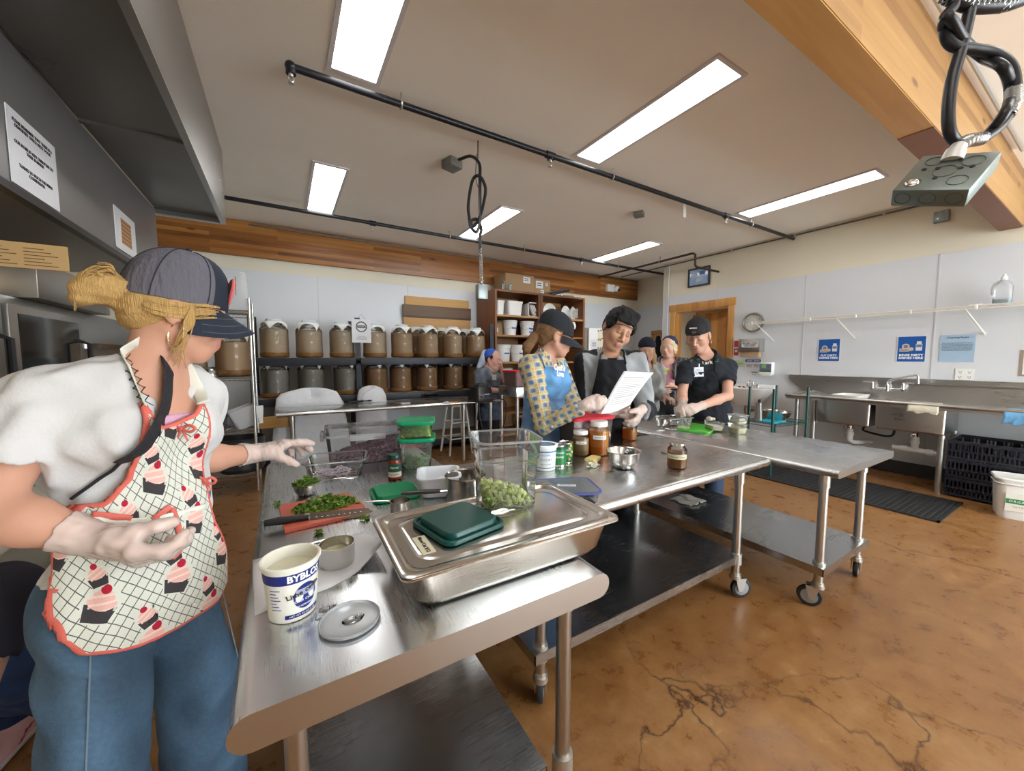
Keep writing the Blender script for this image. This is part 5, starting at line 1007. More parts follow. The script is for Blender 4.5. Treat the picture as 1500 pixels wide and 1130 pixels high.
m_cel = [mat('celery_pale', (.62, .72, .26), .45, var=.2, vscale=30), mat('celery_green', (.36, .52, .10), .45, var=.25, vscale=30), mat('celery_white', (.76, .80, .50), .45)]
r5 = random.Random(11)
pile = {0: MB(), 1: MB(), 2: MB()}
for k in range(230):
    x, y = r5.uniform(-.075, .06), r5.uniform(-.078, .07); hgt = max(.0, .06-.35*max(0, x+.03)-.25*abs(y+.015)); z = .012+r5.random()*hgt
    s_ = r5.uniform(.008, .013); b = pile[r5.choice((0, 0, 1, 2))]; b.box((x, y, z), (s_*1.6, s_, s_*.7), s_*.25, Euler((r5.uniform(0, 6), r5.uniform(0, 6), r5.uniform(0, 6))), 1)
w = pile[0]; me_o = w.build('chopped_celery', m_cel[0], t); me_o['kind'] = 'stuff'
for k in (1, 2): o = pile[k].build('chopped_celery', m_cel[k], t); o['kind'] = 'stuff'
# red cutting board with herbs and knife
t = thing('cutting_board', 'red orange cutting board under chopped herbs and knife', 'cutting board', (.10, 1.525, T+.001), math.radians(4)); w = MB(); w.prism([(-.125, -.12), (.115, -.12), (.135, -.10), (.14, -.05), (.12, .12), (.10, .135), (-.11, .135), (-.125, .12)], 0, .011); w.build('board', mat('red_board', (.56, .12, .075), .5, var=.08, vscale=10), t)
m_h = [mat('herb_dark', (.05, .14, .012), .55), mat('herb_mid', (.12, .24, .025), .55), mat('herb_light', (.26, .36, .06), .55)]
def herbs(name, lab, cx, cy, z, rx, ry, hz, n, seed, kind='stuff', scale=1, cat='herbs'):
    rr = random.Random(seed); bs = [MB() for _ in m_h]
    for k in range(n):
        a, q = rr.uniform(0, 2*PI), math.sqrt(rr.random()); x, y = rx*q*math.cos(a), ry*q*math.sin(a); zz = hz*(1-q*q)*rr.random()+.003
        b = rr.choice(bs); s_ = rr.uniform(.006, .013)*scale; R = Euler((rr.uniform(-.9, .9), rr.uniform(-.9, .9), rr.uniform(0, 6))).to_matrix(); pts = []
        for m_ in range(9):
            an = 2*PI*m_/9; rad = s_*(1 if m_ % 3 else .45); pts.append(R @ Vector((rad*math.cos(an), rad*math.sin(an), s_*.35*math.cos(an*2)))+Vector((x, y, zz)))
        b.bm.faces.new([b.bm.verts.new(p_) for p_ in pts])
    root = bpy.data.objects.new(name, None)
    j = MB(); me = bpy.data.meshes.new(name); bm = bmesh.new()
    for i, b in enumerate(bs):
        for f in b.bm.faces:
            nf = bm.faces.new([bm.verts.new(v.co) for v in f.verts]); nf.material_index = i
        b.bm.free()
    bm.to_mesh(me); bm.free(); bpy.data.objects.remove(root)
    o = link(name, me, m_h, None, 0); tag(o, lab, cat); o.location = (cx, cy, z); o['kind'] = kind; return o
herbs('chopped_herbs', 'heap of chopped green herbs on the red cutting board', .115, 1.55, T+.013, .105, .06, .035, 520, 3)
kn = P(452, 757, z=T+.034)
t = thing('chef_knife', 'large knife with black handle and dimpled blade across the red board', 'knife', (0, 0, 0)); A_, B_, C_ = P(387, 767, z=T+.025), P(452, 757, z=T+.022), P(546, 746, z=T+.020)
ax = (C_-B_).normalized(); nz = Vector((0, 0, 1)); side = nz.cross(ax).normalized()
MB().tube([A_, A_.lerp(B_, .3), A_.lerp(B_, .7), B_], [(.010, .013), (.013, .016), (.011, .013), (.010, .015)], 12, flat=(0, 0, 1)).build('handle', black, t)
w = MB(); L_ = (C_-B_).length; M_ = frame(B_, ax, (side*.75+nz*.66)); w.prism([(0, .013), (L_*.92, .006), (L_, -.010), (L_*.8, -.026), (.02, -.030), (0, -.020)], -.0012, .0012, M_); bl = w.build('blade', mat('blade_steel', (.68, .68, .67), .18, 1), t); w = MB()
for k in range(9): q_ = M_ @ Vector((.025+L_*.085*k, -.006, .0014)); w.ball(q_, (.004, .004, .001), 8)
w.build('dimple', mat('dimple_steel', (.45, .45, .45), .3, 1), bl); MB().cyl(B_-ax*.012, B_+ax*.004, .012, n=12).build('bolster', chrome, t)
sp_ = [(404, 741, 'herb sprig left of the red board'), (466, 784, 'herb sprig between red board and measuring cup'), (524, 742, 'herb sprig off the right end of the red board'), (534, 762, 'small herb leaf by the knife tip')]
for i, (u, v, lb) in enumerate(sp_):
    q = at(u, v); herbs('herb_sprig', lb, q.x, q.y, T+.001, .013, .011, .015, 14, 20+i, 'thing', .9, 'herb').pop('kind', None)
# small steel bowl with herbs
q = at(446, 731); bo = bowl('small steel bowl heaped with herbs behind the red board', (q.x+.01, q.y+.05, T+.001), .052, .048, m_bowl, 'small_bowl'); herbs('chopped_herbs', 'chopped herbs heaped in the small steel bowl', q.x+.01, q.y+.05, T+.042, .05, .05, .03, 160, 9)
t = thing('measuring_spoon', 'flat steel spoon lying behind the paper sheet', 'spoon', at(450, 800)); MB().tube([(-.05, .0, .003), (.05, .012, .003)], [(.0012, .008), (.0012, .006)], 8, flat=(0, 0, 1)).build('handle', m_chrome2, t)
# clear shallow pan of onions
def panbox(name, lab, loc, rz, wx, wy, h, mt, r=.03, rim=True):
    t = thing(name, lab, 'container', loc, rz); w = MB(); w.loft([(.004, wx*.78, wy*.78, r), (0, wx*.84, wy*.84, r), (.005, wx*.88, wy*.88, r), (h, wx, wy, r)], k=5, cap=(True, False)); w.build('walls', mt, t)
    w = MB(); w.loft([(h, wx, wy, r), (h-.002, wx+.02, wy+.02, r+.008), (h+.003, wx+.02, wy+.02, r+.008), (h+.002, wx-.004, wy-.004, r)], k=5, cap=(False, False)); w.build('rim', m_rimS, t); return t
t = panbox('clear_pan', 'clear shallow pan with few sliced onions, on left of nearest table', (.205, 1.985, T+.001), math.radians(-12), .255, .20, .085, m_clearS)
r6 = random.Random(5); w = MB()
for k in range(60): ox_, oy_, a0_ = r6.uniform(-.08, .05), r6.uniform(-.07, .05), r6.uniform(0, 6); w.tube([(ox_+.018*math.cos(a0_+j*.5), oy_+.018*math.sin(a0_+j*.5), .009+.004*(j % 2)+.006*(k % 3)) for j in range(5)], .0024, 5)
o = w.build('sliced_onion', mat('onion', (.66, .56, .64), .4, var=.25, vscale=60), t); o['kind'] = 'stuff'
# big clear bin of purple slaw
t = thing('storage_bin', 'big clear bin half full of purple chopped cabbage on nearest table', 'bin', (.385, 2.235, T+.001), math.radians(-6)); wx, wy, h = .40, .28, .185; w = MB()
m_bigbin = clear('big_bin_plastic', (.92, .94, .96), .03, .10, 1.45, milky=.035); m_bigrim = clear('big_bin_rim', (.85, .88, .9), .08, .15, 1.5, milky=.5)
w.loft([(.003, wx*.85, wy*.85, .03), (0, wx*.9, wy*.9, .03), (.004, wx*.93, wy*.93, .03), (h-.03, wx, wy, .03)], k=4, cap=(True, False)); w.build('tub', m_bigbin, t)
w = MB(); w.loft([(h-.03, wx, wy, .03), (h-.03, wx+.022, wy+.022, .04), (h-.018, wx+.022, wy+.022, .04), (h-.017, wx+.004, wy+.004, .03)], k=4, cap=(False, False)); w.build('rim', m_bigrim, t)
w = MB(); w.loft([(h-.016, wx+.02, wy+.02, .04), (h-.002, wx+.018, wy+.018, .04), (h, wx, wy, .03), (h-.006, wx-.05, wy-.05, .03), (h-.004, wx-.06, wy-.06, .03)], k=4, cap=(False, True)); w.build('lid', m_bigbin, t)
w = MB(); w.bx(-.09, .09, -wy/2-.026, -wy/2-.012, h-.05, h-.02, .005); w.bx(-wx/2-.03, -wx/2-.014, -.06, .06, h-.06, h-.02, .005); w.build('handle', m_bigrim, t)
# heaped slaw: one bumpy mound rising to the right
G = []; r7 = random.Random(8); nx, ny = 60, 34
for i in range(nx+1):
    row = []
    for j in range(ny+1):
        a, b = i/nx, j/ny; x = (a-.5)*wx*.92; y = (b-.5)*wy*.9; e = min(1, 9*min(b, 1-b, a*2, (1-a)*2)); z = .010+(.02+.085*max(0, a-.12)**.7)*(.55+.45*e)+r7.uniform(-.006, .006); row.append(Vector((x, y, max(.006, z))))
    G.append(row)
wb = MB(); wb.grid(G)
for k in range(900):
    a, b = r7.uniform(.08, .99), r7.random(); x = (a-.5)*wx*.90; y = (b-.5)*wy*.88; z = .012+(.02+.085*max(0, a-.12)**.7)*(.75 if min(b, 1-b) < .1 else 1)*.98; d = Euler((r7.uniform(-.7, .7), r7.uniform(-.7, .7), r7.uniform(0, 6))).to_matrix() @ Vector((r7.uniform(.006, .013), 0, 0)); p_ = Vector((x, y, z+.002)); wb.tube([p_-d, p_+d], .0017, 4)
slm, N_, L_2, b_ = nodes('purple_slaw'); tc = N_.new('ShaderNodeTexCoord'); vo = N_.new('ShaderNodeTexVoronoi'); vo.inputs['Scale'].default_value = 110; L_2.new(tc.outputs['Object'], vo.inputs[0]); rp = ramp(N_, [(.1, (.05, .018, .035)), (.4, (.14, .05, .09)), (.7, (.30, .19, .20)), (.95, (.10, .03, .06))]); L_2.new(vo.outputs['Color'], rp.inputs[0]); L_2.new(rp.outputs[0], b_.inputs['Base Color']); b_.inputs['Roughness'].default_value = .5
w = wb; skirt = [G[i][0] for i in range(nx+1)]; w.grid([[Vector((p_.x, p_.y, .006)) for p_ in skirt], skirt]); sk2 = [G[nx][j] for j in range(ny+1)]; w.grid([sk2, [Vector((p_.x, p_.y, .006)) for p_ in sk2]]); sk3 = [G[0][j] for j in range(ny+1)]; w.grid([sk3, [Vector((p_.x, p_.y, .006)) for p_ in sk3]])
o = w.build('chopped_cabbage', slm, t, 60); o['kind'] = 'stuff'
# two stacked containers with green lids
m_cloud = clear('cloudy_container', (.96, .98, .97), .02, .15, 1.45, milky=.08)
gx, gy = .585, 1.935; grz = math.radians(-20)
def gcont(lab, z, h, s, contents):
    t = thing('lidded_container', lab, 'container', (gx, gy, z), grz, 'stacked containers with green lids'); w = MB(); w.loft([(.003, s*.80, s*.80, .02), (0, s*.84, s*.84, .02), (.005, s*.88, s*.88, .02), (h-.04, s*.93, s*.93, .022), (h-.035, s*.97, s*.97, .022), (h, s, s, .022)], k=4, cap=(True, False)); w.build('walls', m_cloud, t)
    w = MB(); w.loft([(h-.006, s+.018, s+.018, .028), (h+.004, s+.026, s+.026, .03), (h+.012, s+.022, s+.022, .03), (h+.014, s+.008, s+.008, .025), (h+.010, s-.012, s-.012, .02), (h+.011, s-.05, s-.05, .02)], k=5); w.build('lid', m_grlid, t); return t
t = gcont('tall cloudy container with green lid, lower one of the stack', T+.001, .148, .165, None); text('Pickle Dice', .022, mat('red_marker', (.4, .08, .06), .6), t, M=frame((-.02, -.0825, .125), (1, 0, 0), (0, .05, 1)))
w = MB(); r8 = random.Random(3)
for k in range(130): w.box((r8.uniform(-.06, .06), r8.uniform(-.06, .06), .01+r8.random()*.045), (.016, .010, .006), .002, Euler((r8.uniform(0, 6), r8.uniform(0, 6), 0)), 1)
o = w.build('cut_greens', mat('soft_greens', (.40, .56, .28), .5, var=.3, vscale=40), t); o['kind'] = 'stuff'
t = gcont('short clear container of shredded greens with green lid, on top of the stack', T+.001+.148+.0125, .075, .165, None)
w = MB(); G = []
for i in range(25):
    row = []
    for j in range(25): e = min(1, 8*min(i/24, 1-i/24, j/24, 1-j/24)); row.append(Vector(((i/24-.5)*.145, (j/24-.5)*.145, .008+e*(.045+.02*i/24)+r8.uniform(-.004, .004))))
    G.append(row)
w.grid(G)
for k in range(500): p_ = Vector((r8.uniform(-.07, .07), r8.uniform(-.072, .07), .008+r8.random()*.058)); d = Euler((r8.uniform(-.8, .8), r8.uniform(-.8, .8), r8.uniform(0, 6))).to_matrix() @ Vector((.009, 0, 0)); w.tube([p_-d, p_+d], .0014, 4)
gm, N_, L_2, b_ = nodes('shredded_greens'); tc = N_.new('ShaderNodeTexCoord'); sx_ = N_.new('ShaderNodeSeparateXYZ'); L_2.new(tc.outputs['Object'], sx_.inputs[0]); n_ = N_.new('ShaderNodeTexNoise'); n_.inputs['Scale'].default_value = 120; L_2.new(tc.outputs['Object'], n_.inputs[0]); m_ = N_.new('ShaderNodeMath'); m_.operation = 'MULTIPLY_ADD'; L_2.new(sx_.outputs[2], m_.inputs[0]); m_.inputs[1].default_value = 9; L_2.new(n_.outputs[0], m_.inputs[2]); rp = ramp(N_, [(.5, (.55, .58, .16)), (.72, (.36, .50, .06)), (.95, (.10, .33, .02))]); L_2.new(m_.outputs[0], rp.inputs[0]); L_2.new(rp.outputs[0], b_.inputs['Base Color'])
o = w.build('shredded_greens', gm, t, 60); o['kind'] = 'stuff'
# sauce jar
q = at(581, 704); t = thing('sauce_jar', 'small red sauce jar with dark green lid and label', 'jar', (q.x, q.y+.032, T+.001), 0)
MB().lathe([(.026, 0), (.030, .003), (.0305, .08), (.027, .09), (.025, .096)], n=30).build('glass', mat('red_sauce', (.24, .03, .012), .12), t); MB().lathe([(.028, .094), (.0285, .112), (.026, .116), (.0, .1165)], n=30, cap=(True, False)).build('lid', mat('jar_green', (.004, .045, .03), .25), t)
def wrapc(par, r, z0, z1, a0, a1, mt, name): return MB().rings([[Vector((r*math.cos(a), r*math.sin(a), z)) for z in (z0, z1)] for a in [a0+(a1-a0)*k/24 for k in range(25)]], closed=True).build(name, mt, par)
def wtext(s, size, mt, par, r, z, a, bold=0, sp=1):
    o = text(s, size, mt, par, depth=.0001, bold=bold, sp=sp)
    for v in o.data.vertices: x, y = v.co.x, v.co.y; v.co = ((r+v.co.z)*math.cos(a+x/r), (r+v.co.z)*math.sin(a+x/r), z+y)
    return o
ca = math.atan2(-q.y, -q.x)
wrapc(t, .0308, .038, .076, ca-1.7, ca+1.3, mat('jar_label_green', (.015, .08, .055), .4), 'green_label'); wrapc(t, .0309, .014, .037, ca-1.7, ca+1.3, mat('jar_label_cream', (.75, .72, .62), .5), 'cream_label'); wtext('Harvest', .013, whiteink, t, .0312, .058, ca); wtext('ARRABBIATA', .008, ink, t, .0312, .025, ca)
# green lid on the table
sqlid('bright green square lid lying flat behind the small measuring cup', (.378, 1.575, T+.001), math.radians(-4), .185, m_grlid)
# white container of salt
t = thing('white_tub', 'white open container of salt left of the saucepan', 'container', (.545, 1.50, T+.001), math.radians(-18)); w = MB(); w.loft([(.0, .12, .13, .02), (.006, .135, .145, .022), (.082, .165, .175, .028), (.082, .180, .19, .034), (.087, .180, .19, .034), (.087, .160, .17, .028), (.01, .125, .135, .02)], k=4); w.build('tub', mat('frosted_white', (.74, .79, .86), .3, sss=.2), t)
G = []
for i in range(15):
    row = []
    for j in range(15): x, y = (i/14-.5)*.13, (j/14-.5)*.13; row.append(Vector((x, y, .028+.04*max(0, 1-((x-.02)**2+(y+.01)**2)/.0036)+.002*r8.random())))
    G.append(row)
o = MB().grid(G).build('salt', mat('salt', (.86, .86, .86), .9), t, 180); o['kind'] = 'stuff'
# saucepan
q = Vector((.612, 1.375, T+.001)); t = thing('saucepan', 'steel saucepan with long dark handle, behind the clear celery container', 'saucepan', q); m_pot = mat('pot_steel', (.55, .52, .48), .2, 1, rvar=.05, vscale=15)
MB().lathe([(.070, 0), (.079, .004), (.080, .012), (.080, .095), (.084, .098), (.082, .1), (.078, .095), (.0775, .012), (.06, .006), (0, .006)], n=48, cap=(True, False)).build('pot', m_pot, t)
hp = P(588, 723, z=T+.095)-q; hb = P(655, 719, z=T+.095)-q
MB().tube([hb, hb.lerp(hp, .18)], [(.006, .011), (.005, .010)], 10, flat=(0, 0, 1)).build('handle_bracket', chrome, t); MB().tube([hb.lerp(hp, .15), hb.lerp(hp, .5), hp], [(.007, .010), (.008, .013), (.007, .011)], 12, flat=(0, 0, 1)).build('handle', mat('dark_handle', (.05, .045, .042), .3, .6), t)
# ------------------------------------------------------------------ on the middle table
# snap-lid box
t = thing('snap_box', 'flat clear snap-lid box with blue gasket and dark greens inside', 'container', (.955, 1.165, T+.001), math.radians(-22)); w = MB(); w.loft([(.002, .20, .145, .02), (0, .21, .155, .02), (.005, .22, .165, .022), (.048, .235, .18, .026)], k=5, cap=(True, False)); w.build('walls', m_clearS, t)
w = MB(); w.loft([(.044, .240, .185, .03), (.047, .252, .197, .034), (.053, .252, .197, .034), (.055, .245, .19, .032), (.053, .225, .17, .026)], k=5, cap=(False, False)); w.build('gasket', clear('blue_gasket', (.25, .32, .85), .1, .2, milky=.6, mcol=(.20, .27, .75)), t)
MB().loft([(.053, .230, .175, .026), (.0545, .230, .175, .026)], k=5).build('lid', clear('pale_lid', (.8, .9, .95), .1, .12, milky=.35, mcol=(.6, .72, .78)), t)
w = MB()
for k in range(70): a, q_ = r8.uniform(0, 6.28), r8.random()**.5; w.ball((.07*q_*math.cos(a)-.01, .05*q_*math.sin(a)+.01, .035+.010*r8.random()), (.014, .010, .006), 7)
o = w.build('dark_greens', mat('wilted_greens', (.05, .07, .05), .5, var=.4, vscale=40), t); o['kind'] = 'stuff'
MB().box((.005, .0, .0552), (.075, .022, .0008), 0, Euler((0, 0, -.25))).build('paper_label', paperm, t); text('Chard 5/11', .012, ink, t, M=frame((.005, 0, .0558), (math.cos(.25), -math.sin(.25), 0), (math.sin(.25), math.cos(.25), 0)))
# blue-lidded tub and two green cans
q = Vector((1.13, 1.545, T+.001)); ca = math.atan2(-q.y, -q.x); t = thing('yogurt_tub', 'white and blue tub with shiny blue foil lid on the middle table', 'tub', q)
MB().lathe([(.049, 0), (.052, .003), (.058, .115), (.061, .117)], n=36).build('tub_body', mat('tub_white2', (.76, .78, .76), .4), t); MB().lathe([(.0625, .113), (.064, .116), (.064, .128), (.060, .131), (.054, .127), (0, .126)], n=36, cap=(True, False)).build('lid', white2, t); MB().lathe([(.0, .1275), (.052, .1275)], n=36, cap=(False, False)).build('foil_disc', mat('blue_foil', (.12, .38, .75), .15, .6), t)
MB().lathe([(.0495, .002), (.0535, .018)], n=36, cap=(False, False)).build('blue_band', mat('band_blue', (.02, .22, .36), .4), t); wrapc(t, .0592, .095, .102, ca-3.1, ca+3.1, mat('band_blue2', (.05, .2, .42), .4), 'blue_line')
wtext('ORGANIC', .012, mat('band_blue2', (.05, .2, .42), .4), t, .0582, .082, ca+.1); wtext('YOGURT', .016, mat('band_blue2', (.05, .2, .42), .4), t, .0572, .058, ca+.1); wtext('plain whole milk', .008, ink, t, .0562, .036, ca+.1)
def can(lab, q, top):
    ca = math.atan2(-q[1], -q[0]); t = thing('tin_can', lab, 'can', (*q, T+.001), 0, 'green cans on the middle table'); r = .037
    MB().lathe([(.035, 0), (r+.001, .001), (r+.001, .005), (r, .007), (r, .106), (r+.001, .108), (r+.001, .112), (.034, .113), (.033, .109), (0, .109)], n=32, cap=(True, False)).build('tin', chrome, t)
    wrapc(t, r+.0006, .009, .104, 0, 2*PI, mat('can_green', (.02, .20, .06), .4), 'label'); wrapc(t, r+.001, .09, .104, ca-3, ca+3, mat('can_dark', (.005, .07, .03), .4), 'dark_band'); wtext('ORGANIC', .012, whiteink, t, r+.0012, .074, ca+.1); wtext('BEANS', .016, whiteink, t, r+.0012, .052, ca+.1)
    if top:
        for k in range(5): MB().ball(((r-.002)*math.cos(ca+.5+.25*(k % 3)), (r-.002)*math.sin(ca+.5+.25*(k % 3)), .025+.018*k), (.008, .008, .009), 8).build('bean_picture', mat('pic_%d' % (k % 2), [(.75, .62, .08), (.72, .45, .35)][k % 2], .5), t)
can('front green can beside the blue-lidded tub', (1.228, 1.555), False); can('rear green can with colourful label, tucked behind the other can', (1.30, 1.585), True)
# jars with white lids
def masonjar(name, lab, q, r, h, brew, fill, lidm=None, lab_txt=None, sed=None, hh=.9, band=True):
    ca = math.atan2(-q[1], -q[0]); t = thing(name, lab, 'jar', (q[0], q[1], T+.001)); pr_ = [(r*.80, 0), (r*.97, .005), (r, .014), (r, h*.74), (r*.94, h*.80), (r*.78, h*.86), (r*.76, h)]
    MB().lathe(pr_, n=32, cap=(True, False)).build('glass', m_jarg, t); w = MB(); fl = [(a_*.955, z_+.004 if k == 0 else z_) for k, (a_, z_) in enumerate(pr_) if z_ < h*fill]+[(r*.955, h*fill), (0, h*fill)]; w.lathe(fl, n=28, cap=(True, False)); w.build('contents', brew, t)
    if sed: MB().lathe([(r*.8, .005), (r*.965, .012), (r*.965, sed[1]*.7), (r*.6, sed[1]), (0, sed[1]*.9)], n=28, cap=(True, False)).build('sediment', sed[0], t)
    if lidm: MB().lathe([(r*.80, h*.86), (r*.84, h*.87), (r*.84, h*1.0), (r*.80, h*1.02), (0, h*1.022)], n=32, cap=(True, False)).build('lid', lidm, t)
    else: MB().lathe([(r*.79, h*.93), (r*.82, h*.94), (r*.82, h*1.0), (r*.74, h*1.005), (r*.74, h*.95)], n=32, cap=(False, False)).build('screw_ring', chrome, t)
    if lab_txt: wrapc(t, r+.0008, h*.50, h*.62, ca-.55, ca+.75, mat('jar_label_white', (.8, .8, .78), .6), 'paper_label'); wtext(lab_txt, r*.24, ink, t, r+.0012, h*.56, ca+.1)
    return t
m_jarg = clear('mason_glass', (.98, .99, .98), .02, .03, 1.4)
masonjar('mason_jar', 'shorter jar of pale brown liquid with white lid on middle table', (1.475, 1.665), .050, .142, liq('pale_broth', (.52, .38, .20)), .72, white, 'Kraut', (liq('pale_sed', (.42, .30, .14)), .045))
masonjar('mason_jar', 'taller jar of orange kimchi with white lid on middle table', (1.575, 1.62), .060, .195, liq('orange_brine', (.58, .30, .07)), .74, white, 'Kimchi 5/1', (liq('orange_sed', (.55, .22, .02), var=.6), .075))
masonjar('mason_jar', 'orange jar steadied by the hands of the man', (2.04, 1.80), .050, .15, liq('amber_brine', (.50, .22, .05)), .52, None)
q = at(998, 688); j = masonjar('mason_jar', 'jar of brown liquid with cream label at front of middle table', (q.x+.012, q.y+.035), .047, .128, liq('brown_brine', (.30, .15, .05), var=.3), .62, None); ca = math.atan2(-q.y, -q.x)
wrapc(j, .0478, .052, .076, ca-1.2, ca+1.2, mat('cream_label', (.66, .62, .45), .6), 'paper_label'); wtext('Cultured Onion', .014, ink, j, .0482, .063, ca); MB().lathe([(.0, .129), (.036, .129), (.0375, .127), (.0375, .118)], n=28, cap=(False, False)).build('lid_disc', mat('dull_lid', (.45, .44, .40), .35, .9), j)
q = at(899, 617) ; o = tag(MB().lathe([(.0, .010), (.034, .010), (.036, .008), (.036, 0), (.034, 0), (.034, .008), (0, .008)], n=28, cap=(False, False)).build('jar_ring', mat('dull_lid', (.45, .44, .40), .35, .9)), 'loose metal jar lid lying behind the brown jar', 'lid'); q = at(978, 664); o.location = (q.x, q.y, T+.001)
m_pinkc = clear('clear_pink_bin', (.97, .92, .92), .05, .1, 1.45, milky=.12, mcol=(.7, .55, .55))
t = bin_('storage_bin', 'large clear bin of pinkish sauce with red lid on the middle table', 'bin', (1.62, 1.725, T+.001), .285, .20, .205, m_pinkc, m_redlid, math.radians(-6), .02)
t.location = (1.60, 1.745+.02, T+.001); o = MB().loft([(.005, .245, .17, .02), (.06, .25, .178, .02)]).build('pink_sauce', liq('pink_sauce', (.52, .32, .24)), t)
MB().box((.06, -.107, .09), (.10, .002, .03), 0, Euler((0, -.3, 0))).build('tape_label', mat('peach_tape', (.66, .45, .3), .7), t)
# wrapped cheese
q = at(872, 684); t = thing('wrapped_cheese', 'small wrapped piece of yellow cheese in front of the jars', 'cheese', (q.x, q.y+.02, T+.001), .4); w = MB(); w.box((0, 0, .038), (.095, .055, .016), .006); w.build('cheese', mat('yellow_cheese', (.72, .58, .20), .5), t)
r10 = random.Random(2); G = []
for i in range(9):
    row = []
    for k in range(19):
        a = 2*PI*k/18; f = i/8; rad = 1.3*(.030-.008*math.sin(f*PI)+.006*math.sin(5*a+i)); row.append(Vector((1.25*rad*math.cos(a), .8*rad*math.sin(a), .001+.034*f)))
    G.append(row)
MB().grid(G).build('foil_wrap', mat('wax_paper', (.74, .72, .62), .35, .3, bump=.8, bscale=70), t, 0)
# steel bowl with tea tag
q = at(922, 692); bo = bowl('steel mixing bowl with paper tag inside on middle table', (q.x+.035, q.y+.072, T+.001), .088, .088, m_bowl, 'mixing_bowl')
t = thing('tea_tag', 'small white tag with black logo standing in the steel bowl', 'tag', (q.x+.045, q.y+.06, T+.074)); w = MB(); w.box((0, 0, .012), (.022, .001, .022), 0, Euler((.2, .75, .25))); cd_ = w.build('card', paperm, t); w = MB(); w.box((0.0, -.002, .013), (.009, .001, .009), 0, Euler((.2, .75, .25))); w.build('logo', ink, cd_); MB().tube([(-.01, 0, .0), (-.004, .0, .006), (-.03, .02, -.03)], .006, 6).build('string', ink, t)
# ------------------------------------------------------------------ on the right table
def mt3(u, v): return at(u, v)
q = Vector((2.70, 1.93, T+.001)); t = panbox('clear_pan', 'clear pan under the gloved hands of the woman in black', q, math.radians(-10), .25, .17, .085, m_clearS, .02)
o = tag(MB().loft([(0, .36, .24, .03), (.012, .36, .24, .03)]).build('cutting_board', mat('lime_board', (.10, .52, .06), .45)), 'bright green cutting board on the right-hand table', 'cutting board'); o.location = (2.83, 1.80, T+.001); o.rotation_euler = (0, 0, .35)
m_cream2 = mat('pale_cream_food', (.74, .70, .46), .5, var=.12, vscale=30)
def deli(lab, loc, s, h, fill, square=False, lidded=False, rz=0, txt=False):
    t = thing('deli_container', lab, 'container', loc, rz, 'small tubs of pale yellow food on the right table')
    secs = [(.002, s*.76), (0, s*.8), (.004, s*.83), (h, s)]; rr_ = .02 if square else 9
    w = MB(); w.loft([(z, a, a, (.02 if square else a/2-.0002)) for z, a in secs], k=6, cap=(True, False)); w.loft([(h, s, s, .022 if square else s/2-.0002), (h+.001, s+.008, s+.008, .025 if square else s/2+.0035), (h+.004, s+.008, s+.008, .025 if square else s/2+.0035), (h+.003, s-.002, s-.002, .02 if square else s/2-.0015)], k=6, cap=(False, False)); w.build('cup', m_cloud, t)
    w = MB(); w.loft([(z, a, a, (.018 if square else a/2-.0002)) for z, a in ((.003, s*.74), (.006, s*.79), (h*fill, s*(.82+.16*fill)))], k=6); o = w.build('food', m_cream2, t)
    if lidded: MB().loft([(h+.004, s+.008, s+.008, .024 if square else s/2+.0035), (h+.008, s+.006, s+.006, .024 if square else s/2+.0025), (h+.006, s-.02, s-.02, .02 if square else s/2-.011)], k=6).build('lid', m_rimS, t)
    if txt: MB().box((-s*.1, -s*.47, h*.62), (s*.5, .001, h*.28), 0, Euler((-.12, 0, 0))).build('paper_label', mat('grey_label', (.35, .35, .34), .6), t)
    return t
q = at(1006, 631); deli('round tub with a little pale food, in front of the green board', (q.x+.02, q.y+.04, T+.001), .105, .058, .3)
q = at(1049, 634); t = deli('square tub tipped back beside the green board, showing its label', (q.x+.03, q.y+.04, T+.014), .115, .06, .55, True, False, -.5, True); t.rotation_euler = (0, .12, -.5)
q = at(1087, 637); deli('lower square tub of the pair at right', (q.x+.02, q.y+.045, T+.001), .105, .07, .62, True, False, -.3); deli('upper square tub with lid and label, on top of the pair at right', (q.x+.02, q.y+.045, T+.0765), .108, .058, .35, True, True, -.3, True)
q = at(1040, 618); t = thing('crumpled_cloth', 'small crumpled white wrapper behind the square tub', 'wrapper', (q.x, q.y, T+.013)); w = MB()
for k in range(7): w.ball((.025*math.cos(k), .02*math.sin(k*1.7), .012+.004*(k % 3)), (.022, .018, .013), 7)
w.build('wrapper', mat('wax_paper', (.74, .72, .62), .35), t)
# rag on the lower shelf
G = []
for i in range(11):
    row = []
    for j in range(11): x, y = (i/10-.5)*.20, (j/10-.5)*.17; row.append(Vector((x+.01*math.sin(j), y+.008*math.sin(i*1.3), .254+.022*abs(math.sin(i*.9+j*.5))*(1-abs(i-5)/6)+.004)))
    G.append(row)
o = tag(MB().grid(G, .003).build('cleaning_rag', mat('grey_rag', (.48, .46, .42), .95, bump=.3, bscale=100), smooth=180), 'crumpled grey rag on the lower shelf of the right-hand table', 'rag'); o.location = (2.62, 1.72, 0)
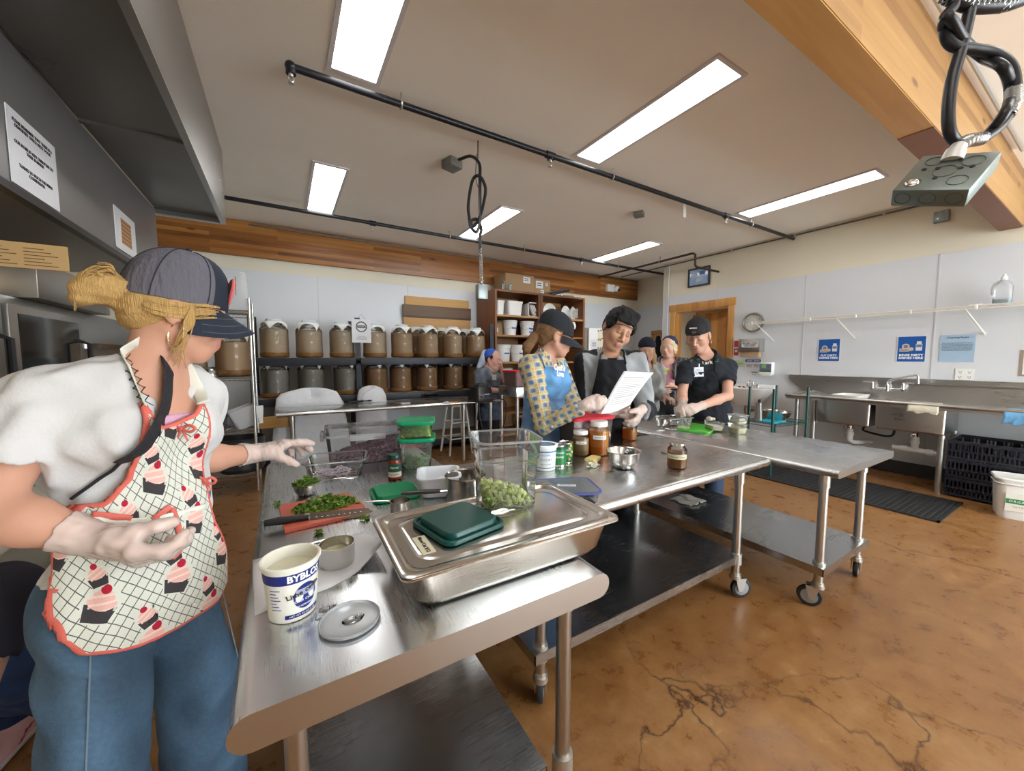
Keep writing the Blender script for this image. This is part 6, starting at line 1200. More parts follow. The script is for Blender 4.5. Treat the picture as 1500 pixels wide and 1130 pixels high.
# ================================================================== people: smooth-blended body surfaces
A3 = lambda p: np.array(p, dtype=np.float32)
def nrm(v): v = np.array(v, float); return v/np.linalg.norm(v)
def rc(a, b, ra, rb):
    a, b = A3(a), A3(b); ab = b-a; L2 = float(ab @ ab)+1e-12
    def f(Q):
        t = np.clip(((Q-a) @ ab)/L2, 0, 1); d = Q-a-t[..., None]*ab
        return np.sqrt((d*d).sum(-1))-(ra+(rb-ra)*t)
    r = max(ra, rb); return f, np.minimum(a, b)-r, np.maximum(a, b)+r
def el(c, r, ax=None):
    c, r = A3(c), A3(r); M = np.eye(3, dtype=np.float32) if ax is None else A3(ax)
    def f(Q):
        q = (Q-c) @ M.T; k0 = np.sqrt(((q/r)**2).sum(-1)); k1 = np.sqrt(((q/(r*r))**2).sum(-1))
        return k0*(k0-1)/np.maximum(k1, 1e-5)
    m = float(r.max()); return f, c-m, c+m
def ec(a, b, lat, ra, rb, cap=None):
    # elliptical tapered limb/torso segment; ra, rb = (half width, half depth)
    a, b = A3(a), A3(b); ab = b-a; L = float(np.linalg.norm(ab)); ax = ab/L; lat = A3(lat); lat = lat-ax*float(lat @ ax); lat /= np.linalg.norm(lat); dp = np.cross(ax, lat)
    cp = cap or min(ra[1], rb[1])
    def f(Q):
        q = Q-a; z = q @ ax; x = q @ lat; y = q @ dp; t = np.clip(z/L, 0, 1); w = ra[0]+(rb[0]-ra[0])*t; d = ra[1]+(rb[1]-ra[1])*t; ze = z-t*L
        k0 = np.sqrt((x/w)**2+(y/d)**2+(ze/cp)**2); k1 = np.sqrt((x/w**2)**2+(y/d**2)**2+(ze/cp**2)**2)
        return k0*(k0-1)/np.maximum(k1, 1e-5)
    m = max(*ra, *rb, cp); return f, np.minimum(a, b)-m, np.maximum(a, b)+m
HS = [1.0]
def elh(c, r, ax=None): return el(c, A3(r)*HS[0], ax)
def rch(a, b, ra, rb): return rc(a, b, ra*HS[0], rb*HS[0])
class Sdf:
    def __init__(s): s.p = []; s.masks = []; s.shell = 0; s.disp = None; s.paint = []; s.pat = []
    def add(s, prim, k=.02, col=None, op='u', pat=None): s.p.append((prim, k, col, op)); s.pat.append(pat); return s
    def sub(s, prim, k=.008): return s.add(prim, k, None, 's')
    def ev(s, Q):
        d = np.full(Q.shape[:-1], 1e3, np.float32)
        for (pr, k, c, op) in s.p:
            e = pr[0](Q)
            if op == 'u': h = np.maximum(k-np.abs(d-e), 0)/k; d = np.minimum(d, e)-h*h*k*.25
            else: e = -e; h = np.maximum(k-np.abs(d-e), 0)/k; d = np.maximum(d, e)+h*h*k*.25
        return d
    def mesh(s, h):
        U = [q for q in s.p if q[3] == 'u']; lo = np.min([q[0][1] for q in U], 0)-3*h; hi = np.max([q[0][2] for q in U], 0)+3*h
        n = np.ceil((hi-lo)/h).astype(int)+1; D = np.full(n, 1e3, np.float32); gx = [lo[i]+h*np.arange(n[i], dtype=np.float32) for i in range(3)]
        for (pr, k, c, op) in s.p:
            m = k+2*h; i0 = np.clip(np.floor((pr[1]-m-lo)/h).astype(int), 0, n); i1 = np.clip(np.ceil((pr[2]+m-lo)/h).astype(int)+1, 0, n)
            if (i1 <= i0).any(): continue
            sl = tuple(slice(i0[i], i1[i]) for i in range(3)); Q = np.stack(np.meshgrid(*[gx[i][sl[i]] for i in range(3)], indexing='ij'), -1); e = pr[0](Q).astype(np.float32); d = D[sl]
            if op == 'u': hh = np.maximum(k-np.abs(d-e), 0)/k; D[sl] = np.minimum(d, e)-hh*hh*k*.25
            else: e = -e; hh = np.maximum(k-np.abs(d-e), 0)/k; D[sl] = np.maximum(d, e)+hh*hh*k*.25
        if s.masks or s.disp:
            I = np.argwhere(np.abs(D) < .06)
            Q = lo+h*I.astype(np.float32); v = D[tuple(I.T)]
            if s.disp: v = v+s.disp(Q)
            D[tuple(I.T)] = v
            if s.masks:
                # masks apply everywhere inside or near the surface
                I = np.argwhere(D < .06); Q = lo+h*I.astype(np.float32); v = D[tuple(I.T)]
                if s.shell: v = np.maximum(v, -(v+s.shell))
                for f in s.masks: v = np.maximum(v, f(Q))
                D[tuple(I.T)] = v
        return surfnet(D, lo, h)
    def colors(s, V, base):
        U = [(q, p) for q, p in zip(s.p, s.pat) if q[3] == 'u']; E = np.stack([q[0][0](V) for q, _ in U]); mn = E.min(0); w = np.exp(-(E-mn)/.004)
        C = np.array([q[2] if q[2] is not None else base for q, _ in U], np.float32); out = (w[..., None]*C[:, None, :]).sum(0)/w.sum(0)[:, None]
        for prim, col, soft, amt in s.paint:
            d = prim[0](V); a = np.clip(.5-d/soft, 0, 1)[:, None]*amt; out = out*(1-a)+np.array(col, np.float32)*a
        return out, E.argmin(0), U
def surfnet(D, lo, h):
    sg = D < 0; n = D.shape
    c = np.zeros((n[0]-1, n[1]-1, n[2]-1), np.int8)
    for i in (0, 1):
        for j in (0, 1):
            for k in (0, 1): c += sg[i:n[0]-1+i, j:n[1]-1+j, k:n[2]-1+k]
    mk = (c > 0) & (c < 8); I = np.argwhere(mk); idx = np.full(mk.shape, -1, np.int32); idx[mk] = np.arange(len(I))
    pos = np.zeros((len(I), 3), np.float32); cnt = np.zeros(len(I), np.float32)
    cr = [(i, j, k) for i in (0, 1) for j in (0, 1) for k in (0, 1)]; val = {o: D[I[:, 0]+o[0], I[:, 1]+o[1], I[:, 2]+o[2]] for o in cr}
    for o in cr:
        for ax in range(3):
            if o[ax]: continue
            e = list(o); e[ax] = 1; a, b = val[o], val[tuple(e)]; m = (a < 0) != (b < 0); t = a/np.where(m, a-b, 1); q = np.zeros((len(I), 3), np.float32); q += np.array(o, np.float32); q[:, ax] += t
            pos[m] += q[m]; cnt[m] += 1
    V = lo+h*(I+pos/np.maximum(cnt, 1)[:, None]); Fc = []
    for ax in range(3):
        b_, c_ = [(1, 2), (2, 0), (0, 1)][ax]; sl0 = [slice(1, n[i]-1) for i in range(3)]; sl1 = list(sl0); sl0[ax] = slice(0, n[ax]-1); sl1[ax] = slice(1, n[ax]); s0, s1 = sg[tuple(sl0)], sg[tuple(sl1)]
        e = np.argwhere(s0 != s1); fl = s0[s0 != s1]; off = np.array([1, 1, 1]); off[ax] = 0; e = e+off
        if not len(e): continue
        def cell(db, dc): q = e.copy(); q[:, b_] -= db; q[:, c_] -= dc; return idx[q[:, 0], q[:, 1], q[:, 2]]
        f = np.stack([cell(1, 1), cell(0, 1), cell(0, 0), cell(1, 0)], 1); f[~fl] = f[~fl][:, ::-1]; Fc.append(f)
    Fc = np.concatenate(Fc); Fc = Fc[(Fc >= 0).all(1)]
    return V.astype(np.float32), Fc
def obj_from(name, V, Fc, mt, parent=None, col=None, pat=None, relax=1):
    if relax:
        # light smoothing of grid steps
        for _ in range(relax):
            acc = np.zeros_like(V); ct = np.zeros(len(V), np.float32)
            for a, b in ((0, 1), (1, 2), (2, 3), (3, 0)):
                np.add.at(acc, Fc[:, a], V[Fc[:, b]]); np.add.at(ct, Fc[:, a], 1); np.add.at(acc, Fc[:, b], V[Fc[:, a]]); np.add.at(ct, Fc[:, b], 1)
            V = V*.5+.5*acc/np.maximum(ct, 1)[:, None]
    me = bpy.data.meshes.new(name); me.vertices.add(len(V)); me.vertices.foreach_set('co', V.astype(np.float32).ravel()); nf = len(Fc); me.loops.add(nf*4); me.loops.foreach_set('vertex_index', Fc.astype(np.int32).ravel()); me.polygons.add(nf); me.polygons.foreach_set('loop_start', np.arange(0, nf*4, 4, dtype=np.int32)); me.update(calc_edges=True)
    if col is not None: a = me.color_attributes.new('Col', 'FLOAT_COLOR', 'POINT'); a.data.foreach_set('color', np.concatenate([col, np.ones((len(col), 1))], 1).astype(np.float32).ravel())
    if pat is not None: a = me.attributes.new('pat', 'FLOAT_VECTOR', 'POINT'); a.data.foreach_set('vector', pat.astype(np.float32).ravel())
    return link(name, me, mt, parent, 180)
def fold(amp, fr, seed=0, drx=(1, 1, 1)):
    r = np.random.RandomState(seed); K = [(r.normal(size=3)*fr*A3(drx), r.uniform(0, 6.28)) for _ in range(5)]; W = [(r.normal(size=3)*fr*.6, r.uniform(0, 6)) for _ in range(3)]
    def f(Q):
        w = sum(np.sin(Q @ A3(k)+p) for k, p in W)*.8; return amp*sum(np.sin(Q @ A3(k)+p+w) for k, p in K)/3
    return f
def polysd(poly):
    P_ = np.array(poly, np.float32)
    def f(x, y):
        d = np.full(x.shape, 1e9, np.float32); ins = np.zeros(x.shape, bool); m = len(P_)
        for i in range(m):
            a, b = P_[i], P_[i-1]; e = b-a; wx, wy = x-a[0], y-a[1]; t = np.clip((wx*e[0]+wy*e[1])/(e @ e+1e-12), 0, 1); dx, dy = wx-e[0]*t, wy-e[1]*t; d = np.minimum(d, dx*dx+dy*dy)
            cnd = (a[1] > y) != (b[1] > y); xi = a[0]+(y-a[1])/np.where(abs(e[1]) < 1e-9, 1e-9, e[1])*e[0]; ins ^= cnd & (x < xi)
        d = np.sqrt(d); return np.where(ins, -d, d)
    return f
# ---- shader maths helper for cloth patterns
class NV:
    def __init__(s, nt, sock): s.nt, s.k = nt, sock
    def _m(s, op, *a):
        n = s.nt.nodes.new('ShaderNodeMath'); n.operation = op
        for i, v in enumerate((s,)+a):
            if isinstance(v, NV): s.nt.links.new(v.k, n.inputs[i])
            else: n.inputs[i].default_value = v
        return NV(s.nt, n.outputs[0])
    def __add__(s, o): return s._m('ADD', o)
    def __sub__(s, o): return s._m('SUBTRACT', o)
    def __mul__(s, o): return s._m('MULTIPLY', o)
    def lt(s, o): return s._m('LESS_THAN', o)
    def gt(s, o): return s._m('GREATER_THAN', o)
    def mod(s, o): return s._m('FLOORED_MODULO', o)
    def floor(s): return s._m('FLOOR')
    def abs(s): return s._m('ABSOLUTE')
    def sin(s): return s._m('SINE')
    def mx(s, o): return s._m('MAXIMUM', o)
    def mn(s, o): return s._m('MINIMUM', o)
def patnodes(name, rough=.8, bump=.15, bscale=400):
    m = mat(name, (.5, .5, .5), rough, bump=bump, bscale=bscale, spec=.25); nt = m.node_tree; a = nt.nodes.new('ShaderNodeAttribute'); a.attribute_name = 'pat'; sp = nt.nodes.new('ShaderNodeSeparateXYZ'); nt.links.new(a.outputs['Vector'], sp.inputs[0])
    return m, nt, NV(nt, sp.outputs[0]), NV(nt, sp.outputs[1]), NV(nt, sp.outputs[2])
def layer(nt, base, mask, col):
    n = nt.nodes.new('ShaderNodeMix'); n.data_type = 'RGBA'; nt.links.new(mask.k, n.inputs['Factor'])
    if isinstance(base, tuple): n.inputs[6].default_value = (*base, 1)
    else: nt.links.new(base, n.inputs[6])
    n.inputs[7].default_value = (*col, 1); return n.outputs[2]
def finish(m, sock): m.node_tree.links.new(sock, m.node_tree.nodes['Principled BSDF'].inputs['Base Color'])
# ---- anatomy
def head(S_, hd, hf, hu, sc, skin, lips=(.50, .20, .17), brow=(.12, .07, .04), fem=True, blush=.35, eyes_closed=True, mouth=0.0):
    f = nrm(hf); r = nrm(np.cross(f, hu)); u = np.cross(r, f); L = lambda a, b, c: A3(hd)+sc*(a*f+b*r+c*u); ax = np.stack([f, r, u])
    S_.add(el(L(-.012, 0, .035), A3((.097, .076, .088))*sc, ax), .02)
    S_.add(el(L(.028, 0, -.042), A3((.062, .058, .078))*sc, ax), .045)
    S_.add(rc(L(.070, -.010, -.100), L(.070, .010, -.100), .017*sc, .017*sc), .035)
    for s in (-1, 1):
        S_.add(rc(L(.0, .054*s, -.052), L(.055, .026*s, -.096), .018*sc, .016*sc), .03)
        S_.add(el(L(.060, .038*s, -.030), A3((.026, .026, .026))*sc, ax), .03)
        S_.sub(el(L(.101, .033*s, .000), A3((.020, .018, .010))*sc, ax), .016)
        S_.add(el(L(.0765, .031*s, -.001), A3((.0135, .0140, .0115))*sc, ax), .004)
        S_.add(el(L(-.008, .079*s, -.008), nrm((1, 0, 0))*0+A3((.020, .007, .032))*sc, ax), .008)
        S_.sub(el(L(-.002, .088*s, -.004), A3((.010, .006, .018))*sc, ax), .006)
        S_.paint.append((rc(L(.086, .016*s, -.008), L(.084, .046*s, -.009), .0024*sc, .0024*sc), tuple(np.array(brow)*.45), .0022*sc, .95))
        S_.paint.append((rc(L(.093, .014*s, .021), L(.078, .052*s, .024), .0042*sc, .0028*sc), brow, .004*sc, .92))
        S_.paint.append((el(L(.066, .043*s, -.032), A3((.024, .020, .018))*sc, ax), tuple(np.array(skin)*(1.0, .62, .58)), .03*sc, blush))
        if not eyes_closed:
            S_.paint.append((el(L(.088, .031*s, -.002), A3((.006, .0115, .0045))*sc, ax), (.7, .68, .66), .002*sc, .9)); S_.paint.append((el(L(.090, .031*s, -.002), A3((.005, .0045, .0045))*sc, ax), (.05, .03, .02), .002*sc, 1))
    S_.add(rc(L(.084, -.030, .020), L(.084, .030, .020), .010*sc, .010*sc), .02)
    S_.add(rc(L(.090, 0, .010), L(.112, 0, -.034), .0075*sc, .0105*sc), .014)
    for s in (-1, 1): S_.add(el(L(.100, .0125*s, -.040), A3((.011, .0085, .0085))*sc, ax), .008)
    for s in (-1, 1): S_.paint.append((el(L(.104, .007*s, -.0475), A3((.004, .0035, .0025))*sc, ax), tuple(np.array(skin)*.25), .002*sc, .8))
    S_.add(el(L(.084, 0, -.066), A3((.018, .026, .020))*sc, ax), .02)
    S_.add(rc(L(.099, -.016, -.0635), L(.099, .016, -.0635), .0050*sc, .0050*sc), .006); S_.add(rc(L(.097, -.014, -.073), L(.097, .014, -.073), .0062*sc, .0062*sc), .006); S_.sub(rc(L(.107, -.021, -.0685), L(.107, .021, -.0685), .0022*sc, .0022*sc), .004)
    S_.paint.append((ec(L(.100, -.018, -.068), L(.100, .018, -.068), u, (.0092*sc, .012*sc), (.0092*sc, .012*sc)), lips, .004*sc, .8)); S_.paint.append((rc(L(.103, -.022, -.0687), L(.103, .022, -.0687), .0016*sc, .0016*sc), tuple(np.array(lips)*.45), .002*sc, .8))
    return f, r, u, L
def hand(S_, w, d, n, side, sc=1, curls=((.5, .6, .4),)*4, thumb=(.7, .6, .35, .3), spread=.06, k=.006):
    d, n = nrm(d), np.array(n, float); n = nrm(n-d*(n @ d)); s = np.cross(d, n)*side; w = np.array(w, float); X = lambda a, b, c: w+sc*(a*d+b*s+c*n); S0 = len(S_.p)
    S_.add(ec(X(-.01, 0, 0), X(.03, .002, 0), s, (.026*sc, .019*sc), (.034*sc, .017*sc)), .02); S_.add(ec(X(.03, .002, 0), X(.080, .001, -.002), s, (.035*sc, .016*sc), (.040*sc, .0125*sc)), .016); S_.add(rc(X(.022, .022, .008), X(.052, .032, .012), .017*sc, .013*sc), .014)
    F_ = [(.088, .030, (.043, .026, .020), .0098), (.092, .0105, (.047, .030, .021), .0100), (.088, -.0095, (.043, .028, .021), .0095), (.079, -.028, (.034, .021, .018), .0085)]
    tips = []
    for i, (a, b, seg, r_) in enumerate(F_):
        c = curls[i % len(curls)]; p0 = X(a-.006, b, -.002); an = 0; fan = spread*(1.5-i); prev = p0
        for j in range(3):
            an += c[j]; dv = (math.cos(an)*d+math.sin(an)*n); dv = nrm(dv+fan*s*(1-.25*j)); q = prev+dv*seg[j]*sc; S_.add(rc(prev, q, r_*sc*(1-.07*j), r_*sc*(.93-.09*j)), k if j else .012); prev = q
        tips.append(prev)
    p = X(.028, .026, .008); td = nrm(thumb[0]*d+thumb[1]*s+thumb[2]*n)
    for j, (l, r_) in enumerate(((.040, .0130), (.032, .0115), (.026, .0100))):
        q = p+td*l*sc; S_.add(rc(p, q, r_*sc, r_*sc*.9), .010 if j == 0 else k); p = q; td = nrm(td+thumb[3]*(n*.6-s*.6+d*.15))
    return S0
SKIN = (.50, .27, .185)
def arm(S_, sh, e, w, sc=1, infl=0, k=.025, col=None, upto=1.0, part='both'):
    sh, e, w = A3(sh), A3(e), A3(w)
    if part in ('both', 'up'): S_.add(rc(sh, e, (.050+infl)*sc, (.039+infl)*sc), k, col)
    if part in ('both', 'fore'):
        m = e+(w-e)*.35; S_.add(rc(e, m, (.038+infl)*sc, (.040+infl)*sc), k, col); S_.add(rc(m, w, (.040+infl)*sc, (.0265+infl)*sc), k, col)
def leg(S_, h, kn, an, sc=1, infl=0, k=.03, col=None, wide=0):
    h, kn, an = A3(h), A3(kn), A3(an); S_.add(rc(h, kn, (.085+infl)*sc, (.058+infl)*sc+wide), k, col); m = kn+(an-kn)*.3; S_.add(rc(kn, m, (.057+infl)*sc+wide, (.056+infl)*sc+wide), k, col); S_.add(rc(m, an, (.056+infl)*sc+wide, (.037+infl)*sc+wide), k, col)
def foot(S_, an, fd, sc=1, infl=0):
    an = A3(an); fd = A3(nrm((fd[0], fd[1], 0))); lt = np.cross(fd, A3((0, 0, 1))); S_.add(rc(an, an*A3((1, 1, 0))+A3((0, 0, .045))-fd*.03, (.037+infl)*sc, (.036+infl)*sc), .02); S_.add(ec(an*A3((1, 1, 0))+A3((0, 0, .04))-fd*.03, an*A3((1, 1, 0))+A3((0, 0, .032))+fd*.15, lt, ((.034+infl)*sc, (.038+infl)*sc), ((.042+infl)*sc, (.024+infl)*sc), .03), .02)
def torso(S_, J, infl=0, k=.05, col=None, fem=True, sc=1, low=True):
    g, gp = nrm(J['g']), nrm(J.get('gp', J['g'])); lt = np.cross(g, (0, 0, 1)); lp = np.cross(gp, (0, 0, 1)); axc = np.stack([lt, g, nrm(np.array(J['nb'])-np.array(J['ch']))]); axc[1] = np.cross(axc[2], axc[0]); axp = np.stack([lp, gp, (0, 0, 1)]); I_ = infl
    if low: S_.add(el(J['p'], A3((.170+I_, .118+I_, .125+I_))*sc, axp), k, col)
    S_.add(el(J['w'], A3(((.132 if fem else .148)+I_, .098+I_, .14+I_))*sc, axp), k, col); S_.add(el(J['ch'], A3(((.150 if fem else .168)+I_, .108+I_, .175+I_))*sc, axc), k, col)
    a, b = A3(J['shL']), A3(J['shR']); c = (a+b)/2-A3((0, 0, .02)); S_.add(rc(a*.82+c*.18-A3((0, 0, .015)), b*.82+c*.18-A3((0, 0, .015)), (.058+I_)*sc, (.058+I_)*sc), k, col)
    nb = A3(J['nb'])
    for s_ in (a, b): S_.add(rc(nb-A3((0, 0, .01)), s_+A3((0, 0, .0)), (.042+I_)*sc, (.042+I_)*sc), k*.7, col)
    if fem:
        for s in (-1, 1): S_.add(el(A3(J['ch'])+A3(g)*.072*sc+A3(lt)*.068*s*sc+A3((0, 0, .012)), A3((.062+I_, .058+I_, .064+I_))*sc, axc), .035, col)
    else:
        S_.add(el(A3(J['ch'])+A3(g)*.04*sc+A3((0, 0, .05)), A3((.125+I_, .07+I_, .09+I_))*sc, axc), k, col)
m_skin = vcol('skin', .48, bump=.05, bscale=300, sss=.08, spec=.35)
def person_body(label, J, h, sc, skin, hair_c, fem=True, hands=None, fk=None, legs=True, grp=None, hs=1.0):
    S_ = Sdf(); f, r, u, L = head(S_, J['hd'], J['hf'], J['hu'], sc*hs, skin, brow=hair_c, fem=fem, **(fk or {}))
    nr = .050 if fem else .057; S_.add(rc(L(-.020, 0, -.055), A3(J['nb']), nr*sc, (nr+.004)*sc), .03); torso(S_, J, 0, fem=fem, sc=sc)
    for s in 'LR':
        arm(S_, J['sh'+s], J['el'+s], J['wr'+s], sc); hd_ = (hands or {}).get(s)
        if hd_: hand(S_, J['wr'+s], hd_['d'], hd_['n'], -1 if s == 'L' else 1, sc*hd_.get('sc', 1), hd_['c'], hd_.get('t', (.7, .6, .35, .3)), hd_.get('sp', .06))
        if legs: leg(S_, J['hp'+s], J['kn'+s], J['an'+s], sc); foot(S_, J['an'+s], J.get('fd', J.get('gp', J['g'])), sc)
    V, Fc = S_.mesh(h); C_, _, _ = S_.colors(V, skin); o = obj_from('person', V, Fc, m_skin, None, C_); tag(o, label, 'person', grp); return o, S_, L, (f, r, u)
def gloves(o, J, hands, sc, h, mt, sides='LR', cuff=.06):
    for s in sides:
        if s not in hands: continue
        S_ = Sdf(); hd_ = hands[s]; hand(S_, J['wr'+s], hd_['d'], hd_['n'], -1 if s == 'L' else 1, sc*hd_.get('sc', 1), hd_['c'], hd_.get('t', (.7, .6, .35, .3)), hd_.get('sp', .06))
        S_.p = [((lambda F_, a, b: ((lambda Q: F_(Q)-.0028), a-.003, b+.003))(*q[0]), q[1]+.006, q[2], q[3]) for q in S_.p]
        w = A3(J['wr'+s]); ax = A3(nrm(A3(J['el'+s])-w)); S_.add(rc(w, w+ax*cuff, .031*sc, .038*sc), .015); S_.sub(rc(w+ax*(cuff+.004+.04), w+ax*(cuff+.05+.06), .055, .06), .004); S_.disp = fold(.0016, 130, 3+ord(s), (1, 1, 1))
        V, Fc = S_.mesh(h); obj_from('glove', V, Fc, mt, o)
def cloth(name, o, S_, h, mt, base, disp=None, masks=(), relax=1, patf=None, colf=None, shell=0):
    S_.disp = disp; S_.shell = shell; S_.masks = list(masks); V, Fc = S_.mesh(h); C_, near, U = S_.colors(V, base)
    if colf: C_ = colf(V, C_)
    pat = patf(V, near, U) if patf else None; return obj_from(name, V, Fc, mt, o, C_, pat, relax)
def half(p, n): p, n = A3(p), A3(nrm(n)); return lambda Q: (Q-p) @ n
def trousers(o, J, h, mt, col, top, sc=1, infl=.012, wide=.01, amp=.004, seed=0, name='trousers', hem=.09, flare=0):
    S_ = Sdf(); gp = nrm(J.get('gp', J['g'])); lp = np.cross(gp, (0, 0, 1)); axp = np.stack([lp, gp, (0, 0, 1)]); S_.add(el(J['p'], A3((.172+infl, .122+infl, .135+infl))*sc, axp), .04, col); S_.add(el(J['w'], A3((.140+infl, .105+infl, .13))*sc, axp), .05, col)
    for s in 'LR':
        hh, kn, an = A3(J['hp'+s]), A3(J['kn'+s]), A3(J['an'+s]); S_.add(rc(hh, kn, (.090+infl)*sc, (.062+infl)*sc+wide), .03, col); S_.add(rc(kn, an, (.062+infl)*sc+wide, (.046+infl)*sc+wide+flare), .03, col)
    return cloth(name, o, S_, h, mt, col, fold(amp, 38, seed, (1, 1, .5)), [half((0, 0, top), (0, 0, 1)), half((0, 0, hem), (0, 0, -1))])
def shoes(o, J, h, col, sole=(.7, .7, .7), fd=None, rough=.5, name='shoe'):
    for s in 'LR':
        S_ = Sdf(); foot(S_, J['an'+s], fd if fd is not None else J.get('gp', J['g']), 1, .009); cloth(name, o, S_, h, vcol('shoe_fabric', rough), col, None, [half((0, 0, .004), (0, 0, -1)), half((0, 0, .115), (0, 0, 1))], colf=lambda V, C_: np.where((V[:, 2] < .025)[:, None], np.array(sole, np.float32), C_))
def cap_mesh(o, L, axes, sc, col, fr=(.118, .086, .125), c=(.004, 0, .042), brim=True, back=False, tiltu=0, brimlen=.085, mt=None, front=None, part='cap', wid=.072, drop=.035, tilt=.0, pitch=.3):
    # crown: domed panels round the head; brim: curved visor
    mt = mt or mat(part+'_cloth_%02d%02d%02d' % tuple(int(99*x) for x in col), col, .85, bump=.25, bscale=260)
    sgn = -1 if back else 1; n, m_ = 48, 14; G = []
    def pt(th, ph, off=0):
        e = .80; cx, sx = math.cos(ph), math.sin(ph); rr = (max(cx, 0))**e; zz = max(sx, 0)**.86
        a = c[0]+(fr[0]+off)*rr*math.cos(th); b = c[1]+(fr[1]+off)*rr*math.sin(th); z = c[2]+(fr[2]+off)*zz-tilt*a
        return Vector(L(a, b, z))
    def sect(t0, t1, nn): return [[pt(t0+(t1-t0)*j/nn, PI/2*i/m_) for j in range(nn+1)] for i in range(m_+1)]
    crown = MB().grid(sect(-PI, PI, n) if not front else sect(PI*.29, 2*PI-PI*.29, n), .003).build('crown', mt, None, 60)
    cp = crown; cp.parent = o; cp.name = part
    if front: MB().grid(sect(-PI*.29, PI*.29, 20), .0035).build('front_panel', front, cp, 60)
    MB().ball(L(c[0], c[1], c[2]+fr[2]-tilt*c[0]+.002), .007*sc, 10).build('button', front or mt, cp)
    w = MB()
    for k in range(6):
        th = k*PI/3+.0; w.tube([pt(th, PI/2*i/m_, .0015) for i in range(m_)], .0011, 4)
    w.build('panel_seam', front or mt, cp)
    if brim:
        G = []
        for i in range(9):
            row = []
            for j in range(25):
                q = j/24*2-1; th = q*1.30; a = c[0]+(fr[0]-.004)*math.cos(th)*sgn; b = c[1]+(fr[1]-.002)*math.sin(th); ex = brimlen*(1-abs(q)**4)*i/8; bow = -drop*1.25*q*q*(i/8)
                row.append(Vector(L(a+ex*sgn*.97, b*(1-.05*i/8), c[2]-tilt*a*1-.002-ex*pitch+bow)))
            G.append(row)
        MB().grid(G, .0035).build('brim', front or mt, cp, 60)
        w = MB()
        for i in (3, 5, 7): w.tube([Vector(p_)+Vector((0, 0, .0028)) for p_ in G[i][1:-1]], .0007, 4)
        w.build('stitching', mat('cap_stitch', tuple(min(1, x*1.6+.08) for x in col), .8), cp)
    return cp
def strands(name, o, paths, r, mt, taper=True):
    w = MB()
    for p_ in paths:
        q = spline(p_, 6); w.tube(q, [r*(1-.7*(i/(len(q)-1))**3) for i in range(len(q))] if taper else r, 5)
    return w.build(name, mt, o, 180)
def hairmat(name, c1, c2): return mat(name, c1, .55, bump=.5, bscale=14, stretch=(28, 28, 2.5), var=.45, vscale=14, spec=.22)
m_glove = clear('vinyl_glove', (1, .98, .97), .0, .25, 1.35, milky=.5, mcol=(.98, .86, .80), tlm=.06, bump=.4, bscale=55)
def npv(v): return np.array(v[:], float)
def PP(u, v, t): return npv(P(u, v, t=t))
from mathutils.bvhtree import BVHTree
# ------------------------------------------------------------------ the woman in the cupcake apron (nearest person)
Kt = 1.10
def PA(u, v, t): return PP(u, v, t*Kt)
side_dir = nrm((.95, .30, 0))
JA = dict(hd=PA(258, 455, .88), nb=PA(222, 540, .845), ch=PA(196, 640, .84), w=PA(212, 745, .84), p=PA(200, 850, .84), g=nrm((.72, -.70, 0)), gp=nrm((.78, -.62, 0)), hf=nrm((.93, .26, -.23)), hu=nrm((.24, .02, .97)))
JA['shR'] = PA(62, 592, .72); JA['shL'] = PA(284, 580, .96); JA['elR'] = PA(-22, 748, .63); JA['wrR'] = PA(146, 792, .685); JA['elL'] = PA(272, 676, 1.00); JA['wrL'] = PA(376, 664, 1.19)
latA = np.cross(JA['gp'], (0, 0, 1))
for s, q in (('L', -1), ('R', 1)):
    JA['hp'+s] = JA['p']+latA*.073*q-np.array((0, 0, .04)); JA['kn'+s] = JA['p']*np.array((1, 1, 0))+latA*.118*q+np.array((.0, .0, .45))+JA['gp']*.02; JA['an'+s] = JA['p']*np.array((1, 1, 0))+latA*.14*q+np.array((0, 0, .08))
HA = {'R': dict(d=PA(252, 832, .70)-JA['wrR'], n=nrm((.35, .55, .55)), c=((.35, .75, .5), (.5, .8, .5), (.6, .8, .5), (.7, .8, .5)), t=(.8, .35, .5, .35), sp=.02, sc=.96), 'L': dict(d=PA(446, 640, 1.28)-JA['wrL'], n=nrm((.05, .0, -1)), c=((.15, .25, .2), (.30, .55, .3), (.45, .7, .4), (.6, .7, .4)), t=(.7, .5, .6, .3), sp=.05)}
oA, SA, LA, axA = person_body('woman in cupcake apron and trucker cap working at the nearest table', JA, .0045, 1.0, (.56, .30, .21), (.36, .23, .10), True, HA, dict(blush=.55, lips=(.52, .20, .18)))
gloves(oA, JA, HA, 1.0, .0032, m_glove)
# jeans
m_denim = vcol('denim', .85, bump=.35, bscale=500)
def denim(c, seed):
    nf = fold(1, 30, seed)
    def f(V, C_): n_ = np.clip(nf(V)*.5+.5, 0, 1)[:, None]; fine = np.random.RandomState(seed).uniform(.9, 1.1, (len(V), 1)); return (np.array(c, np.float32)*(.75+.5*n_)*fine).astype(np.float32)
    return f
S_ = Sdf(); cj = (.06, .115, .185); axp = np.stack([latA, JA['gp'], (0, 0, 1)])
S_.add(el(JA['p'], (.176, .134, .15), axp), .06); S_.add(el(JA['w'], (.145, .112, .13), axp), .05)
for s in 'LR': S_.add(rc(JA['hp'+s], JA['kn'+s], .094, .088), .02); S_.add(rc(JA['kn'+s], JA['an'+s], .086, .10), .01)
zt = float(JA['w'][2])
jeansA = cloth('jeans', oA, S_, .0065, m_denim, cj, fold(.006, 30, 4, (1, 1, .55)), [half((0, 0, zt+.02), (0, 0, 1)), half((0, 0, .05), (0, 0, -1))], colf=denim(cj, 3))
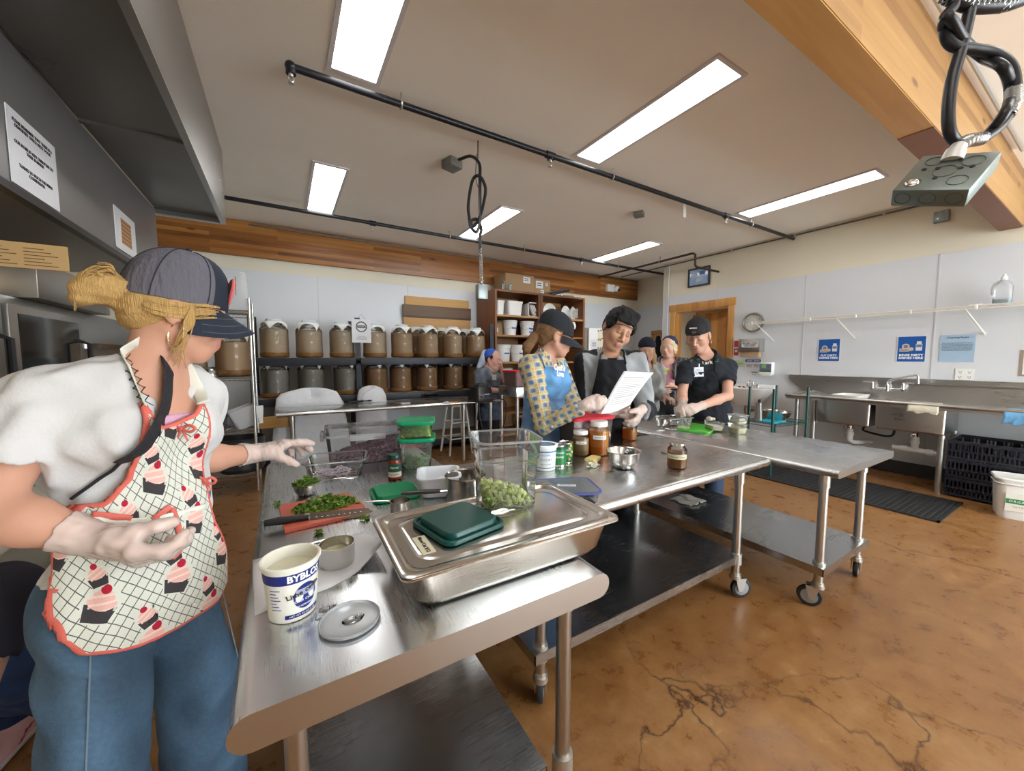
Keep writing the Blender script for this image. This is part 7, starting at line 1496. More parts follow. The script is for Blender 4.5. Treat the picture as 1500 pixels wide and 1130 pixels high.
for s, q in (('R', 1), ('L', -1)):
    a, b = JA['hp'+s]+latA*q*.070+JA['gp']*.072, JA['kn'+s]+latA*q*.066+JA['gp']*.065
    MB().tube([a+(b-a)*k/12 for k in range(13)], .0015, 5).build('side_seam', mat('seam_thread', (.16, .22, .28), .8), jeansA)
shoes(oA, JA, .008, (.6, .6, .6))
# blouse
m_blouse = vcol('white_linen', .85, bump=.12, bscale=140)
S_ = Sdf()
for s in 'LR':
    a, b = JA['sh'+s], JA['el'+s]; e = a+(b-a)*.52; S_.add(rc(a, e, .068, .068), .04); S_.sub(rc(e+nrm(b-a)*.072, b+(b-a)*.5, .076, .085), .006)
torso(S_, JA, .013, fem=True)
S_.sub(rc(LA(-.02, 0, -.06), JA['nb']+JA['g']*.06-np.array((0, 0, .01)), .062, .070), .015); S_.sub(el(JA['nb']+JA['g']*.115-np.array((0, 0, .075)), (.055, .075, .115), np.stack([np.cross(JA['g'], (0, 0, 1)), JA['g'], (0, 0, 1)])), .02)
blouseA = cloth('blouse', oA, S_, .005, m_blouse, (.60, .60, .605), fold(.006, 45, 8, (1, 1, .45)), [half(JA['p']+np.array((0, 0, .07)), (0, 0, -1))])
S_ = Sdf(); torso(S_, JA, .006, fem=True, low=False); cloth('camisole', oA, S_, .007, vcol('pink_ribbed', .8, bump=.4, bscale=150), (.62, .36, .50), None, [half(JA['ch']+np.array((0, 0, .058)), (0, 0, 1)), half(JA['ch']-np.array((0, 0, .03)), (0, 0, -1)), half(JA['ch']+JA['g']*.06, -JA['g']), half(JA['ch']+np.cross(JA['g'], (0, 0, 1))*.075, np.cross(JA['g'], (0, 0, 1))), half(JA['ch']-np.cross(JA['g'], (0, 0, 1))*.075, -np.cross(JA['g'], (0, 0, 1)))])
# apron
gA = JA['g']; latc = np.cross(gA, (0, 0, 1)); C0 = JA['ch']+gA*.16; gS = JA['gp']; latS = np.cross(gS, (0, 0, 1)); C1 = JA['p']+gS*.19
def toplane(u, v, C_, g_, l_):
    d = npv(ray(u, v)); t = ((C_-npv(CAM)) @ g_)/(d @ g_); q = npv(CAM)+d*t; return ((q-C_) @ l_, q[2])
S_ = Sdf(); torso(S_, JA, .024, fem=True, k=.06); S_.add(ec(JA['w'], JA['p']-np.array((0, 0, .36)), latS, (.165, .138), (.215, .180)), .05)
for s in 'LR': S_.add(rc(JA['hp'+s], JA['kn'+s]+np.array((0, 0, .05)), .105, .105), .05)
V0, F0 = S_.mesh(.012); TH = BVHTree.FromPolygons([tuple(map(float, v)) for v in V0], [tuple(map(int, f)) for f in F0])
def tosurf(u, v, C_, g_, l_):
    h_ = TH.ray_cast(CAM, ray(u, v).normalized())
    if h_[0] is None: return toplane(u, v, C_, g_, l_)
    q = npv(h_[0]); return ((q-C_) @ l_, q[2])
bib = [tosurf(u, v, C0, gA, latc) for u, v in ((206, 588), (216, 592), (226, 612), (238, 624), (262, 618), (284, 606), (292, 592), (300, 590), (309, 612), (305, 660), (303, 700), (312, 790), (150, 790), (118, 752), (160, 728), (188, 702), (202, 655), (212, 618))]
skirt = [tosurf(u, v, C1, gS, latS) for u, v in ((118, 738), (200, 735), (306, 720), (316, 760), (332, 800), (336, 852), (318, 882), (285, 908), (235, 936), (180, 957), (120, 962), (85, 940), (68, 905), (64, 868), (36, 828), (42, 800), (75, 765))]
bibf, skf = polysd(bib), polysd(skirt)
def mbib(Q): d = Q-A3(C0); return np.maximum(bibf(d @ A3(latc), Q[..., 2]), -((Q-A3(JA['ch'])) @ A3(gA))-.02)
def mskirt(Q): d = Q-A3(C1); return np.maximum(skf(d @ A3(latS), Q[..., 2]), -((Q-A3(JA['p'])) @ A3(gS))+.025)
def mall(Q): return np.minimum(mbib(Q), mskirt(Q))
mA, nt, U_, V_, D_ = patnodes('cupcake_cloth', .85, .2, 300); base = (.62, .64, .57)
# diamond trellis
def lines(x, per, wd): return ((x.mod(per)-per/2).abs()).lt(wd/2)
q1 = U_*.82+V_*.57; q2 = U_*.68-V_*.73; tre = lines(q1+(q2*40).sin()*.0012, .0185, .0018).mx(lines(q2+(q1*35).sin()*.0012, .0185, .0018)); colr = layer(nt, base, tre, (.10, .10, .10))
def cupcakes(colr, ox, oy, px, py, sz, rot):
    c, s = math.cos(rot), math.sin(rot); X = U_+ox; Y = V_+oy; row = (Y*(1/py)).floor(); X = X+row*(px*.43); lx = X.mod(px)-px/2; ly = Y.mod(py)-py/2; x = (lx*c+ly*s)*(1/sz); y = (ly*c-lx*s)*(1/sz)
    cup = ((x.abs()+(y+.35)*-.25).lt(.40)).mn(y.lt(-.02)).mn(y.gt(-.52+0)); rim_ = (x*x*1.0+(y*y+y*.1)*14).lt(.24); stripe = ((x*26).sin()).gt(.55)
    fr1 = (x*x*5.2+(y-.10)*(y-.10)*16).lt(1.0); fr2 = (x*x*9+(y-.27)*(y-.27)*22).lt(1.0); fr3 = (x*x*20+(y-.40)*(y-.40)*30).lt(1.0); ch = (x*x+(y-.55)*(y-.55)).lt(.026); swirl = ((y*24+x*9).sin()).gt(.5)
    halo = (x*x*3.2+(y-.05)*(y-.05)*2.4).lt(1.0)
    colr = layer(nt, colr, halo, base); colr = layer(nt, colr, cup, (.045, .04, .045)); colr = layer(nt, colr, cup.mn(stripe).mn(y.gt(-.14)), (.55, .5, .45)); fr = fr1.mx(fr2).mx(fr3); colr = layer(nt, colr, fr, (.72, .42, .38)); colr = layer(nt, colr, fr.mn(swirl), (.78, .58, .50)); colr = layer(nt, colr, ch, (.40, .015, .04)); return colr
colr = cupcakes(colr, .02, .013, .140, .115, .060, .35); colr = cupcakes(colr, .095, .070, .140, .115, .040, -.3)
trim = D_.gt(-.0085); colr = layer(nt, colr, trim, (.66, .15, .12)); finish(mA, colr)
def patA(V, near, U):
    def dd(W): return np.minimum(bibf((W-A3(C0)) @ A3(latc), W[:, 2]), np.maximum(skf((W-A3(C1)) @ A3(latS), W[:, 2]), -((W-A3(JA['p'])) @ A3(gS))+.025))
    e = .002; d = dd(V); G_ = np.stack([(dd(V+A3(a)*e)-d)/e for a in np.eye(3)], 1); N_ = np.stack([(S_.ev(V+A3(a)*e)-S_.ev(V-A3(a)*e))/(2*e) for a in np.eye(3)], 1); N_ /= np.linalg.norm(N_, axis=1)[:, None]+1e-6
    tn = np.sqrt(np.clip((G_**2).sum(1)-((G_*N_).sum(1))**2, .02, 1)); q = V-A3(JA['p']); an = np.arctan2(q @ A3(latS), q @ A3(gS)); return np.stack([an*.20, V[:, 2], d/tn], 1)
apA = cloth('apron', oA, S_, .0042, mA, (.8, .8, .7), fold(.005, 34, 12, (1, 1, .35)), [mall], patf=patA, shell=.0075)
m_trim = mat('coral_ribbon', (.66, .15, .12), .8, bump=.2, bscale=200)
def bvh_of(o): return BVHTree.FromPolygons([tuple(v.co) for v in o.data.vertices], [tuple(f.vertices) for f in o.data.polygons])
def hitter(*objs):
    T_ = [bvh_of(o) for o in objs]
    def f(u, v, off=.003):
        d = ray(u, v).normalized(); best = None
        for t_ in T_:
            h_ = t_.ray_cast(CAM, d)
            if h_[0] is not None and (best is None or h_[3] < best[3]): best = h_
        return None if best is None else best[0]+best[1]*off*(1 if best[1].dot(d) < 0 else -1)
    return f
HITA = hitter(apA, blouseA, oA)
HITR = hitter(apA, blouseA)
def onsurf(S2, q, dirn, extra=.003):
    q = np.array(q, float); d_ = np.array(dirn, float); q = q+d_*.30
    for _ in range(60):
        v = float(S2.ev(A3(q)[None])[0]); q = q-d_*max(v-extra, .0008)*.9
        if v < extra+.001: break
    return Vector(q)
S_.disp = None; S_.masks = []
def ribbon(pix, g_, wd, mt, nm, par, ex=.004, th=.002):
    d3 = [h_ for h_ in (HITR(u, v, ex) for u, v in pix) if h_ is not None]
    q = spline(d3, 6); w = MB(); w.tube(q, [(th, wd)]*len(q), 8, flat=tuple(np.cross(nrm(q[-1]-q[0]), g_))) if False else w.tube(q, [(wd, th)]*len(q), 8, flat=(0, 0, 1)); return w.build(nm, mt, par, 180)
m_tie = mat('apron_tie_cloth', (.74, .76, .68), .85)
ribbon(((112, 764), (150, 763), (200, 764), (250, 756), (300, 742)), gS, .008, m_tie, 'waist_tie', apA, .004)
ribbon(((250, 745), (258, 765), (263, 790), (262, 805), (250, 818)), gS, .006, m_trim, 'tie_ribbon', apA, .005); ribbon(((138, 754), (165, 757), (192, 761)), gS, .008, m_trim, 'tie_ribbon', apA, .006); ribbon(((222, 762), (235, 752), (248, 742)), gS, .007, m_trim, 'tie_ribbon', apA, .006)
def bow_at(u, v, s_=1.0):
    bc = HITR(u, v, .008)
    if bc is None: return
    lv = RT; w = MB()
    for q in (-1, 1): w.tube(spline([bc, bc+lv*.018*q*s_+Vector((0, 0, .008)), bc+lv*.032*q*s_, bc+lv*.018*q*s_-Vector((0, 0, .008)), bc], 5), .0035, 6); w.tube([bc, bc+lv*.014*q-Vector((0, 0, .03*s_))], [.003, .002], 6)
    w.ball(bc, .006, 8); w.build('bow', m_trim, apA)
bow_at(262, 628); bow_at(296, 706, .8)
def strap(pts, wd, mt, nm, par, nd, th=.002): w = MB(); q = spline(pts, 8); w.tube(q, [(th, wd)]*len(q), 8, flat=nd); return w.build(nm, mt, par, 180)
st1 = [JA['nb']-JA['g']*.055+np.array((0, 0, .05)), LA(-.055, .058, -.10)]+[h_ for h_ in (HITA(u, v, .004) for u, v in ((180, 520), (190, 545), (200, 570), (212, 594))) if h_ is not None]
m_strapA = mat('apron_strap_cloth', (.72, .74, .66), .85)
strap(st1, .017, m_strapA, 'neck_strap', apA, tuple(gA)); strap([JA['nb']-JA['g']*.05+np.array((0, 0, .05)), JA['nb']-latc*.06+np.array((0, 0, .03))]+[h_ for h_ in (HITA(u, v, .004) for u, v in ((284, 560), (290, 575), (296, 592))) if h_ is not None], .014, m_strapA, 'neck_strap', apA, tuple(gA))
w = MB()
for k in range(6):
    a_, b_ = Vector(st1[2]).lerp(Vector(st1[-1]), k/6), Vector(st1[2]).lerp(Vector(st1[-1]), (k+1.2)/6); off = Vector(gA)*.003; l_ = Vector(latc)*.012; w.tube([a_-l_+off, b_+l_+off], .001, 4); w.tube([a_+l_+off, b_-l_+off], .001, 4)
w.build('strap_print', ink, apA)
# black cross-body strap
bs = [JA['nb']-latc*.05-JA['g']*.03+np.array((0, 0, .05)), LA(.0, .045, -.125)]+[h_ for h_ in (HITA(u, v, .009) for u, v in ((244, 545), (243, 560), (242, 575), (240, 590), (237, 602), (232, 615), (226, 628), (218, 640), (208, 654), (195, 664), (178, 673), (165, 685), (150, 697), (132, 713), (112, 730))) if h_ is not None]
qs = spline(bs, 8); tag_w = [(.0035, .023 if k < len(qs)*.74 else .004) for k in range(len(qs))]; w = MB(); w.tube(qs, tag_w, 8, flat=tuple(gA)); w.build('cross_body_strap', mat('black_webbing', (.014, .015, .02), .75, bump=.3, bscale=300), oA, 180)
# trucker cap, hair, earring
m_mesh_c = mat('grey_cap_mesh', (.115, .11, .135), .85, bump=.6, bscale=90, stretch=(1, 1, .2)); m_navy = mat('navy_twill', (.012, .018, .034), .8, bump=.2, bscale=300)
capA = cap_mesh(oA, LA, axA, 1, (.012, .018, .034), fr=(.106, .084, .135), c=(-.005, 0, .020), brimlen=.080, mt=m_mesh_c, front=m_navy, drop=.06, tilt=-.07, pitch=.42)
pc = MB(); pc.tube([Vector(LA(.0985-.10*abs(math.sin(a)-1)*0+.03*(-.03-.03*math.sin(a)), .032*math.cos(a), .082+.036*math.sin(a))) for a in [k*PI/12 for k in range(24)]], .004, 6, loop=True); pc.rings([[Vector(LA(.094+dx-.0005, .032*math.cos(a), .082+.036*math.sin(a))) for a in [k*PI/12 for k in range(24)]] for dx in (0, .006)]); pc.build('patch', mat('coral_patch', (.62, .13, .13), .7), capA)
m_blond = hairmat('blond_hair', (.46, .29, .11), (.6, .42, .2))
S_ = Sdf(); axh = np.stack(axA); S_.add(elh(LA(-.024, 0, .010), (.083, .0805, .080), axh), .02); S_.add(elh(LA(-.070, 0, -.02), (.034, .055, .05), axh), .03); S_.sub(elh(LA(.085, 0, -.045), (.085, .12, .095), axh), .015)
for s in (-1, 1): S_.sub(elh(LA(-.004, .09*s, -.012), (.021, .02, .028), axh), .008)
S_.add(rch(LA(-.10, .01, .012), LA(-.12, .01, .022), .022, .026), .02); S_.add(elh(LA(-.135, .012, .012), (.032, .034, .036), axh), .03); S_.add(elh(LA(-.160, .012, -.012), (.020, .024, .030), axh), .03)
hA = cloth('hair', oA, S_, .0045, m_blond, (.5, .3, .1), fold(.003, 120, 5, (1, .3, 1)), [lambda Q: np.minimum((Q-A3(JA['hd'])) @ A3(axA[0])+.088, (Q-A3(JA['hd'])) @ A3(axA[2])-.020-.07*((Q-A3(JA['hd'])) @ A3(axA[0])))])
r_ = random.Random(6); ps = []
for k in range(90):
    a, b = r_.uniform(-.045, .045), r_.uniform(0, 6.28); ps.append([LA(-.10, a*.4, .012), LA(-.125, a*.8+.01, .042+.014*math.sin(b)), LA(-.155, a*.9, .034+.014*math.cos(b)), LA(-.168+r_.uniform(-.008, .008), a*.8, .0+.012*math.sin(b)), LA(-.163, a*.7, -.036+r_.uniform(-.02, .012))])
for k in range(50):
    a = r_.uniform(-.01, .055); s = 1; ps.append([LA(.045+r_.uniform(-.02, .03), .073, .026-.45*a), LA(.01, .084, .012-.6*a), LA(-.05, .078, .004-.5*a), LA(-.105, .03, .02-a*.3)])
for k in range(14): ps.append([LA(.02, .082, .020), LA(.012+.006*k/4, .088, -.03), LA(.016+r_.uniform(-.012, .012), .086, -.075), LA(.018+r_.uniform(-.02, .025), .076, -.125+r_.uniform(-.02, .01))])
for k in range(14): a = r_.uniform(0, 6); ps.append([LA(-.11, .02*math.cos(a), .015), LA(-.125, .04*math.cos(a), .035+.03*math.sin(a)), LA(-.15, .03*math.cos(a), .055*math.sin(a)+.01)])
strands('hair_strand', hA, ps, .0016, m_blond)
w = MB(); w.tube([Vector(LA(.004+.012*math.sin(a), .088+.018*math.sin(a), -.062+.030*math.cos(a))) for a in [k*PI/14 for k in range(28)]], .0016, 6, loop=True); w.build('earring', mat('gold', (.75, .58, .35), .2, 1), oA)
wq = JA['wrL']+(JA['elL']-JA['wrL'])*.20; dv = nrm(JA['elL']-JA['wrL']); a1 = nrm(np.cross(dv, (0, 0, 1))); a2 = np.cross(dv, a1); w = MB(); w.tube([Vector(wq+.0335*(a1*math.cos(a)+a2*math.sin(a))+dv*.004*math.sin(3*a)) for a in [k*PI/10 for k in range(20)]], .002, 6, loop=True); w.build('bracelet', mat('gold', (.75, .58, .35), .2, 1), oA)
# ------------------------------------------------------------------ helpers for the other people
UP3 = np.array((0, 0, 1.))
def stance(J, sc=1.0, spread=.10, turn=0):
    gp = nrm(J.get('gp', J['g'])); lp = np.cross(gp, UP3)
    for s, q in (('L', -1), ('R', 1)):
        J['hp'+s] = J['p']+lp*.085*q*sc-UP3*.03; J['kn'+s] = J['p']*np.array((1, 1, 0))+lp*spread*q+UP3*.46*sc+gp*.015; J['an'+s] = J['p']*np.array((1, 1, 0))+lp*spread*q+UP3*.08
    return J
def frame_body(nb, pz, g, lean=0.0, shw=.185, sc=1, shd=(-.045, -.045), gp=None):
    # upright torso under the neck base
    g = nrm(g); lt = np.cross(g, UP3); gp_ = nrm(gp) if gp is not None else g; J = dict(nb=np.array(nb, float), g=g, gp=gp_); H_ = nb[2]-pz
    J['p'] = np.array((nb[0], nb[1], pz))-g*lean; J['w'] = J['p']+(J['nb']-J['p'])*.34+g*.005; J['ch'] = J['p']+(J['nb']-J['p'])*.68+g*.012
    J['shR'] = J['nb']+lt*shw+UP3*shd[0]; J['shL'] = J['nb']-lt*shw+UP3*shd[1]; return J
def shirt(o, J, L, name, mt, base, sc=1, infl=.012, upto=.4, h=.007, amp=.004, seed=1, hem=.0, fem=True, vneck=.0, patf=None, colf=None, sl_r=.0, rough=None, neck=.064):
    S_ = Sdf()
    for s in 'LR':
        a, b, w = J['sh'+s], J['el'+s], J['wr'+s]
        if upto <= 1: e = a+(b-a)*upto; S_.add(rc(a, e, (.057+infl)*sc+sl_r*.5, (.050+infl)*sc+sl_r), .03); S_.sub(rc(e+nrm(b-a)*.078, b+(b-a)*.3, .08, .08), .004)
        else: e = b+(w-b)*(upto-1); S_.add(rc(a, b, (.055+infl)*sc, (.044+infl)*sc), .03); S_.add(rc(b, e, (.043+infl)*sc, (.030+infl)*sc), .02); S_.sub(rc(e+nrm(w-b)*.075, e+nrm(w-b)*.16, .07, .07), .004)
    torso(S_, J, infl, fem=fem, sc=sc); nt_ = 0
    S_.sub(rc(L(-.02, 0, -.06), J['nb']+J['g']*.05-UP3*.005, neck*.95, neck), .012)
    if vneck: S_.sub(el(J['nb']+J['g']*.115-UP3*vneck, (.028, .05, vneck*1.3), np.stack([np.cross(J['g'], UP3), J['g'], UP3])), .015)
    return cloth(name, o, S_, h, mt, base, fold(amp, 42, seed, (1, 1, .5)), [half(J['p']-UP3*hem, (0, 0, -1))], patf=patf, colf=colf), nt_
def apron_of(o, J, name, mt, base, pixbib, pixsk, h=.006, infl=.030, amp=.005, seed=2, flare=.04, colf=None, legs=True, fem=True, sc=1):
    S_ = Sdf(); torso(S_, J, infl, fem=fem, k=.06, sc=sc); lp = np.cross(J['gp'], UP3); S_.add(ec(J['w'], J['p']-UP3*.40, lp, (.155+infl, .115+infl), (.18+infl+flare, .13+infl+flare)), .05)
    S_.disp = None; V0, F0 = S_.mesh(.014); T_ = BVHTree.FromPolygons([tuple(map(float, v)) for v in V0], [tuple(map(int, f)) for f in F0]); g = J['g']; lt = np.cross(g, UP3); C_ = J['ch']+g*.15
    def pr(u, v):
        d = ray(u, v).normalized(); h_ = T_.ray_cast(CAM, d)
        if h_[0] is not None: q = npv(h_[0])
        else: dd = npv(d); q = npv(CAM)+dd*(((C_-npv(CAM)) @ g)/(dd @ g))
        return ((q-C_) @ lt, q[2])
    fs = [polysd([pr(u, v) for u, v in px]) for px in (pixbib, pixsk) if px]
    def msk(Q):
        d = Q-A3(C_); x = d @ A3(lt); m = fs[0](x, Q[..., 2])
        for f_ in fs[1:]: m = np.minimum(m, f_(x, Q[..., 2]))
        return np.maximum(m, -((Q-A3(J['p'])) @ A3(g))-.03)
    return cloth(name, o, S_, h, mt, base, fold(amp, 34, seed, (1, 1, .4)), [msk], colf=colf, shell=.012)
def strapline(pts, wd, mt, nm, par, flat, th=.003): q = spline([Vector(p_) for p_ in pts], 6); w = MB(); w.tube(q, [(th, wd)]*len(q), 8, flat=tuple(flat)); return w.build(nm, mt, par, 180)
def mottled(c, seed, amt=.3, fr=30):
    nf = fold(1, fr, seed); return lambda V, C_: (np.array(c, np.float32)*(1-amt+2*amt*np.clip(nf(V)*.5+.5, 0, 1)[:, None])).astype(np.float32)
m_black_c = vcol('black_cotton', .9, bump=.12, bscale=160); m_grey_c = vcol('knit_cotton', .9, bump=.15, bscale=200); m_dk_den = vcol('dark_denim', .85, bump=.2, bscale=400)
# ------------------------------------------------------------------ woman in plaid shirt and blue apron
tB = 2.52; nbB = PP(797, 526, tB); JB = frame_body(nbB, .80, (.42, -.90, 0), .03, .175, 1)
JB['hd'] = PP(813, 492, tB); JB['hf'] = nrm((.90, -.40, -.22)); JB['hu'] = nrm((.2, -.1, .97))
JB['elR'] = PP(796, 622, tB-.18); JB['wrR'] = PP(857, 594, tB-.32); JB['elL'] = PP(846, 610, tB+.06); JB['wrL'] = PP(884, 600, tB-.08); stance(JB)
HB = {'R': dict(d=PP(893, 589, tB-.32)-JB['wrR'], n=nrm((.35, .75, -.15)), c=((.45, .85, .5), (.5, .9, .5), (.55, .95, .5), (.6, 1, .5)), t=(.85, .35, .55, .2), sp=.02, sc=.98), 'L': dict(d=PP(912, 596, tB-.08)-JB['wrL'], n=nrm((-.2, -.9, .2)), c=((.3, .6, .4),)*4)}
oB, SB, LB, axB = person_body('woman in plaid shirt and blue apron reading a paper sheet', JB, .0055, 1.0, (.52, .28, .195), (.20, .12, .06), True, HB, dict(blush=.25), hs=1.10); gloves(oB, JB, HB, 1.0, .0045, m_glove)
mP, nt, U_, V_, D_ = patnodes('plaid_flannel', .9, .15, 220); cp = layer(nt, (.46, .44, .36), U_.mod(.050).lt(.020).mx(V_.mod(.050).lt(.020)), (.25, .33, .42))
cp = layer(nt, cp, (U_+.025).mod(.050).lt(.016).mx((V_+.025).mod(.050).lt(.020)), (.56, .45, .22)); cp = layer(nt, cp, (U_+.025).mod(.050).lt(.022).mn((V_+.025).mod(.050).lt(.022)), (.58, .37, .10)); cp = layer(nt, cp, U_.mod(.050).lt(.020).mn(V_.mod(.050).lt(.020)), (.12, .18, .29)); cp = layer(nt, cp, (U_+.012).mod(.050).lt(.004).mx((V_+.012).mod(.050).lt(.004)), (.58, .57, .52)); finish(mP, cp)
def limbpat(J, ntor):
    g = A3(J['g']); lt = A3(np.cross(J['g'], UP3)); C_ = A3(J['ch'])
    def f(V, near, U):
        d = V-C_; ang = np.arctan2(d @ lt, d @ g); P_ = np.stack([ang*.17, V[:, 2], np.zeros(len(V), np.float32)], 1)
        for k, (s, part) in enumerate((('L', 0), ('L', 1), ('R', 0), ('R', 1))):
            a, b = (J['sh'+s], J['el'+s]) if part == 0 else (J['el'+s], J['wr'+s]); a, b = A3(a), A3(b); ax = (b-a)/np.linalg.norm(b-a); e1 = A3(nrm(np.cross(ax, (0.3, .5, 1)))); e2 = np.cross(ax, e1); m = near == k; q = V[m]-a; P_[m] = np.stack([np.arctan2(q @ e1, q @ e2)*.055, q @ ax, np.zeros(m.sum())], 1)
        return P_
    return f
_t = Sdf(); torso(_t, JB, 0); ntB = len(_t.p)
shB, _ = shirt(oB, JB, LB, 'plaid_shirt', mP, (.5, .5, .4), 1, .016, 1.86, .0055, .006, 3, .03, True, .045, limbpat(JB, ntB), neck=.06)
S_ = Sdf(); torso(S_, JB, .006, low=False); cloth('undershirt', oB, S_, .008, m_black_c, (.05, .045, .05), None, [half(JB['ch']+UP3*.10, UP3), half(JB['w'], -UP3), half(JB['ch']+JB['g']*.055, -JB['g'])])
S_ = Sdf(); nx_ = nrm(npv(Vector(LB(-.02, 0, -.07)))-JB['nb']); S_.add(ec(JB['nb']-nx_*.015, JB['nb']+nx_*.045, np.cross(JB['g'], UP3), (.078, .076), (.066, .064), .012), .01); S_.sub(ec(JB['nb']-nx_*.05, JB['nb']+nx_*.10, np.cross(JB['g'], UP3), (.062, .060), (.058, .056), .01), .004); S_.sub(ec(JB['nb']+JB['g']*.06-UP3*.06, JB['nb']+JB['g']*.08+UP3*.1, np.cross(JB['g'], UP3), (.010, .05), (.045, .06), .02), .006)
cloth('collar', shB, S_, .005, mP, (.5, .5, .4), fold(.003, 60, 2), patf=lambda V, n_, U: np.stack([np.arctan2((V-A3(JB['nb'])) @ A3(np.cross(JB['g'], UP3)), (V-A3(JB['nb'])) @ A3(JB['g']))*.09, V[:, 2]+.01, V[:, 2]*0], 1))
m_apB = vcol('blue_apron_cloth', .85, bump=.15, bscale=260)
apB = apron_of(oB, JB, 'apron', m_apB, (.13, .30, .56), [(797, 536), (829, 541), (836, 548), (839, 590), (842, 640), (770, 640), (776, 600), (788, 560)], [(768, 582), (842, 590), (846, 640), (842, 760), (730, 760), (738, 660), (752, 620)], colf=lambda V, C_: mottled((.115, .225, .40), 5, .25, 26)(V, C_)*np.where(V[:, 2:3] > JB['w'][2]+.10, A3((1.15, 1.45, 1.5)), A3((1, 1, 1))))
HB_ = hitter(apB, shB)
def hs(H_, pts, off=.004): return [h_ for h_ in (H_(u, v, off) for u, v in pts) if h_ is not None]
m_strB = mat('pale_blue_strap', (.22, .44, .72), .8); strapline([JB['nb']-JB['g']*.06+UP3*.04]+hs(HB_, ((789, 512), (791, 522), (795, 532), (798, 540))), .013, m_strB, 'neck_strap', apB, JB['g']); strapline(hs(HB_, ((826, 530), (828, 536), (830, 542))), .011, m_strB, 'neck_strap', apB, JB['g'])
def lettering_on(H_, pix, s, size, mt, par, u1, v1, bold=.0):
    c_ = H_(*pix, .012); a_ = H_(pix[0]+u1, pix[1]+v1, .012)
    if c_ is None or a_ is None: return
    return text(s, size, mt, par, M=frame(c_, a_-c_, (0, 0, 1)), bold=bold)
lettering_on(HB_, (818, 541), 'Cook\'d', .050, whiteink, apB, 6, 1, .002); lettering_on(HB_, (819, 549.5), 'Love', .048, whiteink, apB, 6, 1, .002)
bb = HB_(809, 625, .004)
if bb is not None: w = MB(); w.ball(bb, .009, 8); w.build('button', mat('apron_button', (.5, .6, .7), .3), apB)
trousers(oB, JB, .012, m_dk_den, (.05, .06, .09), JB['w'][2], wide=.005); shoes(oB, JB, .010, (.04, .04, .04))
capB = cap_mesh(oB, LB, axB, 1, (.012, .016, .022), fr=(.112, .086, .118), c=(-.002, 0, .030), brimlen=.095, drop=.05, tilt=.20, pitch=.42)
pw = MB(); ctr = LB(.098, -.022, .085); nn = nrm(np.array(LB(.20, -.06, .14))-np.array(LB(.02, 0, .055))); e1 = nrm(np.cross(nn, UP3)); e2 = np.cross(nn, e1)
pw.rings([[Vector(np.array(ctr)+nn*dz+.026*(e1*math.cos(a)+e2*math.sin(a))) for a in [k*PI/12 for k in range(24)]] for dz in (-.004, .010)]); pw.build('patch', mat('patch_grey', (.62, .60, .58), .7), capB)
pw = MB(); pw.tube([Vector(np.array(ctr)+nn*.011+.021*(e1*math.cos(a)+e2*math.sin(a))) for a in [k*PI/12 for k in range(24)]], .0016, 5, loop=True); pw.build('patch_ring', ink, capB)
m_brn = hairmat('brown_hair', (.20, .11, .05), (.3, .18, .09)); S_ = Sdf(); HS[0] = 1.1; axh = np.stack(axB); S_.add(elh(LB(-.028, 0, .018), (.090, .0815, .085), axh), .02); S_.add(elh(LB(-.07, 0, -.03), (.035, .05, .05), axh), .03); S_.sub(elh(LB(.085, 0, -.055), (.085, .12, .098), axh), .015)
for s in (-1, 1): S_.sub(elh(LB(-.004, .09*s, -.012), (.022, .02, .030), axh), .008)
S_.add(rch(LB(-.10, 0, -.035), LB(-.125, 0, -.04), .022, .026), .015); S_.add(rch(LB(-.125, 0, -.04), LB(-.150, 0, -.105), .030, .028), .02); S_.add(rch(LB(-.150, 0, -.105), LB(-.145, 0, -.165), .028, .014), .02)
hB = cloth('hair', oB, S_, .006, m_brn, (.2, .1, .05), fold(.003, 110, 5)); r_ = random.Random(3)
strands('hair_strand', hB, [[LB(-.10, .02*math.cos(a), -.035+.02*math.sin(a)), LB(-.14, .026*math.cos(a), -.06), LB(-.162+.01*math.cos(a), .03*math.sin(a), -.12), LB(-.150+r_.uniform(-.015, .015), .02*math.sin(a*2), -.18+r_.uniform(-.02, .02))] for a in [k*.35 for k in range(36)]], .002, m_brn); MB().tube([Vector(LB(-.108+.004*math.cos(a), .026*math.cos(a), -.037+.024*math.sin(a))) for a in [k*PI/8 for k in range(16)]], .006, 6, loop=True).build('hair_tie', ink, hB)
def glasses(o, L, mt, nm='glasses', r=.024, temple=True):
    w = MB()
    for s in (-1, 1):
        w.tube([Vector(L(.100-.010*abs(math.cos(a)) if False else .099, s*.033+r*math.cos(a), -.004+r*.78*math.sin(a))) for a in [k*PI/10 for k in range(20)]], .0022, 6, loop=True)
        if temple: w.tube([Vector(L(.098, s*.058, .002)), Vector(L(.05, s*.078, .004)), Vector(L(-.015, s*.084, .006))], .0025, 6)
    w.tube([Vector(L(.1, -.010, .0)), Vector(L(.104, 0, .003)), Vector(L(.1, .010, .0))], .002, 6); return w.build(nm, mt, o)
glasses(oB, LB, mat('amber_frame', (.35, .12, .03), .25))
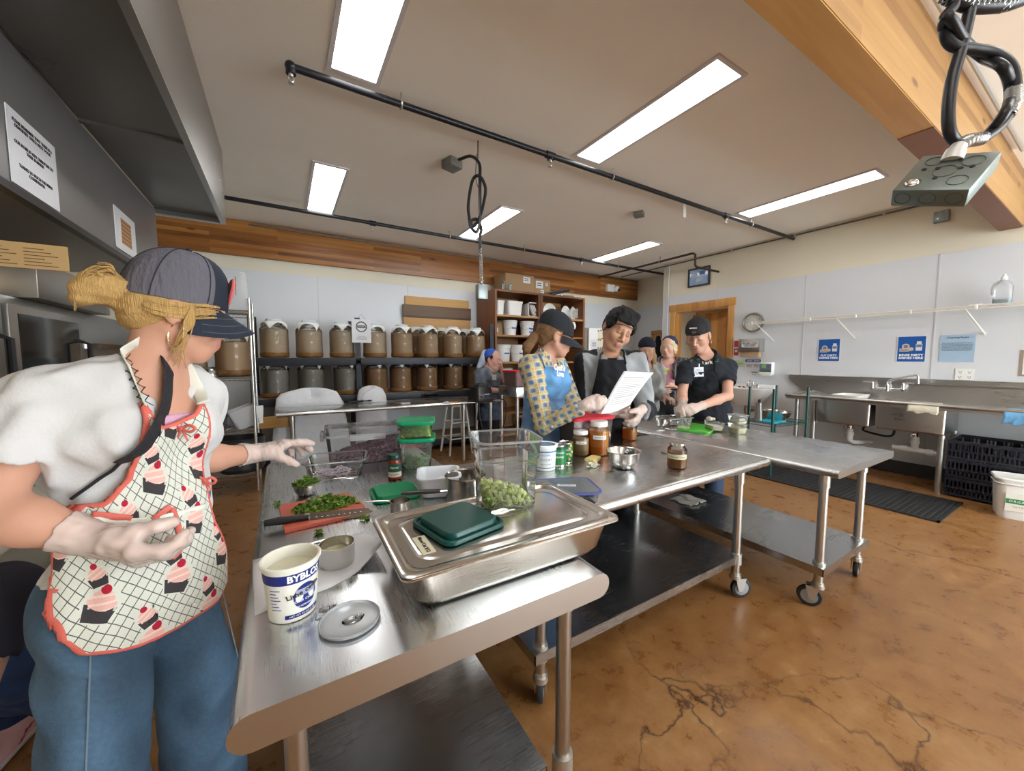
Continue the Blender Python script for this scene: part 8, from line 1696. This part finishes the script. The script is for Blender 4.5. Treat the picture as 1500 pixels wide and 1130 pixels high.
# paper held in her hand
c4 = [P(914, 544, t=2.34), P(957.5, 546, t=2.38), P(923, 593, t=2.24), P(879.5, 607, t=2.15)]; t = thing('paper_sheet', 'white printed recipe sheet held up by the woman in plaid', 'paper', c4[3]); G = []
for i in range(15):
    row = []
    for j in range(11):
        a, b = i/14, j/10; q = c4[0].lerp(c4[1], b).lerp(c4[3].lerp(c4[2], b), a); row.append(q-c4[3]+FW*.022*math.sin(PI*a)*(1-.4*b)+UPV*(-.012*math.sin(PI*b)*a*a))
    G.append(row)
MB().grid(G, .0008).build('sheet', paperm, t, 180)
r_ = random.Random(1)
for k in range(14):
    a = .16+.05*k; i = int(a*14); w = MB(); L0, L1 = .12+.05*(k % 3 == 1), .9-.5*r_.random()*(k % 4 == 3)-.1*r_.random(); n_ = 6; pts = []
    for m_ in range(n_+1):
        b = L0+(L1-L0)*m_/n_; fi, fj = a*14, b*10; i0, j0 = int(fi), min(int(fj), 9); A_ = G[i0][j0].lerp(G[i0][j0+1], fj-j0); B_ = G[i0+1][j0].lerp(G[i0+1][j0+1], fj-j0); pts.append(A_.lerp(B_, fi-i0)-FW*.0022)
    w.tube(pts, [(.0004, .0010 if k % 5 else .0016)]*len(pts), 6, flat=tuple(FW)); w.build('text_line', mat('print_grey', (.35, .35, .38), .7), t)
# ------------------------------------------------------------------ man in hoodie and black apron
tC = 2.80; JC = frame_body(PP(894, 521, tC), .84, (-.60, -.80, 0), .02, .19, 1.04); JC['hd'] = PP(905, 482, tC-.04); JC['hf'] = nrm((-.36, -.85, -.36)); JC['hu'] = nrm((.24, -.34, .92))
JC['elR'] = PP(857, 606, 2.84); JC['wrR'] = PP(897, 606, 2.60); JC['elL'] = PP(947, 602, 2.66); JC['wrL'] = PP(940, 600, 2.52); stance(JC, 1.03)
HC_ = {'R': dict(d=PP(922, 605, 2.50)-JC['wrR'], n=nrm((.5, -.2, -.6)), c=((.4, .7, .4),)*4, t=(.8, .5, .3, .3)), 'L': dict(d=PP(930, 622, 2.46)-JC['wrL'], n=nrm((-.7, .1, -.5)), c=((.35, .5, .4), (.4, .6, .4), (.45, .7, .4), (.3, .5, .3)), t=(.7, .7, .2, .3))}
oC, SC, LC, axC = person_body('man in grey hoodie and black apron with a thin black headband', JC, .0055, 1.03, (.50, .275, .18), (.02, .015, .015), False, HC_, dict(blush=.15, lips=(.46, .20, .16)), hs=1.22); gloves(oC, JC, HC_, 1.03, .0045, m_glove)
gC = JC['g']; ltC = np.cross(gC, UP3)
def colC(V, C_):
    out = np.tile(np.array((.30, .32, .34), np.float32), (len(V), 1)); d = V-A3(JC['nb']); la_ = np.abs(d @ A3(ltC)); out[(la_ > .10) & (d[:, 2] > -.16+.0*la_) & ((d @ A3(gC)) < .075-.25*(la_-.10))] = (.014, .015, .018)
    for s in 'LR':
        a, b = A3(JC['sh'+s]), A3(JC['el'+s]); ax = (b-a)/np.linalg.norm(b-a); q = V-a; t_ = q @ ax; rad = np.linalg.norm(q-t_[:, None]*ax, axis=1); lat_ = (q @ A3(ltC))*(1 if s == 'R' else -1); fr_ = q @ A3(gC)
        dark = (lat_ > -.06+.03*0) & ((lat_ > .012-.02*(t_/.25)) | (fr_ < .0)) & (t_ > -.12) if s == 'R' else ((t_ > -.10) & (t_ < .02) & (fr_ < .03) & (lat_ > -.1)) | ((lat_ > .03) & (t_ > .02) & (fr_ < 0)); out[dark & (rad < .12)] = (.014, .015, .018)
        e, w_ = A3(JC['el'+s]), A3(JC['wr'+s]); ax2 = (w_-e)/np.linalg.norm(w_-e); t2 = (V-e) @ ax2; r2 = np.linalg.norm(V-e-t2[:, None]*ax2, axis=1); m = (t2 > -.02) & (r2 < .075) & (((V-e) @ A3(ltC))*(1 if s == 'R' else -1) > -.01); out[m] = (.014, .015, .018); out[(t2 > np.linalg.norm(w_-e)*.72) & (r2 < .08)] = (.16, .17, .19)
    return out*(.85+.3*np.clip(fold(1, 26, 3)(V)*.5+.5, 0, 1)[:, None]).astype(np.float32)
shC, _ = shirt(oC, JC, LC, 'hoodie', m_grey_c, (.3, .3, .3), 1.03, .020, 1.84, .006, .006, 6, .05, False, .03, None, colC, neck=.064)
S_ = Sdf(); S_.add(rc(JC['nb']-gC*.07+UP3*.005, JC['nb']-gC*.04+ltC*.085-UP3*.005, .036, .032), .03); S_.add(rc(JC['nb']-gC*.07+UP3*.005, JC['nb']-gC*.04-ltC*.085-UP3*.005, .036, .032), .03)
for s in (-1, 1): S_.add(rc(JC['nb']-gC*.04+ltC*.085*s-UP3*.005, JC['nb']+gC*.075+ltC*.04*s-UP3*.055, .030, .018), .03)
cloth('hood', shC, S_, .006, m_grey_c, (.34, .36, .38), fold(.004, 50, 2))
S_ = Sdf(); torso(S_, JC, .010, low=False, fem=False, sc=1.03); cloth('undershirt', oC, S_, .009, m_black_c, (.015, .015, .017), None, [half(JC['ch']+UP3*.15, UP3), half(JC['ch'], -UP3), half(JC['ch']+gC*.03, -gC)])
apC = apron_of(oC, JC, 'apron', m_black_c, (.012, .013, .017), [(877, 524.0+2), (915, 527), (921, 560), (930, 600), (933, 640), (857, 640), (862, 600), (871, 560)], [(857, 588), (935, 588), (940, 760), (850, 760)], infl=.034, fem=False, sc=1.03)
HC2 = hitter(apC, shC)
for pts in (((883, 500), (882, 510), (881, 520), (879, 530)), ((909, 505), (912, 515), (914, 524), (916, 534))): strapline([JC['nb']-gC*.05+UP3*.03]+hs(HC2, pts, .005), .012, mat('black_strap', (.013, .014, .018), .8), 'neck_strap', apC, gC)
trousers(oC, JC, .012, m_black_c, (.015, .016, .02), JC['w'][2], wide=.01); shoes(oC, JC, .010, (.03, .03, .03))
m_blk = hairmat('black_hair', (.008, .0075, .009), (.04, .04, .05)); HS[0] = 1.22; axh = np.stack(axC); S_ = Sdf(); S_.add(elh(LC(-.018, 0, .042), (.102, .083, .092), axh), .02); S_.add(elh(LC(-.055, 0, -.01), (.055, .072, .06), axh), .03); S_.sub(elh(LC(.105, 0, -.050), (.095, .11, .112), axh), .012)
for s in (-1, 1): S_.sub(elh(LC(.0, .094*s, -.016), (.026, .022, .034), axh), .006)
for s in (-1, 1): S_.add(elh(LC(.005, .070*s, .030), (.058, .018, .048), axh), .02)
for k in range(7): a = -.05+.0167*k; S_.add(rch(LC(.050, a, .112), LC(.092-.35*abs(a)**1.2, a+.012, .062), .016, .008), .02)
hC = cloth('hair', oC, S_, .0055, m_blk, (.02, .02, .02), fold(.004, 90, 4)); r_ = random.Random(8)
strands('hair_strand', hC, [[LC(-.03+r_.uniform(-.02, .02), a*.5, .130), LC(.040, a*.85, .119), LC(.086-.5*abs(a), a*.95+.004, .092), LC(.098-.7*abs(a), a*1.05+.008, .056+r_.uniform(-.008, .008))] for a in [-.062+.124*k/40 for k in range(41)]], .0028, m_blk)
w = MB(); w.tube([Vector(LC(.099*math.cos(a)+.0, .082*math.sin(a), .046-.052*(1-math.cos(a))/1.1)) for a in [(-1.75+3.5*k/24) for k in range(25)]], .0028, 6); w.build('headband', mat('headband_black', (.02, .012, .014), .6), oC)
# ------------------------------------------------------------------ woman in black T-shirt at the right table
tF = 3.55; JF = frame_body(PP(1036, 520, tF), .84, (-.88, -.47, 0), -.0, .185, 1.04, (-.035, -.05)); JF['nb'] += np.array((-.02, 0, 0)); JF['hd'] = PP(1023, 492, tF-.06); JF['hf'] = nrm((-.90, -.28, -.38)); JF['hu'] = nrm((-.30, -.10, .95))
JF['shR'] = PP(1004, 541, tF-.06); JF['shL'] = PP(1066, 538, tF-.05); JF['elR'] = PP(999, 580, tF-.12); JF['wrR'] = PP(1000, 595, tF-.36); JF['elL'] = PP(1066, 580, tF-.22); JF['wrL'] = PP(1022, 597, tF-.42); stance(JF, 1.03)
HF = {'R': dict(d=PP(988, 603, tF-.50)-JF['wrR'], n=nrm((.1, -.3, -.9)), c=((.5, .7, .4), (.6, .8, .4), (.7, .9, .4), (.8, .9, .4)), t=(.7, .5, .5, .3)), 'L': dict(d=PP(992, 606, tF-.55)-JF['wrL'], n=nrm((-.3, .5, -.5)), c=((.4, .7, .4), (.5, .8, .4), (.6, .9, .4), (.7, .9, .4)), t=(.7, .5, .5, .3))}
oF, SF, LF, axF = person_body('woman in black T-shirt and backwards black cap at the right-hand table', JF, .006, 1.04, (.56, .32, .235), (.13, .075, .045), True, HF, dict(blush=.4), hs=1.16); gloves(oF, JF, HF, 1.04, .005, m_glove, cuff=.075)
shF, _ = shirt(oF, JF, LF, 't_shirt', m_black_c, (.014, .017, .024), 1.05, .012, .50, .0065, .005, 9, .06, True, 0, None, None, .006, neck=.064)
apF = apron_of(oF, JF, 'apron', m_black_c, (.012, .014, .020), [(1010, 546), (1045, 544), (1052, 560), (1058, 600), (1062, 640), (1006, 640), (1006, 580)], [(1004, 580), (1072, 575), (1078, 640), (1084, 760), (1010, 760)], infl=.034, sc=1.05)
HF2 = hitter(apF, shF); strapline([LF(-.05, .055, -.10)]+hs(HF2, ((1046, 515), (1047, 525), (1047, 535), (1046, 546)), .006), .012, mat('black_strap', (.013, .014, .018), .8), 'neck_strap', apF, JF['g'])
lettering_on(HF2, (1036, 532.5), 'Lark', .045, whiteink, shF, 6, -.8, .001)
for u, v, s_ in ((1012, 533, .8), (1022, 531, .6), (1034, 526, .8), (1050, 534, 1.0)):
    q = HF2(u, v, .004)
    if q is not None: w = MB(); w.tube([q, q+Vector((0, 0, .03*s_)), q+RT*.01+Vector((0, 0, .05*s_))], .006*s_, 6); w.tube([q-RT*.02*s_+Vector((0, 0, .02)), q+RT*.018*s_+Vector((0, 0, .025))], .006, 6); w.build('faded_print', mat('faded_green', (.03, .07, .06), .8), shF)
q = HF2(1022, 545, .012)
if q is not None:
    M_ = frame(q, npv(q)*0+npv(RT)+np.array((0, 0, .05)), (0, 0, 1)); w = MB(); w.box((0, 0, 0), (.085, .085, .003)); bmesh.ops.transform(w.bm, matrix=M_, verts=w.bm.verts); bd = w.build('name_badge', mat('badge_sleeve', (.42, .46, .52), .2), oF); text('HELLO\nmy name is\nSam V.', .017, ink, bd, M=M_ @ Matrix.Translation((0, 0, .002))); w = MB(); w.tube([M_ @ Vector((0, .042, .002)), M_ @ Vector((0, .075, .004))], .006, 6); w.build('badge_clip', chrome, bd)
trousers(oF, JF, .012, m_dk_den, (.035, .06, .11), JF['w'][2], wide=.02, name='jeans', hem=.07); shoes(oF, JF, .010, (.03, .03, .035))
capF = cap_mesh(oF, LF, axF, 1.04, (.014, .015, .018), fr=(.112, .087, .105), c=(-.004, 0, .036), back=True, brimlen=.07, drop=.05, tilt=-.02, pitch=.35)
m_brF = hairmat('reddish_brown_hair', (.22, .09, .045), (.3, .15, .08))
w = MB(); w.tube([Vector(LF(.112, .034*math.cos(a), .058+.026*math.sin(a))) for a in [PI*k/14 for k in range(15)]], .0045, 6); w.tube([Vector(LF(.114-.0*abs(k), .05-.10*k/10, .048)) for k in range(11)], .007, 6); w.build('strap_opening', mat('cap_strap', (.012, .012, .015), .7), capF); w = MB(); w.ball(LF(.103, 0, .065), (.010, .028, .016), 10); w.build('forehead_gap', mat('forehead_hair', (.20, .13, .09), .6), capF)
text('ALWAYS', .016, whiteink, capF, M=frame(LF(.113, .0, .098), npv(Vector(LF(0, -1, 0)))-npv(Vector(LF(0, 0, 0))), npv(Vector(LF(0, 0, 1)))-npv(Vector(LF(0, 0, 0)))), bold=.001)
HS[0] = 1.16; axh = np.stack(axF); S_ = Sdf(); S_.add(elh(LF(-.025, 0, .02), (.092, .083, .086), axh), .02); S_.add(elh(LF(-.07, 0, -.025), (.035, .055, .05), axh), .03); S_.sub(elh(LF(.085, 0, -.045), (.088, .12, .095), axh), .015)
for s in (-1, 1): S_.sub(elh(LF(-.0, .09*s, -.012), (.022, .02, .030), axh), .008)
S_.add(rch(LF(-.09, 0, -.02), LF(-.135, -.02, -.06), .026, .022), .02); S_.add(rch(LF(-.135, -.02, -.06), LF(-.13, -.02, -.14), .022, .010), .02); hF = cloth('hair', oF, S_, .0065, m_brF, (.2, .1, .05), fold(.003, 100, 2))
w = MB()
for s in (-1, 1): w.tube([Vector(LF(.004+.014*math.sin(a), .088*s, -.050+.016*math.cos(a))) for a in [k*PI/8 for k in range(16)]], .0015, 5, loop=True)
w.build('earring', mat('silver', (.7, .7, .7), .2, 1), oF)
# ------------------------------------------------------------------ people farther back
def simple(label, nb, pz, g, hd, hf, hu, elR, wrR, elL, wrL, skin, hairc, hands, fem=True, h=.008, sc=1, shw=.18, fk=None, hs=1.0):
    J = frame_body(nb, pz, g, 0, shw, sc); J.update(hd=np.array(hd), hf=nrm(hf), hu=nrm(hu), elR=np.array(elR), wrR=np.array(wrR), elL=np.array(elL), wrL=np.array(wrL)); stance(J, sc); o, S_, L, ax = person_body(label, J, h, sc, skin, hairc, fem, hands, fk or {}, hs=hs); return o, J, L, ax
# E: pink shirt, grey overshirt, bandana
tE = 4.55; gE = nrm((-.85, -.53, 0)); lE = np.cross(gE, UP3); nbE = PP(979, 529, tE); hdE = PP(974, 514, tE)*0+nbE+UP3*.165+gE*.03
elR, elL = nbE+lE*.21-UP3*.30+gE*.03, nbE-lE*.22-UP3*.30+gE*.02; wrR, wrL = nbE+lE*.055-UP3*.30+gE*.24, nbE-lE*.04-UP3*.27+gE*.25
hk = {'R': dict(d=gE*.5-lE*.3-UP3*.25, n=-lE+0*gE, c=((.5, .6, .4),)*4, t=(.6, .6, .4, .3)), 'L': dict(d=gE*.25+lE*.7-UP3*.05, n=-gE*.0+nrm(-UP3*.8-gE*.3), c=((.3, .5, .4),)*4, t=(.6, .6, .4, .3))}
oE, JE, LE, axE = simple('person in pink shirt and dark open overshirt holding a red can', nbE, .82, gE, hdE, (-.93, -.28, -.12), (-.08, -.05, 1), elR, wrR, elL, wrL, (.60, .36, .27), (.3, .2, .1), hk, fk=dict(blush=.4))
shirt(oE, JE, LE, 'pink_shirt', m_grey_c, (.56, .26, .34), 1, .010, .3, .009, .003, 4, .09, True, 0)
mO, nt, U_, V_, D_ = patnodes('dark_plaid', .9, .1, 200); cp = layer(nt, (.045, .042, .045), U_.mod(.05).lt(.012), (.16, .15, .15)); cp = layer(nt, cp, V_.mod(.05).lt(.010), (.12, .11, .11)); finish(mO, cp)
S_ = Sdf(); torso(S_, JE, .030)
for s in 'LR': a, b, e = JE['sh'+s], JE['el'+s], JE['wr'+s]; S_.add(rc(a, b, .078, .072), .03); S_.add(rc(b, b+(e-b)*.15, .07, .066), .02); S_.sub(rc(b+(e-b)*.15+nrm(e-b)*.08, e, .08, .08), .005)
S_.sub(ec(JE['nb']+gE*.15+UP3*.1, JE['p']+gE*.2-UP3*.2, lE, (.055, .14), (.085, .16)), .01); S_.sub(rch(LE(-.02, 0, -.06), JE['nb']+gE*.05, .066, .072), .01)
cloth('overshirt', oE, S_, .008, mO, (.05, .05, .05), fold(.006, 34, 5), [half(JE['p']-UP3*.13, -UP3)], patf=lambda V, n_, U: np.stack([(V-A3(JE['ch'])) @ A3(lE), V[:, 2], V[:, 2]*0], 1))
trousers(oE, JE, .014, m_black_c, (.014, .014, .017), JE['w'][2], wide=.02); shoes(oE, JE, .012, (.03, .03, .03))
HS[0] = 1; axh = np.stack(axE); S_ = Sdf(); S_.add(elh(LE(-.020, 0, .03), (.102, .088, .092), axh), .02); S_.add(elh(LE(-.01, .075, -.03), (.05, .02, .055), axh), .02); S_.add(elh(LE(-.01, -.075, -.03), (.05, .02, .055), axh), .02); S_.sub(elh(LE(.095, 0, -.055), (.08, .085, .105), axh), .015); cloth('hair', oE, S_, .008, hairmat('pale_blond_hair', (.62, .50, .33), (.7, .6, .4)), (.6, .5, .3), fold(.003, 90, 2))
m_ban = mat('navy_bandana', (.02, .03, .07), .8, var=.9, vscale=55); S_ = Sdf(); S_.add(elh(LE(-.035, 0, .045), (.100, .093, .092), axh), .02); S_.sub(elh(LE(.075, 0, -.03), (.10, .13, .13), axh), .008); S_.add(elh(LE(-.13, -.02, -.015), (.03, .035, .035), axh), .02); cloth('bandana', oE, S_, .008, m_ban, (.02, .03, .07))
HE = hitter(*[c for c in oE.children if c.name.startswith(('pink', 'overshirt'))])
for (u, v), sz, col_, nm in (((975, 544), (.10, .07), (.42, .58, .03), 'yellow_tag'), ((962, 543), (.05, .055), (.75, .75, .75), 'name_tag')):
    q = HE(u, v, .006)
    if q is not None: M_ = frame(q, RT, (0, 0, 1)); w = MB(); w.box((0, 0, 0), (*sz, .003)); bmesh.ops.transform(w.bm, matrix=M_, verts=w.bm.verts); tg_ = w.build(nm, mat(nm+'_card', col_, .6), oE); (text('KEVIN', .028, mat('tag_green_ink', (.05, .12, .02), .6), tg_, M=M_ @ Matrix.Translation((0, 0, .002))) if nm == 'yellow_tag' else None)
cq = (wrR+wrL)/2+gE*.065-UP3*.075; t = thing('drink_can', 'red drink can held by the person in pink', 'can', cq); MB().lathe([(.028, -.06), (.033, -.055), (.033, .05), (.027, .062), (0, .06)], n=20).build('can_body', mat('can_red', (.45, .03, .02), .3), t); MB().lathe([(.0335, -.02), (.0335, .02)], n=20, cap=(False, False)).build('label_band', mat('can_pale', (.65, .3, .22), .4), t)
# D: dark knit hat, grey jacket, seen behind the man
tD = 4.2; gD = nrm((-.3, -.95, 0)); lD = np.cross(gD, UP3); nbD = PP(943, 536, tD); elR, elL = nbD+lD*.2-UP3*.28, nbD-lD*.2-UP3*.28; wrR, wrL = elR+gD*.2-UP3*.06-lD*.06, elL+gD*.2-UP3*.06+lD*.06
oD, JD, LD, axD = simple('person in dark knit hat and grey jacket, mostly hidden behind the man', nbD, .80, gD, nbD+UP3*.165+gD*.02-lD*.02, (-.75, -.6, -.05), (0, 0, 1), elR, wrR, elL, wrL, (.56, .33, .25), (.3, .2, .1), {'R': dict(d=gD, n=-UP3, c=((.4, .6, .4),)*4), 'L': dict(d=gD, n=-UP3, c=((.4, .6, .4),)*4)}, h=.009)
shirt(oD, JD, LD, 'jacket', m_grey_c, (.30, .30, .30), 1, .024, 1.85, .010, .006, 4, .10, True, 0, colf=mottled((.30, .30, .29), 3)); trousers(oD, JD, .016, m_black_c, (.02, .02, .025), JD['w'][2]); shoes(oD, JD, .014, (.03, .03, .03))
HS[0] = 1; axh = np.stack(axD); S_ = Sdf(); S_.add(elh(LD(-.025, 0, -.01), (.098, .088, .11), axh), .02); S_.add(rch(LD(-.03, .07, -.06), LD(-.01, .085, -.17), .035, .02), .02); S_.add(rch(LD(-.03, -.07, -.06), LD(-.01, -.085, -.17), .035, .02), .02); S_.sub(elh(LD(.1, 0, -.055), (.08, .07, .1), axh), .015); cloth('hair', oD, S_, .009, hairmat('dark_blond_hair', (.36, .24, .12), (.4, .3, .15)), (.3, .2, .1)); S_ = Sdf(); S_.add(elh(LD(-.018, 0, .06), (.108, .094, .095), axh), .02); cloth('knit_hat', oD, S_, .008, mat('navy_knit', (.012, .014, .03), .95, bump=.5, bscale=90), (.01, .01, .03), None, [lambda Q: -((Q-A3(LD(0, 0, .035))) @ A3(axD[2]))])
# G: blue headscarf, hand on her cheek, behind the back table
tG = 5.55; gG = nrm((.25, -.97, 0)); lG = np.cross(gG, UP3); nbG = PP(716, 543, tG); hdG = nbG+UP3*.155+gG*.05-lG*.03; elR, elL = nbG+lG*.22-UP3*.26+gG*.08, nbG-lG*.24-UP3*.22+gG*.10; wrR, wrL = nbG-lG*.10-UP3*.30+gG*.24, nbG-lG*.115+UP3*.03+gG*.15
oG, JG, LG, axG = simple('woman in blue headscarf leaning her cheek on her hand, behind the back table', nbG, .80, gG, hdG, (.55, -.83, -.12), (.12, -.05, 1), elR, wrR, elL, wrL, (.60, .34, .27), (.06, .03, .02), {'R': dict(d=-lG+gG*.2, n=gG, c=((.4, .6, .4),)*4), 'L': dict(d=nrm(UP3*.8+gG*.1+lG*.35), n=nrm(lG-gG*.3), c=((.6, .9, .6),)*4, t=(.6, .6, .4, .3))}, h=.008, sc=1.08, fk=dict(blush=.7), hs=1.14)
shirt(oG, JG, LG, 't_shirt', m_grey_c, (.12, .14, .17), 1.0, .020, .85, .009, .006, 4, .08, True, 0, colf=mottled((.125, .145, .175), 3)); 
S_ = Sdf(); torso(S_, JG, .030); S_.add(ec(JG['w'], JG['p']-UP3*.42, lG, (.17, .14), (.21, .17)), .05); cloth('apron', oG, S_, .010, m_dk_den, (.06, .085, .13), fold(.006, 30, 3), [half(JG['w']+UP3*.02, UP3), half(JG['p']-UP3*.36, -UP3), half(JG['p']-gG*.05, -gG)], colf=mottled((.06, .08, .12), 5)); trousers(oG, JG, .014, m_black_c, (.014, .015, .02), JG['w'][2]); shoes(oG, JG, .012, (.03, .03, .03))
HS[0] = 1.14; axh = np.stack(axG); S_ = Sdf(); S_.add(elh(LG(-.018, 0, .03), (.103, .087, .094), axh), .02); S_.sub(elh(LG(.1, 0, -.062), (.085, .09, .108), axh), .012); cloth('hair', oG, S_, .008, hairmat('dark_brown_hair', (.045, .022, .014), (.08, .04, .03)), (.05, .02, .01))
S_ = Sdf(); S_.add(elh(LG(-.03, 0, .05), (.098, .091, .092), axh), .02); S_.sub(elh(LG(.07, 0, -.02), (.10, .13, .115), axh), .008); sc_ = cloth('headscarf', oG, S_, .008, mat('blue_scarf', (.03, .10, .45), .8, var=.3, vscale=30), (.03, .1, .45)); S_ = Sdf(); S_.add(rch(LG(-.09, 0, .05), LG(-.15, .03, -.10), .07, .035), .03); S_.add(elh(LG(-.10, 0, .0), (.045, .08, .09), axh), .03); cloth('scarf_tail', sc_, S_, .008, mat('pale_scarf', (.50, .56, .72), .8), (.5, .55, .7)); glasses(oG, LG, mat('pink_frame', (.55, .2, .3), .3), r=.026)
HG = hitter(*[c for c in oG.children if c.name.startswith('t_shirt')]); q = HG(722, 553, .008)
if q is not None: M_ = frame(q, RT, (0, 0, 1)); w = MB(); w.box((0, 0, 0), (.09, .08, .003)); bmesh.ops.transform(w.bm, matrix=M_, verts=w.bm.verts); w.build('name_tag', mat('pale_tag', (.5, .54, .5), .6), oG)
# H: crouching person at the left edge, only a leg and a shoe in view
gH = nrm((-.22, -.97, 0)); lH = np.cross(gH, UP3); anR = PP(24, 1050, 1.33); anR[2] = .085; JH = dict(g=gH, gp=gH); JH['p'] = anR+gH*.10+lH*.0+UP3*.27-lH*.10; JH['nb'] = JH['p']+gH*.26+UP3*.40; JH['w'] = JH['p']+gH*.08+UP3*.15; JH['ch'] = JH['p']+gH*.18+UP3*.28; JH['hd'] = JH['nb']+gH*.07+UP3*.16; JH['hf'] = nrm(gH-UP3*.3); JH['hu'] = nrm(UP3+gH*.3)
for s, q in (('L', -1), ('R', 1)):
    JH['sh'+s] = JH['nb']+lH*.17*q-UP3*.04; JH['el'+s] = JH['sh'+s]+gH*.14-UP3*.24; JH['wr'+s] = JH['el'+s]+gH*.22; JH['hp'+s] = JH['p']+lH*.09*q-UP3*.02; JH['an'+s] = anR+(lH*-.22 if s == 'L' else 0)+(gH*.06 if s == 'L' else 0); JH['kn'+s] = JH['an'+s]+gH*.20+UP3*.36
oH, SH, LH_, axH = person_body('crouching person in dark blue jeans and pink shoes at the left edge', JH, .010, 1.0, (.56, .32, .24), (.1, .06, .03), True, {'R': dict(d=gH, n=-UP3, c=((.4, .6, .4),)*4), 'L': dict(d=gH, n=-UP3, c=((.4, .6, .4),)*4)})
shirt(oH, JH, LH_, 't_shirt', m_black_c, (.02, .02, .03), 1, .014, .5, .010, .004, 3, .02)
S_ = Sdf(); S_.add(el(JH['p'], (.185, .15, .15)), .05)
for s in 'LR': S_.add(rc(JH['hp'+s], JH['kn'+s], .108, .085), .03); S_.add(rc(JH['kn'+s], JH['an'+s]+UP3*.03-gH*.0, .085, .066), .02)
cloth('jeans', oH, S_, .007, m_dk_den, (.012, .03, .085), fold(.006, 34, 3), [half((0, 0, .105), -UP3)], colf=denim((.014, .034, .095), 2))
for s in 'LR':
    S_ = Sdf(); foot(S_, JH['an'+s], gH, 1, .012); S_.add(rc(JH['an'+s]-gH*.02, JH['an'+s]-gH*.055+UP3*.035, .045, .016), .03)
    def colH(V, C_): out = np.tile(np.array((.62, .36, .36), np.float32), (len(V), 1)); d = V-A3(JH['an'+s]); k_ = np.abs(((d @ A3(gH))*.8+V[:, 2]*1.6-.10+.03) % .09-.045) < .006; out[k_] = (.30, .02, .08); out[V[:, 2] < .04] = (.75, .74, .75); return out
    cloth('shoe', oH, S_, .006, vcol('shoe_fabric', .5), (.6, .4, .4), None, [half((0, 0, .003), -UP3), half((0, 0, .135), UP3)], colf=colH)
# ------------------------------------------------------------------ world light (soft fill, let in by leaving the room open behind the camera)
W = bpy.data.worlds.new('world'); S.world = W; W.use_nodes = True
bg = W.node_tree.nodes['Background']; bg.inputs[0].default_value = (.88, .96, 1, 1); bg.inputs[1].default_value = 12.0
S.view_settings.exposure = 0.06
